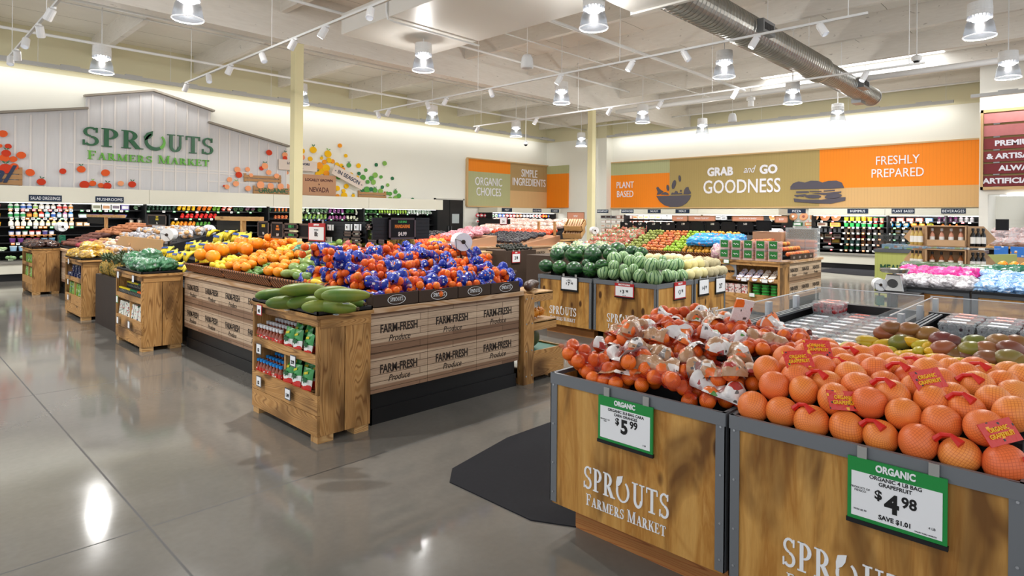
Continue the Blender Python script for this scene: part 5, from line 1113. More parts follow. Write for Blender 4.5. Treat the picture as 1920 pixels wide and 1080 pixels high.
bags('potato_bag', YBAG, (.18, .12, .075), 3, [((2.27 + .22 * (k % 2), 11.15 + .2 * (k // 2) + J(.02), .975), 1.2 + J(.5), f'yellow and clear bag of potatoes on the crate, {od(k // 2)} pair back, {("aisle side", "inner side")[k % 2]}') for k in range(8)] + [((2.38, 11.4, 1.08), .5, 'top yellow potato bag nearest the pineapples'), ((2.4, 11.7, 1.08), 1.2, 'top yellow potato bag nearest the potato counter')])
bags('yam_bag', DYAM, (.18, .12, .075), 3, [((2.27 + .22 * (k % 2), 15.2 + .22 * (k // 2), .975), 1.2 + J(.5), f'dark bag of small yams on the last crate, {od(k // 2)} pair back, {("aisle side", "inner side")[k % 2]}') for k in range(8)])
bags('cucumber_bag', TURQ, (.13, .09, .06), 3, [((3.42 + .14 * (k % 3), 6.42 + .15 * (k // 3), 1.21 + .05 * (k % 3)), J(1), f'turquoise film bag of cucumbers on the top tier, {od(k // 3)} from the mangoes, {od(k % 3)} row back') for k in range(6)])

# --- bananas, pineapples
def bunch(seed):
    g = random.Random(seed); r = thing('banana_bunch', '', 'bunch of bananas')
    for k in range(6):
        a = -.75 + 1.5 * k / 5; pts = [(math.sin(a) * (.015 + .07 * t + .02 * math.sin(PI * t)), -.025 - .075 * math.sin(PI * t * .8) * math.cos(a), -.19 * t) for t in [q / 7 for q in range(8)]]
        MB().tube(pts, [.008, .014, .019, .0205, .0205, .0195, .014, .005], 7).build('banana', BAN, r, smooth=True)
    MB().tube([(0, -.01, .03), (0, -.02, -.01)], [.016, .02], 7).build('crown', plain('#8a8a3a', .6), r)
    MB().box(-.05, .05, -.125, -.118, -.115, -.085).build('label_band', plain('#2c4a8a', .4), r); return r
bk = Kind(bunch(1), bunch(2))
k = 0
for row, (x, z, n, ya, yb) in enumerate(((2.84, .84, 9, 8.35, 10.6), (3.12, .98, 8, 8.4, 10.4), (3.42, 1.10, 7, 8.45, 10.1), (3.7, 1.24, 6, 8.5, 9.9))):
    for c, y in enumerate(grid(n, ya, yb)):
        bk.put((x + J(.03), y + J(.03), z + .09 + J(.02)), (rad(-35) + J(.3), J(.15), -PI / 2 + .35 + J(.5)), f'yellow banana bunch with blue band, {od(c)} from the bagged greens end, {od(row)} step up', RN.uniform(.95, 1.15), 'banana bunches')
def pineapple(seed):
    g = random.Random(seed); r = thing('pineapple', '', 'pineapple')
    t = MATS.get('pineapple_skin')
    if not t:
        n_ = NT('pineapple_skin'); n_.surf(.6, .3); vo = n_.n('ShaderNodeTexVoronoi', {'Vector': n_.coord(), 'Scale': 38.}); n_.col(n_.ramp(vo.outputs['Distance'], [(0, '#5a4a1c'), (.4, '#a8883a'), (.8, '#4a4a22')]).outputs[0]); n_.bump(vo.outputs['Distance'], .6, .01); t = n_.m
    MB().ball((0, 0, .1), (.06, .06, .1), 16, 12, prof=lambda q: 1.0).build('body', t, r, smooth=True); c = MB()
    for k in range(26):
        a = k * 2.4; sp_ = .25 + .9 * (k / 26); L = .17 - .06 * abs(k / 26 - .4); w = .011
        P = [(sp_ * L * .75 * q * q + .01, q * L * (1.05 - .45 * sp_ * q)) for q in (0, .4, .75, 1)]
        vs = []
        for (rr, zz_), ww in zip(P, (w, w, w * .7, .001)):
            for s in (-1, 1): vs.append((rr * math.cos(a) - s * ww * math.sin(a), rr * math.sin(a) + s * ww * math.cos(a), .19 + zz_))
        c.add(vs, [(0, 1, 3, 2), (2, 3, 5, 4), (4, 5, 7, 6)])
    c.build('crown', vary('pineapple_leaf', [(0, '#46583a'), (1, '#566a48')], .5, .4, 9, .3, '#2c3a24'), r); return r
pk_ = Kind(pineapple(1), pineapple(2))
tag(MB().box(2.28, 2.6, 9.2, 10.7, 0, .72).build('display_box', plain('#352a24', .6, .3, mottle=9)), 'dark brown printed floor box under the pineapples', 'display box')
for i in range(3):
    for k in range(8): pk_.put((2.34 + .115 * i, 9.25 + .18 * k + .05 * (i % 2), .72 + .05 * (i > 1)), (J(.25), J(.25), J(3)), f'pineapple with spiky crown, {od(k)} from the bagged greens, {od(i)} row from the aisle', RN.uniform(.9, 1.1), 'pineapples in the floor box')
for k, x in enumerate(grid(5, 3.65, 4.3)): pk_.put((x, 5.75 + J(.05), 1.16), (J(.2), J(.2), J(3)), f'pineapple showing only its crown behind the mandarin sign, {od(k)} along', 1.1, 'pineapples behind the mandarins')
tag(MB().box(3.6, 4.28, 5.6, 5.95, .9, 1.16).build('display_riser', MATTE), 'black riser under the pineapples behind the mandarins', 'riser')

# --- potatoes and yams on the far counter
yam = fruit('yam', (.04, .04, .105), YAM, lambda t: 1 + .12 * math.sin(t * 11)); swt = fruit('sweet_potato', (.04, .04, .105), SWT, lambda t: 1 + .12 * math.sin(t * 9)); pot = fruit('potato', (.04, .035, .05), POT); rdp = fruit('red_potato', (.038, .036, .044), REDP); oni = fruit('onion', (.042, .042, .038), ONI, stem=.036)
fill(yam, 'yam', 'dark brown yam', 'potato counter', 2.7, 3.3, 14.35, 15.5, .94, .12, .10, .035, .36, 1.2); fill(swt, 'sweet potato', 'tan sweet potato', 'potato counter', 3.3, 4.0, 13.9, 15.5, 1.16, .13, .11, .035, .28, 1.2); fill(rdp, 'red potato', 'small red potato', 'potato counter', 2.7, 3.0, 13.85, 14.35, .94, .085, .09, .036, .36)
fill(pot, 'potato', 'golden potato', 'potato counter', 2.7, 3.1, 13.2, 13.85, .94, .095, .1, .036, .36); fill(oni, 'onion', 'pale or purple onion', 'potato counter', 2.7, 3.2, 12.5, 13.2, .94, .095, .1, .04, .36)
potp = Part(MB().ball((0, 0, 0), (.042, .036, .036), 12, 8).build('potato', POT, smooth=True))
pb = bagkind('netted_potato_bag', 'bag of potatoes', potp, 8, .036, (.14, .09, .07), (21, 22), WBAG, NETC, (.5, 1.02), (0, 2 * PI))
for i, (x, z) in enumerate(((2.8, .99), (3.1, 1.08), (3.4, 1.17), (3.7, 1.26), (3.95, 1.31))):
    for k, y in enumerate(grid(9 if i else 6, 11.05, 13.8 if i > 1 else 12.5)): pb.put((x + J(.03), y, z), (J(.2), J(.2), 1.2 + J(.6)), f'clear and white bag of potatoes or onions, {od(k)} from the bananas, {od(i)} row back', group='bags on the potato counter', k=RN.randrange(2))
tag(MB().prism([(2.66, .9), (4.2, .9), (4.2, 1.28), (3.9, 1.24), (2.66, .93)], lambda u, v, w: (u, 10.95 + w, v), 4.6).build('display_riser', MATTE), 'black sloping riser under the potatoes', 'riser')

# --- odd fruit on the pine stand
brn = fruit('brown_squash', (.05, .05, .12), vary('brown_squash_skin', [(0, '#4a2e24'), (1, '#3a241e')], .4, .4, 6, .3, '#2a1814'), sq_, stem=.118)
for i, (x, y, a) in enumerate(((4.5, 4.1, .5), (4.58, 4.16, .35), (4.66, 4.2, .2), (4.5, 4.4, .6), (4.6, 4.55, .3))): brn.put((x, y, .925), (PI / 2, 0, a + PI / 2), f'dark brown banana squash on the stand top, {od(i)} from the mandarins', 1, 'brown squash')
kiw = fruit('horned_melon', (.045, .045, .065), vary('horned_skin', [(0, '#e0941c'), (1, '#c87a14')], .5, .35, 8, .4, '#8a5a14'))
q = MB()
for k in range(22):
    a, t = k * 2.4, PI * (k + .7) / 22.6; d = Vector((math.sin(t) * math.cos(a), math.sin(t) * math.sin(a), -math.cos(t))); q.cyl(Vector((d.x * .04, d.y * .04, d.z * .06)), Vector((d.x * .06, d.y * .06, d.z * .08)), .009, 5, 0, .001)
q.build('horn', plain('#c8861c', .5), kiw.p[0], org=(0, 0, 0))
for i, (x, y) in enumerate(((4.5, 4.1), (4.6, 4.12), (4.7, 4.14), (4.55, 4.26), (4.66, 4.3), (4.52, 4.5))): kiw.put((x, y, .65), (PI / 2, 0, J(2)), f'spiky orange horned melon on the middle shelf, {od(i)} from the post', 1, 'horned melons')
kab = fruit('kabocha', (.13, .13, .115), vary('kabocha_skin', [(0, '#4a5228'), (1, '#3a4424')], .5, .35, 5, .5, '#2a301a'), stem=.11)
kab.put((4.6, 4.22, .40), (.2, .1, 0), 'large dark green kabocha in the lower box of the stand'); kab.put((4.52, 4.55, .40), (.1, .2, 1), 'kabocha half hidden behind the big one in the lower box', .9)
MB_lab = tag(MB().lathe([(.03, 0), (.04, .05), (.03, .1), (.01, .12)], 10).build('squeeze_bottle', plain('#f0d080', .4)), 'small yellow bottle at the end of the mandarin trays', 'bottle'); MB_lab.location = (4.4, 4.3, .875)
# ------------------------------------------------------------------ near bins: cara cara oranges, grapefruit, mangoes, berries
ora = Part(MB().ball((0, 0, 0), (.0375, .0375, .036), 20, 13).build('orange', ORN, smooth=True))
NETO = clear('orange_red_net', '#b81e0a', .27, .3)
ck = bagkind('orange_bag', 'bag of oranges', ora, 7, .0375, (.155, .085, .07), (31, 33, 36, 38, 41), KRAFTW, NETO, (.22, 1.08), (rad(15), rad(158)), crump=.003, infl=1.12, nett=(rad(-12), rad(170)))
ck2 = bagkind('orange_bag', 'bag of oranges', ora, 7, .0375, (.155, .085, .07), (52, 54), WHITEW, NETO, (.05, .85), (rad(25), rad(155)), crump=.003, infl=1.12, nett=(rad(-12), rad(170)))
ck3 = bagkind('orange_bag', 'bag of oranges', ora, 7, .0375, (.155, .085, .07), (61, 63), None, NETO, nett=(rad(-5), rad(160)))
rs = MB(); orow = [(2.565, .828, 4), (2.62, .875, 4), (2.76, .885, 4), (2.9, .915, 4), (3.06, .925, 4), (3.22, .935, 4), (3.4, .945, 4), (3.58, .945, 4)]
for x, z, n in ((2.49, .74, 0), (2.64, .80, 0), (2.84, .84, 0), (3.1, .86, 0)): rs.box(x, 3.6, 1.15, 2.05, .70, z)
tag(rs.build('display_riser', MATTE), 'black stepped riser hidden under the netted oranges', 'riser')
for i, (x, z, n) in enumerate(orow):
    for k, y in enumerate(grid(n, 2.03, 1.13)):
        q_ = RN.random(); K = ck if q_ < .52 else ck2 if q_ < .78 else ck3
        K.put((x + J(.02), y + (.06 if i % 2 else -.02) + J(.02), z + J(.012) + (.02 if i > 2 else 0)), (J(.35), J(.2), PI / 2 + RN.choice((0, PI)) + J(.55)), f'netted cara cara orange bag, {od(k)} from the mat side, {od(i)} row back', group='orange bags in the bin')
stp = MB()
p = onZ(1392, 603, 1.02); r = thing('orange_bag_header', 'folded white printed bag top standing up behind the oranges', 'bag top', p)
MB().obox((0, 0, .06), (.11, .012, .14), (.25, .2, -.6)).build('card', WHITEW, r, org=(0, 0, 0)); MB().obox((.05, .03, .03), (.09, .01, .09), (.5, -.3, -.3)).build('flap', KRAFTW, r, org=(0, 0, 0))
grp = Part(MB().ball((0, 0, 0), (.062, .062, .057), 26, 17).build('grapefruit', GRP, smooth=True))
REDN = clear('bright_red_net', '#d41a10', .5, .4)
TAGM = specks('red_tag_print', '#cf2a1c', [('#f0b020', 1., .16), ('#1a1a1a', 1.4, .12)], 60)
lay = [(2.525, .828), (2.60, .902), (2.695, .935), (2.81, .95), (2.92, .96), (3.03, .965), (3.15, .965), (3.27, .95)]
cells = {}
for i, (x, z) in enumerate(lay):
    n = 8 if i % 2 == 0 else 7
    for k in range(n):
        y = .235 + .117 * k + (.058 if i % 2 else 0); cells[(i, k)] = Vector((x + J(.012), y + J(.008), z + J(.014)))
for bi in range(4):
    for bj in range(4):
        P = [cells[c] for c in [(2 * bi + a, 2 * bj + b) for a in (0, 1) for b in (0, 1)] if c in cells]
        ct = sum(P, Vector()) / len(P); r = thing('grapefruit_bag', f'red netted bag of grapefruit, {od(3 - bj)} from the orange bin, {od(bi)} row back', 'bag of grapefruit', ct, 'grapefruit bags in the bin', (0, 0, PI / 2))
        Q = [Vector((q.y, -q.x, q.z)) for q in [p_ - ct for p_ in P]]
        for q in Q: grp.put(r, q, rrot(), RN.uniform(.95, 1.06))
        sleeve(Q, .0575, min(q.x for q in Q) - .05, max(q.x for q in Q) + .05, 'net', REDN, r, .93, 8, 16, seed=bi * 5 + bj)
        a = Q[0] + Vector((-.05, .02, .03)); MB().tube([a, a + Vector((-.02, .0, .02)), a + Vector((-.05, .02, .03)), a + Vector((-.08, .03, .01))], [.012, .009, .007, .016], 6).build('net_tail', plain('#cc1e18', .4), r, org=(0, 0, 0))
        if (bi, bj) in ((0, 0), (1, 1), (0, 2), (2, 3), (1, 3)):
            t = MB().obox((0, 0, 0), (.12, .075, .003), (0, 0, 0)).build('hang_tag', TAGM, r, org=(0, 0, 0)); t.location = Q[0] * .5 + Vector((-.03, .0, .075)); nn = Vector((-.62, .62, .6)).normalized(); rt = Vector((-.719, -.695, 0)) + Vector((0, 0, J(.3))); rt = (rt - nn * rt.dot(nn)).normalized(); t.rotation_euler = Matrix((rt, nn.cross(rt), nn)).transposed().to_euler()
            text('ORGANIC\nGRAPEFRUIT', .02, plain('#f2b822', .4), t, (0, 0, 0), (0, 0, 0), sx=.8, bold=.0004).location = (0, 0, .003)
rs = MB()
for x, z in ((2.48, .75), (2.57, .81), (2.66, .86), (2.78, .89)): rs.box(x, 3.34, .2, 1.09, .70, z)
tag(rs.build('display_riser', MATTE), 'black stepped riser hidden under the grapefruit', 'riser')
mgr = fruit('round_mango', (.052, .046, .062), RMG, lambda t: 1.06 - .16 * t, 18, 12, .06); mgy = fruit('yellow_mango', (.036, .032, .068), YMG, lambda t: 1.05 - .22 * t, 16, 12, .066)
for K in (mgr,): MB().prism([(.013 * math.cos(2 * PI * k / 12), .016 * math.sin(2 * PI * k / 12)) for k in range(12)], lambda u, v, w: (u, -.0465 - w, v), .0015).build('sticker', plain('#e4e0ea', .4), K.p[0], org=(0, 0, 0))
MR = [(890, 265), (1060, 235), (1035, 275), (1205, 270), (930, 225), (1390, 335), (1525, 385), (1400, 425), (1505, 440), (1645, 455), (1665, 395), (1630, 355), (1830, 390), (1820, 455), (1880, 485), (1310, 310), (1740, 330), (1000, 330), (1320, 380), (1740, 430), (1560, 340), (1880, 340)]
MY = [(755, 315), (585, 365), (700, 365), (760, 345), (590, 405), (690, 410), (875, 400), (890, 345), (960, 370), (1090, 330), (1065, 425), (1145, 400), (1265, 405), (1240, 355), (590, 445), (920, 450), (1120, 465), (1440, 485), (1600, 500), (1740, 565), (1830, 545), (1870, 590), (1500, 520), (1900, 640), (1690, 540), (1340, 470), (1220, 460), (1780, 610), (640, 440), (800, 370), (1000, 430), (1180, 350), (740, 440)]
for K, L, nm in ((mgr, MR, 'round red green mango'), (mgy, MY, 'slim yellow mango')):
    for i, (x, y) in enumerate(sorted(L)):
        px, py = 1440 + x / 4, 560 + y / 4; X = 3.58 if y > 520 else 3.7 if y > 440 else 3.82 if y > 370 else 3.94 if y > 300 else 4.06
        p = onX(px, py, X); K.put(p, (PI / 2 + J(.3), J(.4), J(.6) + (1.0 if K is mgy else 0)), f'{nm} before the berry case, {od(i)} from the orange bags', RN.uniform(.95, 1.08), nm + ' heap')
rs = MB()
for x, z in ((3.52, .80), (3.66, .84), (3.78, .87), (3.9, .9), (4.0, .92)): rs.box(x, 4.24, .12, .94, .7, z)
tag(rs.build('display_riser', MATTE), 'black stepped riser hidden under the mangoes', 'riser')
CLR = clear('clamshell_plastic', '#dfe8ea', .30, .06)
def clam(nm, c1, lab, seed):
    g = random.Random(seed); r = thing(nm, '', 'berry box'); b = MB()
    mt = vary('berry_' + c1, [(0, c1), (1, c1)], .3, .6, 30, .5, '#2a0608')
    for k in range(24): b.ball((-.068 + .045 * (k % 4) + g.uniform(-.006, .006), -.04 + .04 * (k // 4 % 3) + g.uniform(-.005, .005), .028 + .03 * (k // 12)), .022, 8, 6)
    o = b.build('berries', mt, r, smooth=True); o['kind'] = 'stuff'
    s = MB(); P = [(.085, .055, .0), (.095, .065, .075), (.098, .068, .078), (.09, .06, .092)]; vs = [(sx * a, sy * c, z) for a, c, z in P for sx, sy in ((-1, -1), (1, -1), (1, 1), (-1, 1))]
    s.add(vs, [(0, 3, 2, 1)] + [(4 * i + k, 4 * i + (k + 1) % 4, 4 * i + 4 + (k + 1) % 4, 4 * i + 4 + k) for i in range(3) for k in range(4)] + [(12, 13, 14, 15)]); s.build('clear_box', CLR, r)
    MB().box(-.05, .05, -.03, .03, .0925, .0935).build('label', specks('berry_label_' + lab, lab, [('#f4f4f4', 1, .3), ('#2c6ab0', 1.3, .14)], 50), r)
    MB().box(-.098, .098, -.068, -.064, .074, .081).build('lid_edge', plain('#e8eef0', .2, .6), r); return r
cs = Kind(clam('strawberry_box', '#a8141c', '#d86a50', 1)); cb = Kind(clam('blackberry_box', '#2a1020', '#dfe4ea', 2), clam('raspberry_box', '#7a1028', '#e8e8ea', 3))
for cy0, cy1, x0, nm in ((1.06, 1.68, 3.78, 'case behind the oranges'), (.17, .86, 4.42, 'case behind the mangoes')):
    nx = int((5.44 - x0) / .15); ny = 3
    for i in range(nx):
        for k in range(ny):
            X = x0 + .08 + .15 * i; Y = cy0 + .105 + .208 * k; red = i >= nx - 2; K = cs if red else cb; w = 'strawberries' if red else 'dark berries'
            K.put((X, Y, .77), (0, 0, PI / 2 + J(.06)), f'box of {w}, {od(k)} from its mat end, {od(i)} row back, {nm}', 1, 'berry boxes')
            if (nm.endswith('mangoes') and i > 1) or (i > nx - 3 and k == 2): K.put((X + J(.01), Y, .863), (0, 0, PI / 2 + J(.1)), f'upper box of {w}, {od(k)} along, {od(i)} row back, {nm}', 1, 'berry boxes')
        if i % 1 == 0: pass
    tag(MB().box(x0 + .0, 5.46, cy0 - .02, cy1 + .04, .741, .768).build('shelf_liner', BLK), 'black liner under the berry boxes, ' + nm, 'liner')

r = thing('printed_sack', 'printed paper sack slumped against the counter between the last two crates', 'sack', (2.5, 12.6, .3)); MB().obox((0, 0, .2), (.06, .34, .5), (0, -.35, .2)).build('sack', specks('sack_print', '#c8bc98', [('#6a7a4a', .5, .35), ('#b8863a', .8, .2), ('#e8e4d8', 1, .2)], 16), r, org=(0, 0, 0), bevel=.02)

# ------------------------------------------------------------------ melons
mw = [(250, 612, 50), (350, 622, 55), (455, 632, 57), (570, 640, 58), (333, 532, 60), (455, 535, 63), (410, 497, 38), (500, 505, 45), (590, 540, 72), (655, 605, 45), (540, 592, 34), (715, 525, 50), (680, 492, 42), (765, 500, 65), (870, 508, 48), (940, 515, 45), (590, 495, 45)]
ms = [(745, 565, 55), (810, 547, 44), (860, 579, 50), (935, 585, 50), (670, 658, 52), (740, 612, 42), (745, 665, 47), (835, 674, 52), (885, 632, 36), (815, 630, 34), (930, 685, 52), (1015, 610, 58), (1035, 695, 62), (1090, 602, 40), (1125, 682, 47), (1150, 612, 50), (1205, 602, 47), (1170, 687, 42), (1230, 682, 47), (920, 548, 38), (1090, 568, 34)]
mh = [(1265, 605, 40), (1305, 602, 43), (1350, 595, 47), (1285, 675, 42), (1335, 665, 47), (1380, 660, 40), (1130, 558, 38), (1060, 562, 42), (1210, 562, 38), (1280, 565, 38), (1170, 553, 34), (1000, 556, 36)]
mc = [(1390, 605, 38), (1440, 592, 42), (1478, 592, 36), (1420, 660, 42), (1460, 655, 40), (1497, 645, 38), (1527, 645, 36), (1360, 570, 32), (1415, 572, 30)]
def melons(L, K, r0, nm, cat, ref, asp=1.0):
    for i, (x, y, q) in enumerate(sorted(L)):
        px, py = 960 + x / 3.856, 340 + y / 3.856
        sideY = px > 1243
        if sideY: Y = 4.03 if y > 630 else 4.2 if y > 585 else 4.5; p = onY(px, py, Y)
        else: X = 6.72 if y > 600 else 6.9 if y > 560 else 7.15 if y > 515 else 7.4; p = onX(px, py, X)
        d = (p - Vector((0, 0, EYE))).dot(fwd); s = q / 3.856 * d / FPX / r0
        K.put(p, (PI / 2 + J(.25), J(.3), (-PI / 2 if not sideY else 0) + J(.7)) if asp > 1 else (J(.5), J(.5), J(3)), f'{nm}, {od(i)} counting along from {ref}', s, nm + 's')
wm = fruit('watermelon', (.15, .15, .18), WMD, None, 24, 16); wk = fruit('watermelon', (.15, .15, .18), WMK, None, 24, 16); sm = fruit('striped_melon', (.13, .13, .138), WMS, None, 24, 16, .134); hm = fruit('honeydew_melon', (.11, .11, .11), HON, None, 20, 14); cm = fruit('cantaloupe_melon', (.11, .11, .108), CAN, None, 20, 14)
melons([m for i, m in enumerate(mw) if i % 2], wm, .16, 'mottled dark green watermelon', 'melon', 'the mandarin counter', 1.2); melons([m for i, m in enumerate(mw) if not i % 2], wk, .16, 'deep green watermelon', 'melon', 'the mandarin counter', 1.2)
melons(ms, sm, .133, 'pale striped round melon', 'melon', 'the dark watermelons'); melons(mh, hm, .11, 'creamy yellow honeydew', 'melon', 'the striped melons'); melons(mc, cm, .11, 'beige netted cantaloupe', 'melon', 'the honeydews')
for nm, b in (('watermelons', (6.6, 8.38, 4.9, 5.78)), ('striped melons and honeydews', (6.6, 8.38, 3.94, 4.85))):
    m = MB().box(*b, .68, .74); m.box(b[0] + .2, b[1] - .1, b[2] + (.2 if b[2] < 4.5 else 0), b[3], .74, .88); tag(m.build('display_riser', MATTE), 'black riser hidden under the ' + nm, 'riser')

# ------------------------------------------------------------------ apples, peaches and the crepe crate
app = {k: fruit('apple', (.040, .040, .037), vary('apple_' + k, st, .32, .5, 7, am, c2), lambda t: 1 + .06 * math.sin(PI * t), 10, 7, None) for k, st, am, c2 in (('gala', [(0, '#d8853c'), (.5, '#cf6a3a'), (1, '#dba048')], .7, '#b8402c'), ('green', [(0, '#a8c83a'), (1, '#94b82c')], .25, '#7a9a28'), ('gold', [(0, '#e8b440'), (.6, '#e0a03a'), (1, '#d8c44a')], .5, '#d07834'), ('pear', [(0, '#9aa24a'), (1, '#848e3c')], .4, '#6a6a2c'))}
for k, px0, px1, look in (('pear', 1165, 1196, 'olive green pear'), ('gala', 1198, 1242, 'rosy red apple'), ('green', 1243, 1276, 'bright green apple'), ('gold', 1277, 1342, 'golden orange apple')):
    ya, yb = onX(px1, 480, 10.8).y, onX(px0, 480, 10.8).y
    fill(app[k], 'apple', look, 'apple slope', 10.76, 12.0, ya, yb, .93, .155, .082, .038, .30, None, 0, look + ' slope')
tag(MB().prism([(10.78, .9), (12.3, .9), (12.3, 1.28), (10.78, .925)], lambda u, v, w: (u, 5.05 + w, v), 3.35).build('display_riser', MATTE), 'black sloping riser under the apples', 'riser')
for k, y in enumerate(grid(4, 5.1, 8.6)): basket(10.74, 10.8, y - .42, y + .42, .9, .06, f'wicker edge basket under the apples, {od(k)} from the crepe crate', .02)
pea = fruit('peach', (.042, .042, .039), vary('peach_skin', [(0, '#e8a040'), (.5, '#d86a3a'), (1, '#e0b050')], .45, .35, 7, .65, '#b02c30'), None, 10, 7)
for i, (Y, z) in enumerate(((3.98, 1.0), (4.14, 1.075), (4.32, 1.15), (4.6, 1.2))):
    for c, x in enumerate(grid(11, 10.95, 12.0)): pea.put((x + J(.012), Y + J(.01), z), rrot(), f'red and yellow peach over the logo trays, {od(c)} from the aisle, {od(i)} row up', 1, 'peaches by the crepe crate')
tag(MB().box(10.92, 12.02, 4.06, 4.8, .9, .96).box(10.92, 12.02, 4.22, 4.8, .96, 1.1).build('display_riser', MATTE), 'black riser under the peaches', 'riser')
for k, (a, b) in enumerate(((10.92, 1), (11.2, 1), (11.48, 1), (11.76, 1))):
    r = thing('display_tray', f'dark brown logo tray under the peaches, {od(k)} from the crepe crate', 'display tray', (a + .13, 3.95, .9)); MB().box(a, a + .27, 3.9, 3.912, .9, 1.0).box(a, a + .27, 3.9, 4.1, .9, .906).build('tray_body', TRAYM, r)
    MB().prism([(.045 * math.cos(2 * PI * q / 16), .022 * math.sin(2 * PI * q / 16)) for q in range(16)], faceY(a + .135, 3.899, .945), .001).build('oval_logo', plain('#8a7f76', .5), r)
PBOX = clear('box_plastic', '#e4d8d8', .35, .08); GLAB = plain('#1f6a2c', .4)
def pbox():
    r = thing('apple_box', '', 'boxed apples'); b = MB(); g = random.Random(5)
    for k in range(12): b.ball((-.04 + .08 * (k % 2), -.05 + .05 * (k // 2 % 3), .045 + .07 * (k // 6)), .037, 10, 7)
    o = b.build('apples', vary('boxed_apple', [(0, '#b8403a'), (1, '#c8703a')], .35, .5, 9, .5, '#d8a850'), r, smooth=True); o['kind'] = 'stuff'
    MB().box(-.085, .085, -.085, .085, 0, .165).build('clear_box', PBOX, r); MB().box(-.088, -.085, -.066, .066, .04, .16).box(-.088, .0, -.066, .066, .165, .167).build('green_label', GLAB, r)
    w = MB(); w.tube([(-.0895, .045 - .015 * q, .10 + .014 * math.sin(q * 2.1)) for q in range(7)], .004, 5); w.build('script_mark', WHT, r); return r
pbx = Kind(pbox())
for i, z in enumerate((.905, 1.075)):
    for k, y in enumerate(grid(5, 4.93, 3.87)): pbx.put((10.42, y, z), (0, 0, J(.05)), f'clear box of red apples with green label, {od(k)} from the honeydews, {("lower", "upper")[i]} row', 1, 'green labelled apple boxes')
for i in range(2):
    for k in range(3): pbx.put((12.15 + .02 * i, 3.98 + .18 * k, .905 + .17 * i), (0, 0, PI), f'clear box of red fruit at the far end of the peaches, {od(k)} back, {("lower", "upper")[i]} row', 1, 'end boxes of fruit')
bags('snack_bag', film('bright_blue_snack', '#1f8ad0', '#2aa0e0', '#f08a3a', 16), (.16, .12, .09), 3, [((10.95 + .22 * (k % 2), 4.95 + .19 * (k // 2), 1.16 + .07 * (k % 2)), J(2), f'bright blue bag of small fruit behind the apple boxes, {od(k // 2)} along, {("front", "rear")[k % 2]}') for k in range(10)])
bags('onion_net', film('pink_white_net', '#c86aa8', '#e8dcc8', '#7a9a4a', 18), (.12, .1, .13), 2, [((10.7, 5.12, 1.0), .4, 'pink topped net of pale onions beside the green labelled boxes')])
# crepe crate goods
r = thing('crepe_pack', 'white square pack with round tan crepe picture on the top shelf', 'food pack', (10.42, 4.76, .57)); MB().obox((0, 0, .13), (.03, .25, .25), (0, -.15, 0)).build('pack', plain('#b9c4d0', .35), r, org=(0, 0, 0))
MB().prism([(.10 * math.cos(2 * PI * k / 24), .10 * math.sin(2 * PI * k / 24)) for k in range(24)], lambda u, v, w: (-.018 - .15 * v - w, -u, .13 + v), .003).build('picture', plain('#d8a86a', .4), r, org=(0, 0, 0))
o = text('Crepes', .065, INKB, r, (0, 0, 0), FX, shear=.3, bold=.002); o.location = (-.026, 0, .13)
def tub(nm, cat, c1, c2, r_, h, lid=True):
    r = thing(nm, '', cat); MB().lathe([(r_ * .82, 0), (r_, h)], 14).build('cup', c1, r, smooth=False); MB().lathe([(r_ * 1.04, h), (r_ * 1.04, h + .012), (r_ * .9, h + .015)], 14).build('lid', c2, r); return r
pl = plain('#4a4268', .35); dip = Kind(tub('dip_cup', 'cup', pl, specks('dip_lid', '#d8d4e4', [('#5a4a8a', 1, .4), ('#e08a3a', 1.5, .3)], 40), .052, .05)); dip2 = Kind(tub('cookie_cup', 'cup', plain('#c89a6a', .5), specks('cookie_lid', '#e8e0d4', [('#a86a3a', 1, .4)], 40), .052, .05))
for i in range(3):
    for k in range(5):
        (dip if k < 3 else dip2).put((10.36 + .11 * i, 4.54 - .135 * k, .575 + .045 * i), (0, -1.0, 0), f'{"purple" if k < 3 else "tan"} round cup tilted on the crepe shelf, {od(k)} from the crepe pack, {od(i)} row back', 1, 'tilted cups')
gt = Kind(tub('green_tub', 'tub', plain('#3a7a3a', .35), plain('#2f9a3c', .3), .065, .035)); rbx = Kind(tag(MB().box(-.05, .05, -.05, .05, 0, .06).build('berry_pack', specks('red_pack', '#d8c8c4', [('#b8202c', 1, .5), ('#2a1a1c', 1.4, .2)], 30)), '', 'small pack'))
for k in range(3):
    for z in range(4): gt.put((10.4, 4.27 - .15 * k, .305 + .05 * z), (0, 0, J(2)), f'green lidded tub on the crepe crate, {od(k)} stack along, {od(z)} up', 1, 'green tubs')
for k in range(4):
    for z in range(3): rbx.put((10.38, 4.8 - .115 * k, .305 + .062 * z), (0, 0, J(.1)), f'red and white pack on the crepe crate, {od(k)} stack along, {od(z)} up', 1, 'red packs')

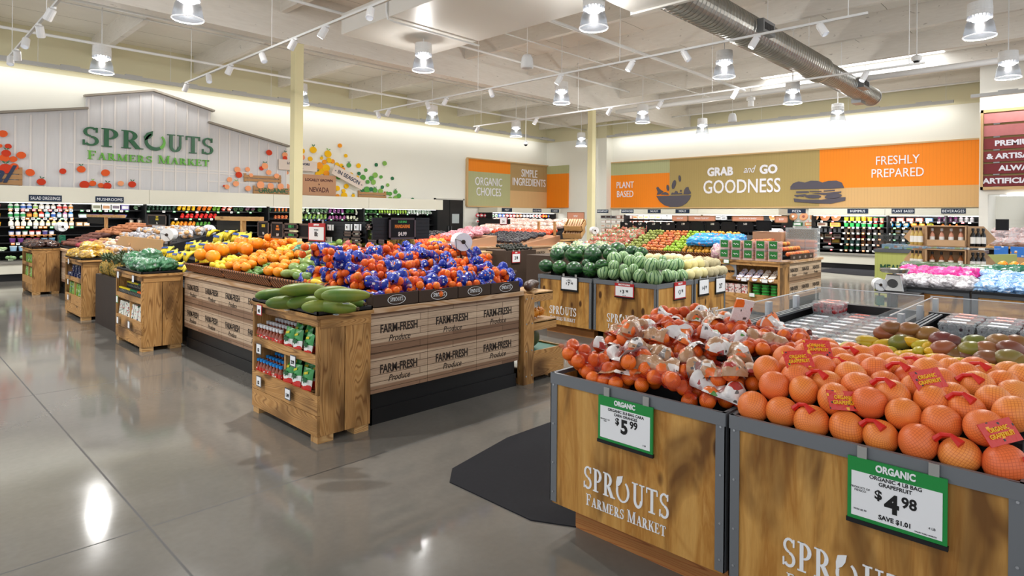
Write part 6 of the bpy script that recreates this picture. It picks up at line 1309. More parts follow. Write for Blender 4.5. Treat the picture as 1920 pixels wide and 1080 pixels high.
# ------------------------------------------------------------------ goods on the near shelf crates
def bottle(nm, glass, cap, lab, r_=.024, h=.15, neck=.011, cat='bottle'):
    r = thing(nm, '', cat); MB().lathe([(r_ * .9, 0), (r_, .006), (r_, h * .58), (r_ * .75, h * .68), (neck, h * .78), (neck, h * .9)], 12).build('bottle_body', glass, r, smooth=True)
    MB().lathe([(neck * 1.5, h * .84), (neck * 1.5, h), (neck * 1.2, h * 1.005)], 10).build('cap', cap, r); MB().lathe([(r_ * 1.02, h * .16), (r_ * 1.02, h * .52)], 12, cap=False).build('label', lab, r, smooth=True); return r
WCAP = plain('#d8dadc', .35); BCAP = plain('#1f8ad8', .35); SAUCE = plain('#8a3a18', .2, .6); LAB1 = specks('sauce_label', '#c8281c', [('#f0f0e8', 1, .4), ('#2a7a3a', 1.2, .2)], 50)
wb = Kind(bottle('sauce_bottle', SAUCE, WCAP, LAB1)); bb = Kind(bottle('sauce_bottle', SAUCE, BCAP, LAB1, .022, .13))
for i in range(4):
    for k in range(8):
        y = 4.985 - .056 * k
        if k < 7 or i < 2: wb.put((2.2 + .075 * i, y, .562 + .016 * i), (0, 0, J(3)), f'white capped red sauce bottle, upper crate shelf, {od(k)} along, {od(i)} row back', 1, 'white capped sauce bottles')
        bb.put((2.2 + .075 * i, y, .302 + .012 * i), (0, 0, J(3)), f'blue capped red sauce bottle, lower crate shelf, {od(k)} along, {od(i)} row back', 1, 'blue capped sauce bottles')
tag(MB().box(2.19, 2.52, 4.54, 5.0, .56, .562).box(2.26, 2.52, 4.54, 5.0, .562, .578).box(2.33, 2.52, 4.54, 5.0, .578, .594).box(2.41, 2.52, 4.54, 5.0, .594, .61).build('bottle_step', BLK), 'stepped rack under the white capped bottles', 'rack'); tag(MB().box(2.19, 2.52, 4.54, 5.0, .3, .302).box(2.26, 2.52, 4.54, 5.0, .302, .314).box(2.33, 2.52, 4.54, 5.0, .314, .326).box(2.41, 2.52, 4.54, 5.0, .326, .338).build('bottle_step', BLK), 'stepped rack under the blue capped bottles', 'rack')
def chipbag():
    t = NT('chip_bag_print'); t.surf(.3, .6); z = t.n('ShaderNodeSeparateXYZ', {0: t.n('ShaderNodeTexCoord').outputs['Object']}).outputs[2]; wv = t.math('ADD', z, t.math('MULTIPLY', t.noise(t.coord(), 16, 1), .06))
    t.col(t.ramp(wv, [(.0, '#c8241c'), (.085, '#c8241c'), (.09, '#e8ece8'), (.135, '#e8ece8'), (.14, '#1f8a3a'), (1, '#157030')], 'CONSTANT').outputs[0]); t.bump(t.noise(t.coord(), 20, 2), .3, .01)
    r = thing('chip_bag', '', 'snack bag'); mb = MB(); N = 10; vs = []
    for i in range(N + 1):
        for k in range(N + 1):
            u, v = k / N, i / N; vs.append((-.028 * math.sin(PI * u) ** .7 * math.sin(PI * v) ** .6, .065 - .13 * u, .19 * v))
    b = [(-x, y, z_) for x, y, z_ in vs]; fs = [(i * (N + 1) + k, i * (N + 1) + k + 1, (i + 1) * (N + 1) + k + 1, (i + 1) * (N + 1) + k) for i in range(N) for k in range(N)]
    mb.add(vs, fs); mb.add(b, [f[::-1] for f in fs]); mb.build('pouch', t.m, r, smooth=True)
    o = text('mini', .03, plain('#e8d83a', .4), r, (0, 0, 0), FX, shear=.2, bold=.001); o.location = (-.022, .0, .155); o.rotation_euler = (PI / 2, -.25, -PI / 2)
    o = text('Tajin', .045, plain('#145a30', .4), r, (0, 0, 0), FX, shear=.3, bold=.002, sx=.85); o.location = (-.031, 0, .108); return r
cbk = Kind(chipbag())
for z0, w, n in ((.56, 'upper', 3), (.3, 'lower', 3)):
    for i in range(3):
        for k in range(n): cbk.put((2.19 + .07 * i, 4.47 - .145 * k + J(.01), z0 + .02 * i), (J(.1), .14, J(.15)), f'green and red snack pouch, {w} crate shelf, {od(k)} from the bottles, {od(i)} row back', 1, 'snack pouches on the papaya crate')
yc = Kind(bottle('spice_bottle', plain('#2a2a1c', .2, .6), plain('#e8d020', .35), plain('#1c1c1c', .4), .022, .12)); gc = Kind(bottle('spice_bottle', plain('#2a2a1c', .2, .6), plain('#1f7a4a', .35), plain('#1c1c1c', .4), .022, .12)); oc = Kind(bottle('spice_bottle', plain('#2a2a1c', .2, .6), plain('#e8641c', .35), plain('#1c1c1c', .4), .022, .12))
for i in range(3):
    for k in range(17):
        K, w = ((yc, 'yellow'), (gc, 'green'), (oc, 'orange'))[0 if k < 8 else 1 if k < 13 else 2]
        K.put((2.2 + .09 * i, 9.06 - .06 * k, .56 + .06 * i), (0, 0, J(3)), f'{w} capped dark bottle under the bagged greens, {od(k)} along, {od(i)} row up', 1, w + ' capped bottles')
tag(MB().box(2.24, 2.56, 8.04, 9.08, .56, .62).box(2.34, 2.56, 8.04, 9.08, .62, .68).build('bottle_step', BLK), 'stepped rack under the dark capped bottles', 'rack')
def boxpack(nm, mt, dx, dy, dz, cat='box'): return Kind(tag(MB().box(-dx / 2, dx / 2, -dy / 2, dy / 2, 0, dz).build(nm, mt, bevel=.004), '', cat))
sn = boxpack('snack_box', specks('snack_white', '#e4e8e0', [('#2a5a3a', 1, .25), ('#c83a3a', 1.4, .15), ('#3a6a8a', 1.2, .15)], 26), .06, .17, .2)
for i in range(2):
    for k in range(5): sn.put((2.21 + .1 * i, 8.98 - .2 * k, .3), (0, .12, J(.1)), f'white snack box under the bagged greens, {od(k)} from the far end, {od(i)} row back', 1, 'white snack boxes')
nv = boxpack('canned_pack', specks('navy_pack', '#16204a', [('#d8dce4', 1, .25), ('#2a3a7a', 1.2, .3)], 26), .1, .1, .11); gp = boxpack('green_pouch', specks('lime_pouch', '#7fae3a', [('#e8ece0', 1, .35), ('#2a6aa0', 1.3, .2), ('#3a7a2a', .8, .25)], 22), .05, .15, .21)
for j, (Y, nm, za, K1, K2) in enumerate(((12.05, 'yellow bag crate', .56, nv, gp), (16.15, 'last crate', .56, gp, gp))):
    for k in range(5 if j == 0 else 4):
        for z in range(2 if K1 is nv else 1): K1.put((2.23 + .06 * z, Y - .1 - .2 * k, za + .11 * z), (0, 0, J(.08)), f'{"navy blue canned pack" if K1 is nv else "green printed pouch"}, upper shelf of the {nm}, {od(k)} along, {od(z)} up', 1, f'packs on the upper shelf of the {nm}')
        K2.put((2.22, Y - .1 - .2 * k, .3), (0, .06, J(.08)), f'green printed pouch, lower shelf of the {nm}, {od(k)} from its far end', 1, f'pouches on the lower shelf of the {nm}')
def ptag(p, rot, w, h, label, s_=None, mt=None):
    r = thing('shelf_tag', label, 'price tag', p); T = (lambda u, v, q: (p[0] - q, p[1] - u, p[2] + v)) if rot == FX else (lambda u, v, q: (p[0] + u, p[1] - q, p[2] + v))
    MB().prism([(-w / 2, -h / 2), (w / 2, -h / 2), (w / 2, h / 2), (-w / 2, h / 2)], T, .004).build('holder', mt or DKSTEEL, r); MB().prism([(-w * .44, -h * .4), (w * .44, -h * .4), (w * .44, h * .42), (-w * .44, h * .42)], lambda u, v, q: T(u, v, q + .004), .001).build('paper', WHT, r)
    if s_: text(s_, h * .42, INKB, r, T(0, -h * .1, .0055), rot, sx=.8, bold=.001)
for px, py, s_, l in ((488, 581, '4/5', 'small red framed shelf tag at the papaya crate top corner'), (487, 654, '$2', 'shelf tag on the upper shelf end of the papaya crate'), (551, 677, '2.99', 'shelf tag under the upper snack pouches'), (487, 715, '$2', 'shelf tag on the lower shelf end of the papaya crate'), (541, 739, '1.49', 'shelf tag under the lower snack pouches')):
    q = onX(px, py, 2.135); ptag(q, FX, .085, .085, l, s_, RED if 'red' in l else None)
for px, py, l in ((223, 515, 'upper end shelf tag of the greens crate'), (251, 523, 'shelf tag over the dark bottles'), (221, 561, 'green shelf tag on the middle of the greens crate'), (222, 600, 'low end shelf tag of the greens crate'), (243, 609, 'shelf tag under the white snack boxes'), (130, 490, 'top shelf tag on the yellow bag crate'), (129, 528, 'middle shelf tag on the yellow bag crate'), (129, 557, 'low shelf tag on the yellow bag crate')):
    ptag(onX(px, py, 2.135), FX, .08, .09, l, None, GRN if 'green shelf' in l else None)
for px, py, l in ((1363, 490, 'green shelf tag at the top of the crepe crate'), (1396, 524, 'shelf tag under the purple cups'), (1435, 527, 'shelf tag under the tan cups'), (1411, 553, 'green shelf tag under the green tubs')): ptag(onX(px, py, 10.27), FX, .1, .07, l, None, GRN if 'green shelf' in l else None)
# ------------------------------------------------------------------ price boards and sign stands over the islands
SLATM = board_mat('slat_board', '#26292d', 'y', 50, 0, .9, .1); CHALK = plain('#191a1c', .7, .2); FRW = plain('#5a4c46', .6, .3); CH = [plain(c, .6) for c in ('#e8e4da', '#e8862a', '#3fae5a', '#e8d03a', '#d83a3a')]
def slat(T, w, h, label, post=None):
    r = thing('slat_panel', label, 'sign panel', T(0, 0, 0)); MB().prism([(-w / 2, -h / 2), (w / 2, -h / 2), (w / 2, h / 2), (-w / 2, h / 2)], T, -.02).build('panel', SLATM, r); g = MB(); n = max(3, int(h / .035))
    for k in range(n): v = -h / 2 + h * (k + .5) / n; g.prism([(-w / 2, v), (w / 2, v), (w / 2, v + .004), (-w / 2, v + .004)], lambda u, v_, q: T(u, v_, q + .0005), .003)
    g.build('groove_strip', plain('#0c0d0f', .5), r)
    if post: p = T(post, -h / 2, -.03); MB().box(p[0] - .025, p[0] + .025, p[1] - .025, p[1] + .025, .9, p[2] + h * .6).build('post', LPZ, r)
    return r
def chalk(T, rot, w, h, label, lines, frame=FRW):
    r = thing('chalk_sign', label, 'price sign', T(0, 0, 0)); k = .02
    MB().prism([(-w / 2, -h / 2), (w / 2, -h / 2), (w / 2, h / 2), (-w / 2, h / 2)], T, .012).build('board', CHALK, r); f = MB()
    for a, b, c, d in ((-w / 2, -w / 2 + k, -h / 2, h / 2), (w / 2 - k, w / 2, -h / 2, h / 2), (-w / 2, w / 2, -h / 2, -h / 2 + k), (-w / 2, w / 2, h / 2 - k, h / 2)): f.prism([(a, c), (b, c), (b, d), (a, d)], T, .02)
    f.build('frame', frame, r)
    for b_, v, sz, ci, sx in lines: text(b_, sz * h, CH[ci], r, T(0, v * h, .0125), rot, sx=sx, bold=.0015)
    return r
def TXp(px0, px1, py0, py1, X, dz=0):
    a, b = onX(px0, py0, X), onX(px1, py1, X); return faceX(X - dz, (a.y + b.y) / 2, (a.z + b.z) / 2), a.y - b.y, a.z - b.z
def TYp(px0, px1, py0, py1, Y, dz=0):
    a, b = onY(px0, py0, Y), onY(px1, py1, Y); return faceY((a.x + b.x) / 2, Y - dz, (a.z + b.z) / 2), b.x - a.x, a.z - b.z
T, w, h = TYp(700, 806, 408, 447.5, 5.3); slat(T, w, h, 'black slatted sign panel on a post above the mandarins', 0)
T, w, h = TYp(727, 776.5, 408.5, 448, 5.3, .02); chalk(T, FY, w, h, 'framed chalk style mandarin price sign above the blue bags', [('3 LB BAG', .32, .13, 2, .9), ('MANDARINS', .1, .22, 1, .68), ('$4.99', -.25, .24, 0, .9)], plain('#4c4448', .5))
T, w, h = TXp(487, 507, 414, 446, 3.45); chalk(T, FX, w, h, 'lemon chalk sign first in the row over the citrus', [('LEMONS', .2, .24, 3, .5), ('99c', -.25, .2, 0, .8)])
T, w, h = TXp(512, 535, 416, 448, 3.45); chalk(T, FX, w, h, 'orange lettered chalk sign second in the row over the citrus', [('NAVEL\nORANGES', .15, .17, 1, .6), ('1.49', -.28, .22, 0, .8)])
T, w, h = TXp(536, 562, 418, 432, 3.45); chalk(T, FX, w, h, 'small upper chalk strip with green lettering over the mangoes', [('LIMES  $1', 0, .5, 2, .8)])
T, w, h = TXp(536, 562, 434, 447, 3.45); chalk(T, FX, w, h, 'small lower chalk strip with green lettering over the mangoes', [('CUKES  $2', 0, .5, 2, .8)])
T, w, h = TXp(563, 614, 419, 450, 3.47); chalk(T, FX, w, h, 'red lettered chalk sign behind the white 88 cent card', [('MANGOS', .2, .25, 4, .6), ('$1.00', -.25, .22, 0, .7)])
T, w, h = TXp(581, 611, 418, 453, 3.4); card(T, FX, w, h, 'red framed white special price card over the mangoes', [('EACH MANGO', 0, .12, .09, .8, .02), ('88c', 0, -.12, .36, .75, .04)], RED, 'NEW ITEM', t=.01)
T, w, h = TXp(605, 688, 415, 456, 3.5); slat(T, w, h, 'grey black slatted panel with curled white tags behind the gourds')
for px0, px1, py0, py1, l in ((616, 628, 421, 432, 'curled white tag, upper one nearest the special card'), (613, 625, 444, 455, 'curled white tag, low one under the special card'), (650, 663, 420, 432, 'curled white tag, upper middle of the slatted panel'), (667, 680, 420, 432, 'curled white tag, upper end of the slatted panel')):
    T, w, h = TXp(px0, px1, py0, py1, 3.48); r = thing('shelf_tag', l, 'price tag', T(0, 0, 0)); v = MB(); n = 5
    for k in range(n): v.prism([(-w / 2 + w * k / n, -h / 2), (-w / 2 + w * (k + 1) / n, -h / 2), (-w / 2 + w * (k + 1) / n, h / 2), (-w / 2 + w * k / n, h / 2)], lambda u, vv, q, k=k: T(u, vv, q + .025 * math.sin(PI * (k + .5) / n)), .004)
    v.build('paper', WHT, r)
    text('$', h * .5, INKB, r, T(0, 0, .034), FX)
for i, (px0, px1, py0, py1, t_) in enumerate(((648, 664, 434, 443, ''), (664, 681, 433, 444, '$1.79'), (646, 661, 446, 456, ''), (661, 682, 445, 456, '$3.99'), (690, 700, 420, 431, '79'), (692, 712, 449, 457, 'CHERI'), (712, 727, 449, 457, '1.99'))):
    T, w, h = TXp(px0, px1, py0, py1, 3.47); chalk(T, FX, w, h, f'small chalk price plate, {od(i)} of those on and after the grey slatted panel', [(t_, 0, .5, 0, .8)] if t_ else [])
T, w, h = TXp(275, 318, 402, 424, 3.4); slat(T, w, h, 'black panel with green edge above the bananas', 0); T, w, h = TXp(283, 317, 402.5, 423.5, 3.4, .02); chalk(T, FX, w, h, 'chalk banana price sign on the pine post above the bananas', [('YELLOW\nBANANAS', .18, .24, 3, .75), ('75c', -.3, .28, 0, .9)])
def tsign(px, py0, py1, pxl, pxr, X, label, black):
    r = thing('sign_stand', label, 'sign stand', (X, onX(px, py1, X).y, .9)); a, b, c = onX(pxl, py0, X), onX(pxr, py0, X), onX(px, py1, X)
    MB().box(X - .03, X + .03, b.y, a.y, a.z - .06, a.z).build('cross_bar', LPY, r); MB().box(X - .03, X + .03, c.y - .03, c.y + .03, .9, a.z - .06).build('post', LPZ, r)
    T, w, h = TXp(*black, X); MB().prism([(-w / 2, -h / 2), (w / 2, -h / 2), (w / 2, h / 2), (-w / 2, h / 2)], T, .02).build('board', CHALK, r); return r
tsign(200, 402, 432, 166, 233, 3.5, 'pine cross bar sign stand with black board over the yams', (167, 197, 405, 420)); tsign(457, 405.5, 448, 408, 492, 3.7, 'pine cross bar sign stand with black board behind the pomelos', (410, 453, 409, 447))
# apple island boards
for i, (px0, px1, t_) in enumerate(((1165, 1187, '99c'), (1190, 1213, '1.29'), (1215, 1239, '1.49'), (1242, 1267, '1.49'), (1270, 1295, '1.99'), (1296, 1321, ''), (1324, 1351, '3.00'), (1354, 1380, ''), (1384, 1414, '5.00'))):
    T, w, h = TXp(px0, px1, 416, 436, 12.0); r = chalk(T, FX, w, h, f'black price board behind the apples, {od(i)} from the onion end', [(t_, .3, .26, 0, .8)] if t_ else [], CHALK)
for px0, px1, py0, py1, t_, l in ((1262, 1291, 404, 415, 'HEALTHY', 'salmon framed board over the apples beside the indulge board'), (1292, 1343, 404, 415, 'INDULGE YOUR WAY', 'salmon framed board lettered indulge your way'), (1374, 1434, 404.5, 415.5, 'FRESH FROM THE BAKERY', 'salmon framed board lettered fresh from the bakery'), (1454, 1479, 405, 418, '$5/$9', 'small salmon framed board before the pizza case'), (1065, 1097, 398, 413, 'NEW', 'salmon framed board in front of the corner case')):
    T, w, h = TXp(px0, px1, py0, py1, 14.5 if px0 > 1100 else 19); r = chalk(T, FX, w, h, l, [], plain('#9a6a48', .5)); r.children[0].data.materials[0] = plain('#c98a6e', .6); text(t_, h * .38, WHT, r, T(0, 0, .014), FX, sx=.72)
    p = T(0, -h / 2, 0); MB().cyl((p[0] + .02, p[1], 0), (p[0] + .02, p[1], p[2] + .05), .012, 6).build('post', BLK, r)
for px0, px1, py0, py1, X, l in ((1420, 1448, 413, 432, 11.9, 'dark sign with red picture behind the blue snack bags'), (900, 958, 410, 420, 12, 'long black price rail over the black plums')):
    T, w, h = TXp(px0, px1, py0, py1, X); chalk(T, FX, w, h, l, [], CHALK)
T, w, h = TXp(939, 952, 407, 421, 11.0); card(T, FX, w, h, 'red framed two for four card over the plum island', [('2/4', 0, -.1, .4, .8, .03)], RED, None)
# rolls of produce bags on wire stands
def roll():
    r = thing('bag_roll', '', 'bag roll stand'); MB().cyl((0, -.10, 0), (0, .10, 0), .09, 20).build('roll', plain('#e4e6e8', .5), r, smooth=False); MB().cyl((0, -.103, 0), (0, .103, 0), .022, 10).build('core', plain('#3a2a1c', .7), r)
    w = MB()
    for s in (-1, 1): w.tube([(0, s * .115, 0), (.07, s * .115, -.1), (-.07, s * .115, -.1), (-.08, s * .115, .03), (0, s * .115, 0)], .004, 5)
    w.build('wire_frame', plain('#1c1c1e', .4, .5, .6), r); MB().cyl((0, 0, -.1), (0, 0, -.5), .012, 6).build('stem', BLK, r); MB().box(-.05, .05, -.09, .03, -.3, -.16).build('green_bag', DGB, r); return r
rk = Kind(roll())
for px, py, X, rz, l, s in ((866, 453, 4.1, -.5, 'big white bag roll on wire at the mandarin heap end', 1.0), (393, 432, 4.1, -.2, 'white bag roll behind the pomelos', 1.1), (318, 440, 3.2, -.6, 'bag roll in wire by the banana end of the pomelos', 1.1), (116, 425, 3.0, .05, 'white bag roll beside the dark yams', 1.2), (1115, 432, 12.2, -.65, 'small bag roll by the bread stall', 1.0), (1457, 437, 12.2, -.3, 'white bag roll on the cardboard box behind the peaches', 1.0)):
    rk.put(onX(px, py, X), (0, 0, rz), l, s)

# ------------------------------------------------------------------ chilled bins, scale, wine stand, meal case
g_ = lambda a, n: [a - .76 * (k + .5) / n for k in range(n)]
bags('white_bag', WBAG, (.12, .10, .07), 3, [((8.62 + .16 * i + J(.03), y + J(.02), .86 + .03 * i), J(2), f'white clear bag in the scale side bin, {od(k)} from the scale, {od(i)} row back') for i in range(2) for k, y in enumerate(g_(1.88, 6))])
bags('pink_bag', PBAG, (.12, .11, .075), 3, [((8.98 + .17 * i + J(.03), y + J(.02), .93 + .03 * i), J(2), f'hot pink bag in the scale side bin, {od(k)} from the scale, {od(i)} row back') for i in range(2) for k, y in enumerate(g_(1.88, 5))])
bags('cucumber_pack', CUKE, (.24, .13, .05), 3, [((9.45 + .22 * i, y + J(.02), .95 + .05 * j), 1.5 + J(.2), f'long dark cucumber pack, {od(k)} from the wine stand side, {od(i)} row back, {("lower", "upper")[j]} layer') for i in range(3) for k, y in enumerate(g_(1.86, 3)) for j in range(2)], amp=.08)
bags('blue_bag', BBAG, (.13, .11, .07), 3, [((8.62 + .17 * i + J(.03), y + J(.02), .86 + .03 * i), J(2), f'blue and white bag in the edge bin, {od(k)} from the pink bags, {od(i)} row back') for i in range(4) for k, y in enumerate(g_(1.04, 5))])
bags('green_bag', DGB, (.15, .12, .08), 2, [((9.35 + .2 * i + J(.03), y, .99), J(2), f'dark green bag behind the blue bags, {od(k)} along, {od(i)} row back') for i in range(2) for k, y in enumerate(g_(1.04, 4))])
for i in range(2):
    for k, y in enumerate(g_(1.0, 7)): big.put((9.75 + .14 * i, y, 1.06), rrot(), f'orange pepper heap piece behind the dark green bags, {od(k)} along, {od(i)} row', .62)
p = onZ(1678, 546, .77); r = thing('hanging_scale', 'chrome dial produce scale with fluted pan on a black post', 'scale', (p.x, p.y, 0))
MB().box(-.03, .03, -.03, .03, 0, .75).build('post', BLK, r, org=(0, 0, 0)); MB().box(-.16, .16, -.28, .16, .75, .775).build('platform', BLK, r, org=(0, 0, 0)); CHR = plain('#b8b8b6', .22, .5, .9)
MB().add([(-.11, -.12, .775), (.11, -.12, .775), (.11, .12, .775), (-.11, .12, .775), (-.06, -.07, .97), (.06, -.07, .97), (.06, .07, .97), (-.06, .07, .97)], [(0, 3, 2, 1), (4, 5, 6, 7), (0, 1, 5, 4), (1, 2, 6, 5), (2, 3, 7, 6), (3, 0, 4, 7)]).build('body', CHR, r, org=(0, 0, 0), bevel=.01)
MB().cyl((0, 0, .97), (0, 0, 1.0), .02, 10).build('neck', CHR, r, org=(0, 0, 0)); MB().lathe([(.03, .995), (.12, 1.0), (.145, 1.035), (.155, 1.035), (.13, .99), (.03, .985)], 24).build('pan', CHR, r, org=(0, 0, 0)); MB().lathe([(.05, 0), (.05, .008)], 16, (-.1, 0, .87), Vector((-1, 0, .3)).to_track_quat('Z', 'Y').to_matrix()).build('dial', plain('#3a3a3c', .3), r, org=(0, 0, 0))
p2 = onX(1650, 533, p.x - .05); rk.put(p2, (0, 0, -1.15), 'white bag roll in wire clipped beside the chrome scale', .8)
# wine stand
VIN = plain('#c9a27a', .55, .3, mottle=6, name='birch_ply'); r = thing('wine_stand', 'birch plywood two tier wine stand with pointed side wings', 'display stand', (10.8, 1.68, .83), None, (0, 0, rad(-88)))
bt = MB; DKG = plain('#12100e', .12, .6); AMB = plain('#8a4a1c', .15, .6); PGL = plain('#b89a50', .15, .6); PNK = plain('#c88a70', .15, .6); WL = plain('#e6e2da', .4); CAPD = plain('#1a1818', .3)
wk_ = [Kind(bottle('wine_bottle', g, c, WL, .035, .27, .013)) for g, c in ((DKG, CAPD), (PGL, CAPD), (PNK, plain('#d8d4d0', .4)), (AMB, CAPD))]
Rz = Euler((0, 0, rad(-88))).to_matrix(); W0 = Vector((10.8, 1.68, .83))
for t in range(2):
    z = .06 + .34 * t; MB().box(-.24, .24, -.12, .12, z, z + .014).box(-.24, .24, .105, .12, z, z + .30).box(-.24, -.225, -.12, .12, z, z + .30).box(.225, .24, -.12, .12, z, z + .30).box(-.24, .24, -.12, .12, z + .29, z + .305).box(-.24, .24, -.12, -.105, z, z + .1).build('centre_box', VIN, r, org=(0, 0, 0))
    for s in (-1, 1):
        M = Euler((0, 0, s * .55)).to_matrix(); o = Vector((s * .25, -.04, z))
        MB().prism([(0, 0), (.2, 0), (.36, .12), (.2, .3), (0, .3)], lambda u, v, q: o + M @ Vector((s * u, .0 + q, v)), .02).build('wing', VIN, r, org=(0, 0, 0)); MB().prism([(0, -.1), (.2, -.1), (.2, 0), (0, 0)], lambda u, v, q: o + M @ Vector((s * u, v, q)), .014).build('wing_shelf', VIN, r, org=(0, 0, 0))
        for k in range(3):
            q = W0 + Rz @ (o + M @ Vector((s * (.04 + .065 * k), -.05, .015))); wk_[0 if s > 0 else 1].put(q, (0, 0, J(3)), f'{"dark" if s > 0 else "pale gold"} wine bottle on the {("lower", "upper")[t]} {"inner" if s > 0 else "aisle side"} wing, {od(k)} from the box', .95)
    for k in range(4): wk_[2 if t else 3].put(W0 + Rz @ Vector((-.17 + .113 * k, -.03, z + .015)), (0, 0, J(3)), f'{"pink" if t else "amber"} bottle in the {("lower", "upper")[t]} centre box, {od(k)} from the scale side', .92)
MB().box(-.6, .6, -.16, .16, .385, .395).build('acrylic_shelf', ACR, r, org=(0, 0, 0)); MB().box(-.3, .3, -.16, .16, 0, .06).build('foot', VIN, r, org=(0, 0, 0))
lb = boxpack('meal_tub', specks('meal_tub_print', '#9ac0d8', [('#e8ecee', 1, .4), ('#a8c87a', .4, .4), ('#c89a8a', .6, .2)], 20), .14, .16, .09)
for i in range(2):
    for k in range(7): lb.put((14.4 + .3 * i, 3.25 - .2 * k, 1.03), (0, 0, 0), f'small printed tub inside the glass meal case, {od(k)} from the pizza side, {od(i)} row back', 1, 'tubs in the meal case')

# ------------------------------------------------------------------ islands beyond: plums, tomatoes, eggplants, bread
pl_ = fruit('plum', (.05, .05, .075), vary('eggplant_skin', [(0, '#2c2630'), (1, '#1c1a22')], .25, .6, 6, .3, '#0e0c12'), None, 10, 7); tom = fruit('tomato', (.045, .045, .04), vary('tomato_skin', [(0, '#d8401c'), (1, '#e0602a')], .3, .5, 6, .2, '#a82a14'), None, 10, 7)
fill(pl_, 'eggplant', 'black eggplant', 'plum island', 10.7, 11.9, 10.2, 11.9, .95, .15, .13, .045, .17, .3); fill(tom, 'tomato', 'red tomato', 'plum island', 11.9, 12.3, 10.2, 12.4, 1.15, .12, .11, .04, .2)
fill(pl_, 'eggplant', 'dark eggplant', 'far counter', 8.6, 9.9, 11.7, 13.6, .95, .16, .14, .045, .17, .3); fill(tom, 'tomato', 'orange red tomato', 'far counter', 8.6, 9.6, 10.8, 11.7, .95, .12, .11, .04, .17)
tag(MB().prism([(10.66, .9), (12.3, .9), (12.3, 1.14), (10.66, .92)], lambda u, v, w: (u, 10.15 + w, v), 2.4).build('display_riser', CARD), 'sloping riser under the eggplants', 'riser'); tag(MB().prism([(8.55, .9), (10.5, .9), (10.5, 1.15), (8.55, .92)], lambda u, v, w: (u, 10.65 + w, v), 3.2).build('display_riser', CARD), 'sloping riser under the far eggplants', 'riser')
bags('net_bag', film('red_clear_net', '#b84a58', '#d8a0a8', '#e8e4e6', 16), (.15, .12, .09), 3, [((9.5 + .25 * i, 10.85 + .26 * k, 1.12 + .05 * i), J(2), f'red tinted net bag on the far counter, {od(k)} along, {od(i)} row back') for i in range(4) for k in range(3)])
bags('chip_bag', film('orange_chip_bag', '#e8861c', '#f0a83a', '#c85a14', 12), (.14, .1, .11), 2, [((8.62 + .12 * k, 10.75 + .1 * (k % 2), 1.0), .4 * k, f'orange snack bag at the front corner of the far counter, {od(k)} one') for k in range(3)])
avo = fruit('avocado', (.036, .036, .05), vary('avocado_skin', [(0, '#2a2e24'), (1, '#1e201c')], .5, .4, 14, .3, '#14140f'), lambda t: 1.1 - .3 * t, 10, 7)
r = thing('avocado_box', 'dark brown printed card box of avocados with red price card', 'display box', (9.3, 8.95, 0)); MB().box(8.85, 9.75, 8.7, 9.3, 0, .92).build('box', TRAYM, r)
for k, z in enumerate((.75, .5, .25)): MB().prism([(.06 * math.cos(2 * PI * q / 16), .03 * math.sin(2 * PI * q / 16)) for q in range(16)], faceY(9.1, 8.699, z), .001).build('oval_logo', plain('#6a5a50', .5), r)
cardY((961, 472), (976, 492), 8.69, 'red framed two for four price card on the avocado box', [('2/4', 0, -.08, .42, .85, .03)], RED, 'SAVE')
for i in range(3):
    for k, x in enumerate(grid(8, 8.9, 9.72)): avo.put((x, 8.78 + .14 * i, .95 + .03 * i), rrot(), f'black avocado heaped on the dark card box, {od(k)} along, {od(i)} row back', 1, 'avocados in the box')
r = thing('tray_table', 'narrow pine topped table beside the avocado box', 'table', (8.0, 9.3, 0)); MB().box(7.6, 8.75, 9.0, 9.6, .86, .9).build('top', LPX, r)
for x, y in ((7.64, 9.04), (8.66, 9.04), (7.64, 9.5), (8.66, 9.5)): MB().box(x, x + .06, y, y + .06, 0, .86).build('leg', LPZ, r)
bags('salad_net', film('green_white_net', '#3a8a4a', '#d8d4b0', '#7a5aa8', 16), (.15, .13, .11), 3, [((8.95 + .22 * k, 7.3 + .25 * (k % 3), .95 + .05 * (k % 2)), J(2), f'green and white net bag behind the dark watermelons, {od(k)} along') for k in range(9)])
bags('apple_bag', film('apple_bag', '#3f7a34', '#c84a4a', '#d8d8cc', 16), (.15, .12, .10), 3, [((10.95 + .28 * i, 7.5 + .24 * k, .99 + .085 * i), J(2), f'green and red printed bag between the pears and the bread, {od(k)} along, {od(i)} row back') for i in range(5) for k in range(4)])
r = thing('card_bin', 'dark card display bin behind the melon bins', 'display box', (9.8, 7.5, 0)); MB().box(8.8, 10.9, 7.1, 8.1, 0, .88).build('box', TRAYM, r)
bags('bread_bag', film('bread_bag', '#b8846a', '#d8c8c0', '#e8e6e4', 12), (.20, .12, .09), 4, [((12.7 + .28 * i, 11.0 + .3 * k, 1.18 + .10 * i), J(.6), f'clear bagged loaf on the bread stall, {od(k)} from the column, {od(i)} row back') for i in range(4) for k in range(10)], amp=.1)
r = thing('bread_stall', 'pale shelf stall heaped with bagged bread before the corner case', 'display stand', (13.3, 12.4, 0)); MB().box(12.5, 13.9, 10.8, 14.1, .95, 1.0).build('shelf', LPX, r); MB().prism([(12.6, 1.0), (13.9, 1.0), (13.9, 1.4), (12.6, 1.08)], lambda u, v, w: (u, 10.85 + w, v), 3.2).build('slope', MATTE, r); MB().box(12.6, 13.9, 10.9, 14, 0, .95).build('base', plain('#6a5a4a', .6), r)
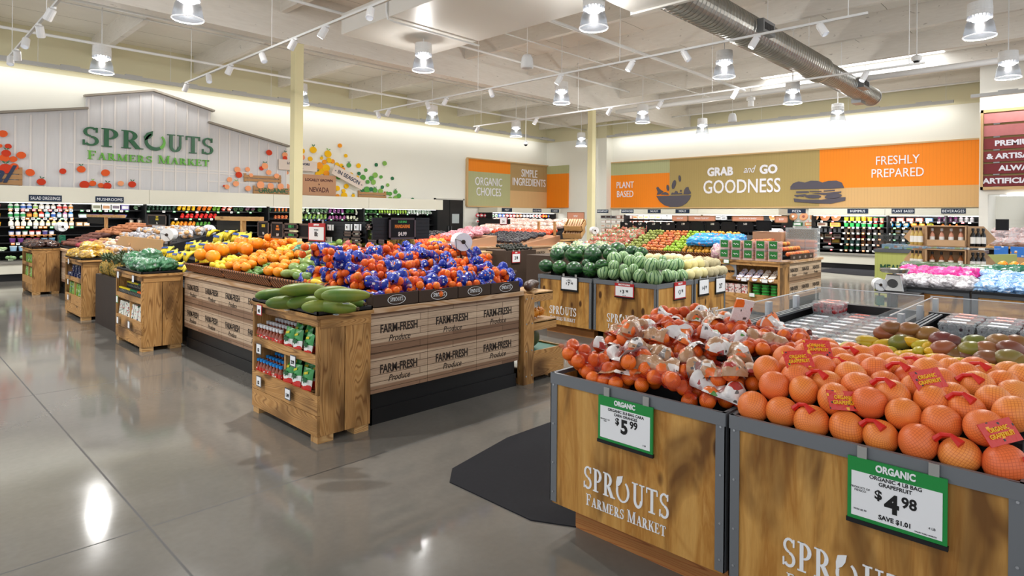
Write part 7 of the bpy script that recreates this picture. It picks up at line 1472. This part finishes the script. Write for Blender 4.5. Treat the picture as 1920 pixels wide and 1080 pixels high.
def kcrate(): 
    r = thing('tilted_crate', '', 'wooden crate'); MB().box(-.3, .3, -.25, .25, 0, .015).box(-.3, .3, -.25, -.235, 0, .18).box(-.3, .3, .235, .25, 0, .18).box(-.3, -.285, -.25, .25, 0, .18).box(.285, .3, -.25, .25, 0, .18).build('crate', LPX, r); b = MB()
    for k in range(6): b.tube([(-.2 + .08 * k, -.2, .1), (-.2 + .08 * k, .05, .15 + .02 * (k % 2)), (-.2 + .08 * k, .2, .19)], .035, 7)
    b.build('bread', plain('#c8a07a', .6, mottle=9), r, smooth=True); return r
kc = Kind(kcrate())
for i, (px, py) in enumerate(((1080, 427), (1078, 441))): kc.put(onX(px, py, 12.4), (.45, 0, -1.2), f'tilted pine crate of loaves beside the slim column, {("upper", "lower")[i]} one', .8)
r = thing('crate_rack', 'pine rack holding the tilted bread crates', 'rack', (12.5, 10.4, 0)); MB().box(12.15, 12.2, 10.2, 10.26, 0, 1.5).box(12.15, 12.2, 10.75, 10.81, 0, 1.5).build('upright', LPZ, r); MB().box(12.2, 12.8, 10.2, 10.8, 0, .95).build('base', LPX, r)
r = thing('cardboard_box', 'kraft cardboard display box behind the peaches', 'box', (12.3, 4.6, .9)); MB().box(11.95, 12.35, 4.45, 5.0, .9, 1.36).build('box', CARD, r); r = thing('clear_bin', 'clear lidded bin of brown goods beside the kraft box', 'bin', (12.4, 4.1, .9)); MB().box(12.2, 12.38, 3.95, 4.4, 1.2, 1.42).build('goods', plain('#5a4a2c', .6, mottle=20), r); MB().box(12.1, 12.39, 3.9, 4.43, .9, 1.45).build('bin', CLR, r)

# ------------------------------------------------------------------ goods on the wall cases: every pack is its own object
PK = {}
def pkind(shape, c1, c2, w, h):
    key = (shape, c1, c2, round(w, 3), round(h, 3))
    if key in PK: return PK[key]
    m1, m2 = plain(c1, .35), plain(c2, .35); mb = MB(); r_ = w / 2
    if shape == 'bottle': mb.lathe([(r_ * .9, 0), (r_, .01), (r_, h * .6), (r_ * .45, h * .78), (r_ * .42, h * .86)], 10); mb.lathe([(r_ * .5, h * .85), (r_ * .5, h), (.001, h)], 10, m=1); mb.lathe([(r_ * 1.03, h * .12), (r_ * 1.03, h * .5)], 10, m=1, cap=False); nm = 'bottle'
    elif shape == 'tub': mb.lathe([(r_ * .85, 0), (r_, h * .8)], 10); mb.lathe([(r_ * 1.05, h * .8), (r_ * 1.05, h), (.001, h)], 10, m=1); nm = 'tub'
    elif shape == 'box': mb.box(-w / 2, w / 2, -.06, .06, 0, h); mb.box(-w * .4, w * .4, -.061, -.06, h * .25, h * .8, 1); nm = 'food_pack'
    elif shape == 'pouch': mb.ball((0, 0, h / 2), (w / 2, .05, h / 2), 10, 7); mb.v = [(x, y, max(.0, z)) for x, y, z in mb.v]; mb.box(-w * .3, w * .3, -.053, -.03, h * .3, h * .7, 1); nm = 'food_pouch'
    elif shape == 'pizza': mb.lathe([(w / 2, 0), (w / 2, .02), (w * .4, .03), (.001, .03)], 18, (0, 0, h / 2), Euler((PI / 2 - .3, 0, 0)).to_matrix()); mb.lathe([(w * .16, 0), (w * .16, .012), (.001, .012)], 12, (0, -.035, h / 2 + .01), Euler((PI / 2 - .3, 0, 0)).to_matrix(), m=1); nm = 'pizza'
    elif shape == 'veg': mb.ball((0, 0, h / 2), (w / 2, w / 2, h / 2), 10, 7); mb.cyl((0, 0, h * .92), (0, 0, h * 1.05), w * .1, 6, 1); nm = 'vegetable'
    else:  # leaf bunch
        g = random.Random(len(PK)); nm = 'vegetable_bunch'
        for k in range(7): mb.ball((g.uniform(-.3, .3) * w, g.uniform(-.05, .03), h * .55 + g.uniform(-.1, .2) * h), (w * .25, w * .22, h * .3), 7, 5, m=0)
        for k in range(4): mb.cyl(((k - 1.5) * w * .12, -.06, .01), ((k - 1.5) * w * .16, 0, h * .6), w * .06, 5, 1)
    PK[key] = Kind(tag(mb.build(nm, [m1, m2], smooth=shape in ('pouch', 'veg', 'leaf', 'bottle')), '', nm.replace('_', ' '))); return PK[key]
def row(T, u0, u1, z, shape, cols, w, h, look, where, deep=.09, rz=0, two=False):
    """a shelf row of packs; cols cycle through (body, accent) pairs"""
    n = max(1, int(abs(u1 - u0) / (w * 1.12)))
    for k in range(n):
        c = cols[k * len(cols) // n]; K = pkind(shape, c[0], c[1], w, h); u = u0 + (u1 - u0) * (k + .5) / n
        K.put(T(u, z, -deep), (J(.05), 0, rz + J(.1)), f'{look}, {od(k)} along, {where}', RN.uniform(.94, 1.04), f'{look} row, {where}')
        if two: K.put(T(u + w * .4, z + h * .55, -deep - .07), (J(.3), J(.2), rz + J(.4)), f'{look} heaped behind, {od(k)} along, {where}', RN.uniform(.94, 1.04), f'{look} row, {where}')
# dressing case: T along +X on the left wall
TL0 = lambda u, v, w: (u, YF - w, v)
Xp = lambda px: onY(px, 400, YF + .6).x
wh, cr_, gn, rd_, bl = '#e8e8e4', '#d8cfa8', '#2a8a4a', '#c8281e', '#2a5aa8'
a, b = Xp(16), Xp(141)
row(TL0, a, b, 1.70, 'bottle', [(wh, gn), (wh, bl), (wh, '#8ab04a'), ('#d8d4c8', '#e8e8e8'), ('#c8c0b0', wh), (wh, rd_), (wh, '#d88a2a')], .105, .15, 'pale dressing jug', 'top shelf of the dressing case', .72)
row(TL0, a, b, 1.49, 'bottle', [(wh, gn), (wh, gn), ('#6a2a1c', '#e89a3a'), ('#b8c87a', '#d8a03a'), ('#d8301e', wh), ('#5ab0b8', wh), (wh, bl), ('#7a9ab0', wh), ('#c88ab0', wh), ('#4a8ac8', wh)], .10, .18, 'coloured dressing bottle', 'second shelf of the dressing case', .72)
row(TL0, a, b, 1.28, 'bottle', [('#e4dcc4', '#e8e4d8'), ('#e0d4b4', wh), ('#d8c078', wh), ('#c8b088', wh)], .10, .16, 'cream dressing bottle', 'third shelf of the dressing case', .62)
row(TL0, a, Xp(104), 1.07, 'tub', [('#e0e4ea', '#2a4a8a'), ('#e0e4ea', '#2a7a5a'), ('#e0e4ea', rd_), ('#4a4a8a', '#dcdce4'), ('#d8dcE4', '#2a4a8a')], .11, .10, 'white dip tub', 'fourth shelf of the dressing case', .6)
row(TL0, a, Xp(104), 1.055, 'box', [('#e8861c', '#f0c070')], .1, .012, 'orange shelf edge card', 'fourth shelf of the dressing case', .44)
row(TL0, a, Xp(104), .89, 'tub', [('#6a3a7a', '#8a5aa0'), ('#7a2a4a', '#a04a6a'), ('#3a7aa8', '#9ac0d8')], .12, .10, 'purple dip tub', 'fifth shelf of the dressing case', .48)
row(TL0, a, Xp(80), .69, 'tub', [('#9ac0dc', '#c8dcea'), ('#b89ac0', '#d8c8dc')], .14, .12, 'pale blue tub', 'sixth shelf of the dressing case', .40); row(TL0, Xp(4), Xp(80), .47, 'leaf', [('#7a9a6a', '#c8d4b8'), ('#3f6a4a', '#b8d0b0')], .2, .14, 'bagged kale', 'bottom well of the dressing case', .2)
row(TL0, a - .7, a - .1, 1.49, 'tub', [('#e8c42a', '#d89a1c')], .14, .09, 'yellow tub', 'outer case, second shelf', .7); row(TL0, a - .7, a - .1, 1.28, 'tub', [('#e8c42a', '#d89a1c')], .14, .1, 'amber tub', 'outer case, third shelf', .6); row(TL0, a - .7, a - .1, 1.70, 'tub', [('#7a2a3a', '#a04a5a')], .14, .1, 'dark red tub', 'outer case, top shelf', .7); row(TL0, a - .8, a, .69, 'leaf', [('#a8c090', '#d8e4cc')], .2, .1, 'pale green bag', 'outer case, low shelf', .4)
row(TL0, Xp(143), Xp(173), 1.49, 'tub', [('#dcdce0', '#3a6a4a')], .2, .1, 'white oval tub', 'mushroom case, second shelf', .7); row(TL0, Xp(143), Xp(170), 1.28, 'box', [('#c8a070', '#e8e0d0')], .13, .1, 'tan card pack', 'mushroom case, third shelf', .62)
row(TL0, Xp(174), Xp(246), 1.70, 'box', [('#c8c8b8', '#6a6a4a'), (wh, '#b07a4a'), (wh, '#8a8a80'), (wh, '#5a4a5a'), ('#7a6ab0', wh), ('#d0c0b4', '#6a5a7a')], .19, .14, 'white mushroom pack', 'mushroom case, top shelf', .72); row(TL0, Xp(165), Xp(245), 1.50, 'tub', [('#e8e8ec', '#5a4ab0')], .24, .08, 'white and violet tray', 'mushroom case, second shelf', .72)
vx = lambda p0, p1, z, cols, w, h, look, sh='veg', two=True, deep=.7: row(TL0, Xp(p0), Xp(p1), z, sh, cols, w, h, look, 'vegetable case, ' + ('top shelf' if z > 1.6 else 'second shelf' if z > 1.4 else 'third shelf' if z > 1.2 else 'low shelf'), deep, 0, two)
vx(248, 268, 1.70, [('#6a8a6a', '#c8d4c8')], .16, .14, 'dark clear bagged herb', 'leaf'); vx(270, 332, 1.70, [('#2a4a38', '#3a5a40')], .09, .10, 'dark zucchini'); vx(334, 370, 1.70, [('#e8b81c', '#6a8a2a')], .10, .11, 'yellow pepper'); vx(371, 400, 1.70, [('#e87a1c', '#6a8a2a')], .10, .11, 'orange pepper'); vx(401, 416, 1.70, [('#6aa02c', '#4a6a2a')], .10, .11, 'green pepper'); vx(417, 438, 1.70, [('#c83a3a', '#e8b8a8'), ('#d87a5a', '#e8e0d8')], .12, .12, 'bagged red pepper', 'pouch'); vx(439, 460, 1.70, [('#2a4a2c', '#4a6a3a')], .15, .13, 'dark leafy bunch', 'leaf'); vx(461, 482, 1.70, [('#6a4a5a', '#5a8a4a')], .12, .12, 'purple leaf bunch', 'leaf')
vx(340, 410, 1.47, [('#c8201c', '#4a7a2a')], .105, .11, 'red pepper'); vx(306, 370, 1.24, [('#e8a81c', '#6a8a2a'), ('#e8861c', '#6a8a2a')], .10, .11, 'amber pepper'); vx(370, 398, 1.24, [('#4a8a2c', '#3a5a2a')], .09, .1, 'green chili pepper'); vx(414, 432, 1.22, [('#c8502a', '#d8a03a')], .12, .08, 'red snack pack', 'box', False)
row(TL0, Xp(240), Xp(300), 1.28, 'pouch', [('#3a3230', '#c8b8a0'), ('#2a2422', '#a87a4a')], .14, .22, 'dark hanging nut pouch', 'mushroom case, third shelf', .62)
vx(482, 515, 1.68, [('#2f5a2c', '#5a8a4a')], .17, .16, 'dark kale bunch', 'leaf'); vx(516, 543, 1.68, [('#e0763a', '#5a8a3a')], .09, .14, 'carrot bunch', 'leaf'); vx(516, 543, 1.45, [('#d86a3a', '#c87a4a')], .1, .1, 'bagged carrot', 'pouch')
vx(566, 585, 1.66, [('#b8c8a8', '#e0e8d8')], .12, .16, 'fennel bunch', 'leaf'); vx(586, 618, 1.66, [('#5a7a5a', '#d8e0d0')], .12, .15, 'green bunch with pale stems', 'leaf'); vx(619, 650, 1.66, [('#8a4a8a', '#c89ac0')], .12, .14, 'purple cabbage bunch', 'leaf'); vx(651, 668, 1.66, [('#2f6a2c', '#7aa05a')], .14, .16, 'curly green bunch', 'leaf'); vx(669, 684, 1.66, [('#dce0c8', '#5a8a4a')], .10, .13, 'white bulb bunch', 'leaf'); vx(685, 711, 1.66, [('#2f6a2c', '#5a8a4a')], .16, .16, 'deep green bunch', 'leaf'); vx(712, 766, 1.66, [('#8ab03a', '#c8dc6a')], .1, .2, 'celery bunch', 'leaf'); vx(767, 814, 1.66, [('#a8c0a8', '#e8ece8')], .11, .13, 'bagged pale sprout pack', 'pouch')
vx(566, 617, 1.42, [('#7a9a4a', '#3a6ac8')], .12, .16, 'leek bunch with blue tag', 'leaf'); vx(618, 652, 1.42, [('#8a4a7a', '#c8a0c0')], .11, .12, 'red cabbage', 'veg'); vx(653, 683, 1.42, [('#dcdcc0', '#8aa05a')], .1, .12, 'white radish bunch', 'leaf'); vx(684, 720, 1.42, [('#3a5a2c', '#5a8a4a')], .15, .13, 'dark chard bunch', 'leaf')
# back wall cases: T along -Y
TR0 = lambda y, v, w: (XF - w, y, v)
Yp = lambda px: onX(px, 420, XF + .7).y
RZ = -PI / 2
def rr(p0, p1, z, shape, cols, w, h, look, sh, deep=.8): row(TR0, Yp(p0), Yp(p1), z, shape, cols, w, h, look, sh, deep, RZ)
LV = (1.58, 1.38, 1.19, 1.0, .82, .62); SN = ('top shelf', 'second shelf', 'third shelf', 'fourth shelf', 'fifth shelf', 'sixth shelf')
for i, (cs_, hh) in enumerate((([('#8a8a8a', '#3a2a28'), ('#c8a090', '#e0d8d0'), ('#d8c8b8', '#b07a4a'), (wh, '#e0a04a'), (wh, '#d8d8d0')], .14), ([('#d8c8c0', wh), ('#b87a6a', wh), ('#d0d0c8', '#8a6a5a')], .12), ([(wh, '#c8a890'), ('#b8b0a8', wh)], .12), ([('#c88a6a', wh), (wh, '#6a8a5a')], .12))): rr(1126, 1262, LV[i], 'box', cs_, .24, hh, 'sandwich or salad pack', f'meals case, {SN[i]}')
rr(1264, 1362, LV[0], 'box', [('#3a3a8a', '#c8c82a'), ('#e0b83a', wh), (wh, '#4a4a4a')], .2, .13, 'bright meal pack', 'meals case end, top shelf')
rr(1440, 1578, LV[0], 'pizza', [('#b87a4a', '#d8d4cc'), ('#c88a5a', '#8a3a2a'), ('#a86a44', '#e0d8c8')], .30, .26, 'round wrapped pizza', 'pizza case, top shelf'); rr(1484, 1578, LV[1], 'box', [('#3a7a4a', wh), ('#d88a3a', '#e8d8b8'), ('#b0a89a', '#6a4a3a'), ('#e0a83a', '#b86a3a')], .3, .13, 'flat pizza or cheese pack', 'pizza case, second shelf'); rr(1518, 1578, LV[2], 'tub', [('#c8ccd0', wh), ('#a8acb0', wh)], .12, .13, 'stacked white tub', 'pizza case, third shelf'); rr(1530, 1578, LV[3], 'box', [('#d8c8a8', '#8a5a3a'), ('#b8a898', '#5a3a3a')], .22, .13, 'cold cut tray', 'pizza case, fourth shelf'); rr(1544, 1576, LV[4], 'box', [('#c8a898', '#8a4a4a'), ('#a87a2a', '#d8b83a')], .24, .14, 'picture lid pack', 'pizza case, fifth shelf'); rr(1538, 1578, LV[5], 'pouch', [('#d8dcdc', '#b8c0c0')], .4, .1, 'white ice like bag', 'pizza case, bottom well', .5)
H_ = [[('#e8c01c', '#b8cc2a'), ('#e8dc3a', '#b0c83a'), ('#e89a1c', '#e8c83a'), ('#d86a5a', '#3a9a4a'), ('#e0a08a', '#3a8a4a')], [('#2a9a4a', '#3fae5a'), ('#2a8a4a', '#d8e0d8'), ('#3a9a5a', '#c83a3a')], [('#c8b0a0', '#d8d4d0'), ('#a88a80', '#d0d0cc'), ('#b8b4b0', '#8a4a4a')], [('#8a6a5a', '#b8b0a8'), ('#a83a34', '#7aa07a'), ('#8ab08a', '#c8c8c0'), ('#b0b0b4', wh)], [('#7aa8a0', '#d8e0dc'), ('#a87a5a', '#c8c8c4'), ('#b8a0a0', wh)], [('#3aa06a', wh), (wh, '#c8c8c4'), ('#8a3a3a', '#3a2a2a')]]
for i in range(6): rr(1581, 1659, LV[i], 'tub', H_[i], .145, .13, 'hummus or dip tub', f'hummus case, {SN[i]}')
P_ = [('box', [('#c86a5a', '#e0d0c8'), ('#c85a4a', '#e8e0dc'), ('#4a7ab0', '#d8b88a')], .2, .11), ('pouch', [('#2a8ac0', '#e0c8a0'), ('#2a8ac0', '#d8c0a0'), ('#e0801c', '#f0b85a'), ('#e0801c', '#f0b85a'), ('#d8cc2a', '#8a8a2a')], .19, .20), ('bottle', [('#e0b020', '#e8e8e8'), ('#e0b020', '#d88a9a')], .17, .22), ('tub', [(wh, '#c8c8c8'), ('#6aa04a', '#d8d8d0'), ('#b8b8bc', wh)], .15, .10), ('tub', [('#8ab8d8', wh), ('#a8c88a', wh), ('#8a5a6a', wh)], .16, .10)]
for i, (s_, c_, w_, h_) in enumerate(P_): rr(1662, 1752, LV[i], s_, c_, w_, h_, 'plant based ' + {'box': 'carton', 'pouch': 'pouch', 'bottle': 'yellow jug', 'tub': 'tub'}[s_], f'plant case, {SN[i]}')
rr(1757, 1828, LV[0], 'bottle', [('#6a2a5a', '#3a2a3a'), ('#b8b0b4', '#8a8a8a')], .12, .18, 'dark drink bottle', 'beverage case, top shelf'); rr(1762, 1800, LV[1], 'bottle', [('#e0701c', '#e8a04a')], .12, .14, 'orange juice bottle', 'beverage case, second shelf'); rr(1800, 1828, LV[2], 'bottle', [('#8a8a2a', '#c8b83a')], .14, .2, 'green juice bottle', 'beverage case, third shelf')
TC0 = lambda u, v, w: (u, 19.0 - w, v); Xc = lambda px: onY(px, 405, 19.6).x
for i, (z, cs_) in enumerate(((1.58, [('#c83a4a', wh), (wh, '#5a8a5a'), ('#5a7ac8', wh), ('#b84a50', wh), ('#a86a4a', '#d8c8b8'), ('#8a8488', wh), (wh, '#b04a3a'), ('#c83a2a', '#e8c03a'), ('#3a5ac0', '#e8c03a'), ('#b86a3a', wh)]), (1.32, [(wh, '#c83a3a'), ('#d8dcE4', '#3a5ac0'), ('#2a2a2c', wh), ('#b0483a', wh), (wh, '#d0a03a'), ('#3a8ac0', wh)]), (1.07, [('#b87a70', wh), (wh, '#8a4a4a'), ('#c8a098', wh)]))): row(TC0, Xc(897), Xc(1060), z, 'pouch', cs_, .2, .17, 'packed meat pouch', f'corner case, {("top", "second", "third")[i]} shelf', .75)
# ------------------------------------------------------------------ bakery nook behind the meal case
r = thing('bakery_counter', 'white tiled bakery counter with shelf and dark oven behind the meal case', 'counter', (19.5, .9, 0)); MB().box(19.2, 20.4, -2, 2.2, 0, .95).build('base', MATTE, r); MB().box(19.0, 20.6, -2.2, 2.3, .95, 1.0).build('top', LPY, r); MB().box(21.3, 21.5, -2.2, 2.3, 1.35, 1.4).build('back_shelf', WHITE, r)
for px, py, l in ((1880, 412, 'black tilted menu card stand on the bakery shelf'),):
    T, w, h = TXp(1868, 1893, 411, 432, 19.1); chalk(T, FX, w, h, l, [], BLK)
r = thing('wall_oven', 'black oven and microwave stack in the bakery nook', 'oven', (22.5, .7, 1.4)); MB().box(22.3, 23.2, -.6, 1.28, 1.5, 1.95).build('oven', BLK, r); MB().box(22.3, 23.2, -.6, 1.3, 1.98, 2.32).build('microwave', plain('#1c1c1e', .4), r); MB().box(22.28, 22.3, .1, .95, 2.04, 2.26).build('window', plain('#6a3a2a', .4), r); MB().box(22.3, 23.2, -.6, 1.3, .9, 1.5).build('stand', WHITE, r)
bags('meat_pack', film('deli_pack', '#c8a09a', '#b8b4b8', '#e8e6e6', 10), (.2, .14, .11), 3, [((19.2 + .3 * i, 1.95 - .26 * k, 1.1 + .12 * i), J(2), f'clear deli pack heaped on the bakery counter, {od(k)} from the case, {od(i)} row back') for i in range(3) for k in range(6)])
ck_ = boxpack('cookie_pouch', specks('cookie_pouch_print', '#2a6ab8', [('#e8e8e8', 1, .3), ('#c88a4a', .8, .3)], 16), .12, .26, .24); cr2 = boxpack('cookie_pouch', specks('red_pouch_print', '#b8301c', [('#e8e8e8', 1, .3), ('#c88a4a', .8, .3)], 16), .12, .26, .24)
tag(MB().box(18.3, 18.9, -.8, 2.0, 0, .78).build('pouch_shelf', plain('#b08a5a', .5)), 'low tan shelf of blue and red cookie pouches', 'shelf')
for k in range(6): (ck_ if k < 3 else cr2).put((18.4, 1.8 - .3 * k, .78), (0, 0, 0), f'{"blue" if k < 3 else "red"} cookie pouch before the bakery counter, {od(k)} from the case', 1, 'cookie pouches')
r = tag(MB().box(21.55, 21.6, -1, 2.0, 2.30, 2.34).build('counter_light', plain('#ffffff', .4, emit=6.)), 'white strip light under the red slatted sign', 'light'); area_light('nook_glow', (21.5, .6, 2.28), (22.6, .6, 1.2), .1, 3, 60, (.97, .98, 1), None)  # nook_glow: extra area light, added to brighten the nook

# ------------------------------------------------------------------ paper price tags along the shelf edges of the wall cases
TG = {c: Kind(tag(MB().box(-.036, .036, -.004, 0, -.045, .008).box(-.028, .028, -.005, -.004, -.028, -.004, 1).build('shelf_tag', [plain(m1, .5), plain(m2, .5)]), '', 'price tag')) for c, m1, m2 in (('white', '#e8e8e4', '#8a8a86'), ('green', '#4fae6a', '#e8e8e4'), ('orange', '#e88a2a', '#f0e8dc'), ('red', '#d8525a', '#f0e8e8'))}
def tags(T, u0, u1, z, n, cols, where, deep, rz=0):
    for k in range(n):
        c = cols[k % len(cols)]; TG[c].put(T(u0 + (u1 - u0) * (k + .5 + J(.2)) / n, z - .01, -deep), (0, 0, rz), f'small {c} shelf tag, {od(k)} along, {where}', 1, f'shelf tags, {where}')
for z, d, c, nm in ((1.70, .615, ('orange', 'white', 'red', 'white', 'red'), 'top'), (1.49, .615, ('white', 'green', 'white', 'orange'), 'second'), (1.28, .495, ('white', 'orange', 'orange', 'green'), 'third'), (1.07, .495, ('orange',), 'fourth'), (.89, .355, ('orange', 'white'), 'fifth')):
    tags(TL0, a, Xp(141 if z > 1.2 else 100), z, 12 if z > 1.2 else 7, c, f'{nm} shelf of the dressing case', d)
for z, p0, p1, n in ((1.70, 150, 245, 9), (1.70, 270, 480, 10), (1.49, 300, 470, 8), (1.70, 566, 812, 12), (1.49, 566, 720, 7)):
    tags(TL0, Xp(p0), Xp(p1), z, n, ('green', 'white', 'green'), f'{"top" if z > 1.6 else "second"} shelf, {"mushroom" if p0 < 200 else "pepper" if p0 < 500 else "greens"} case', .615)
for i in range(6):
    d = .615 if LV[i] > 1.4 else .495 if LV[i] > .9 else .355
    for p0, p1, n, nm, c in ((1440, 1578, 6, 'pizza', ('white', 'red')), (1581, 1659, 8, 'hummus', ('white', 'orange', 'white')), (1662, 1752, 6, 'plant', ('white', 'green', 'white')), (1757, 1828, 5, 'beverage', ('white', 'red'))):
        tags(TR0, Yp(p0), Yp(p1), LV[i], n, c, f'{SN[i]}, {nm} case', d, RZ)
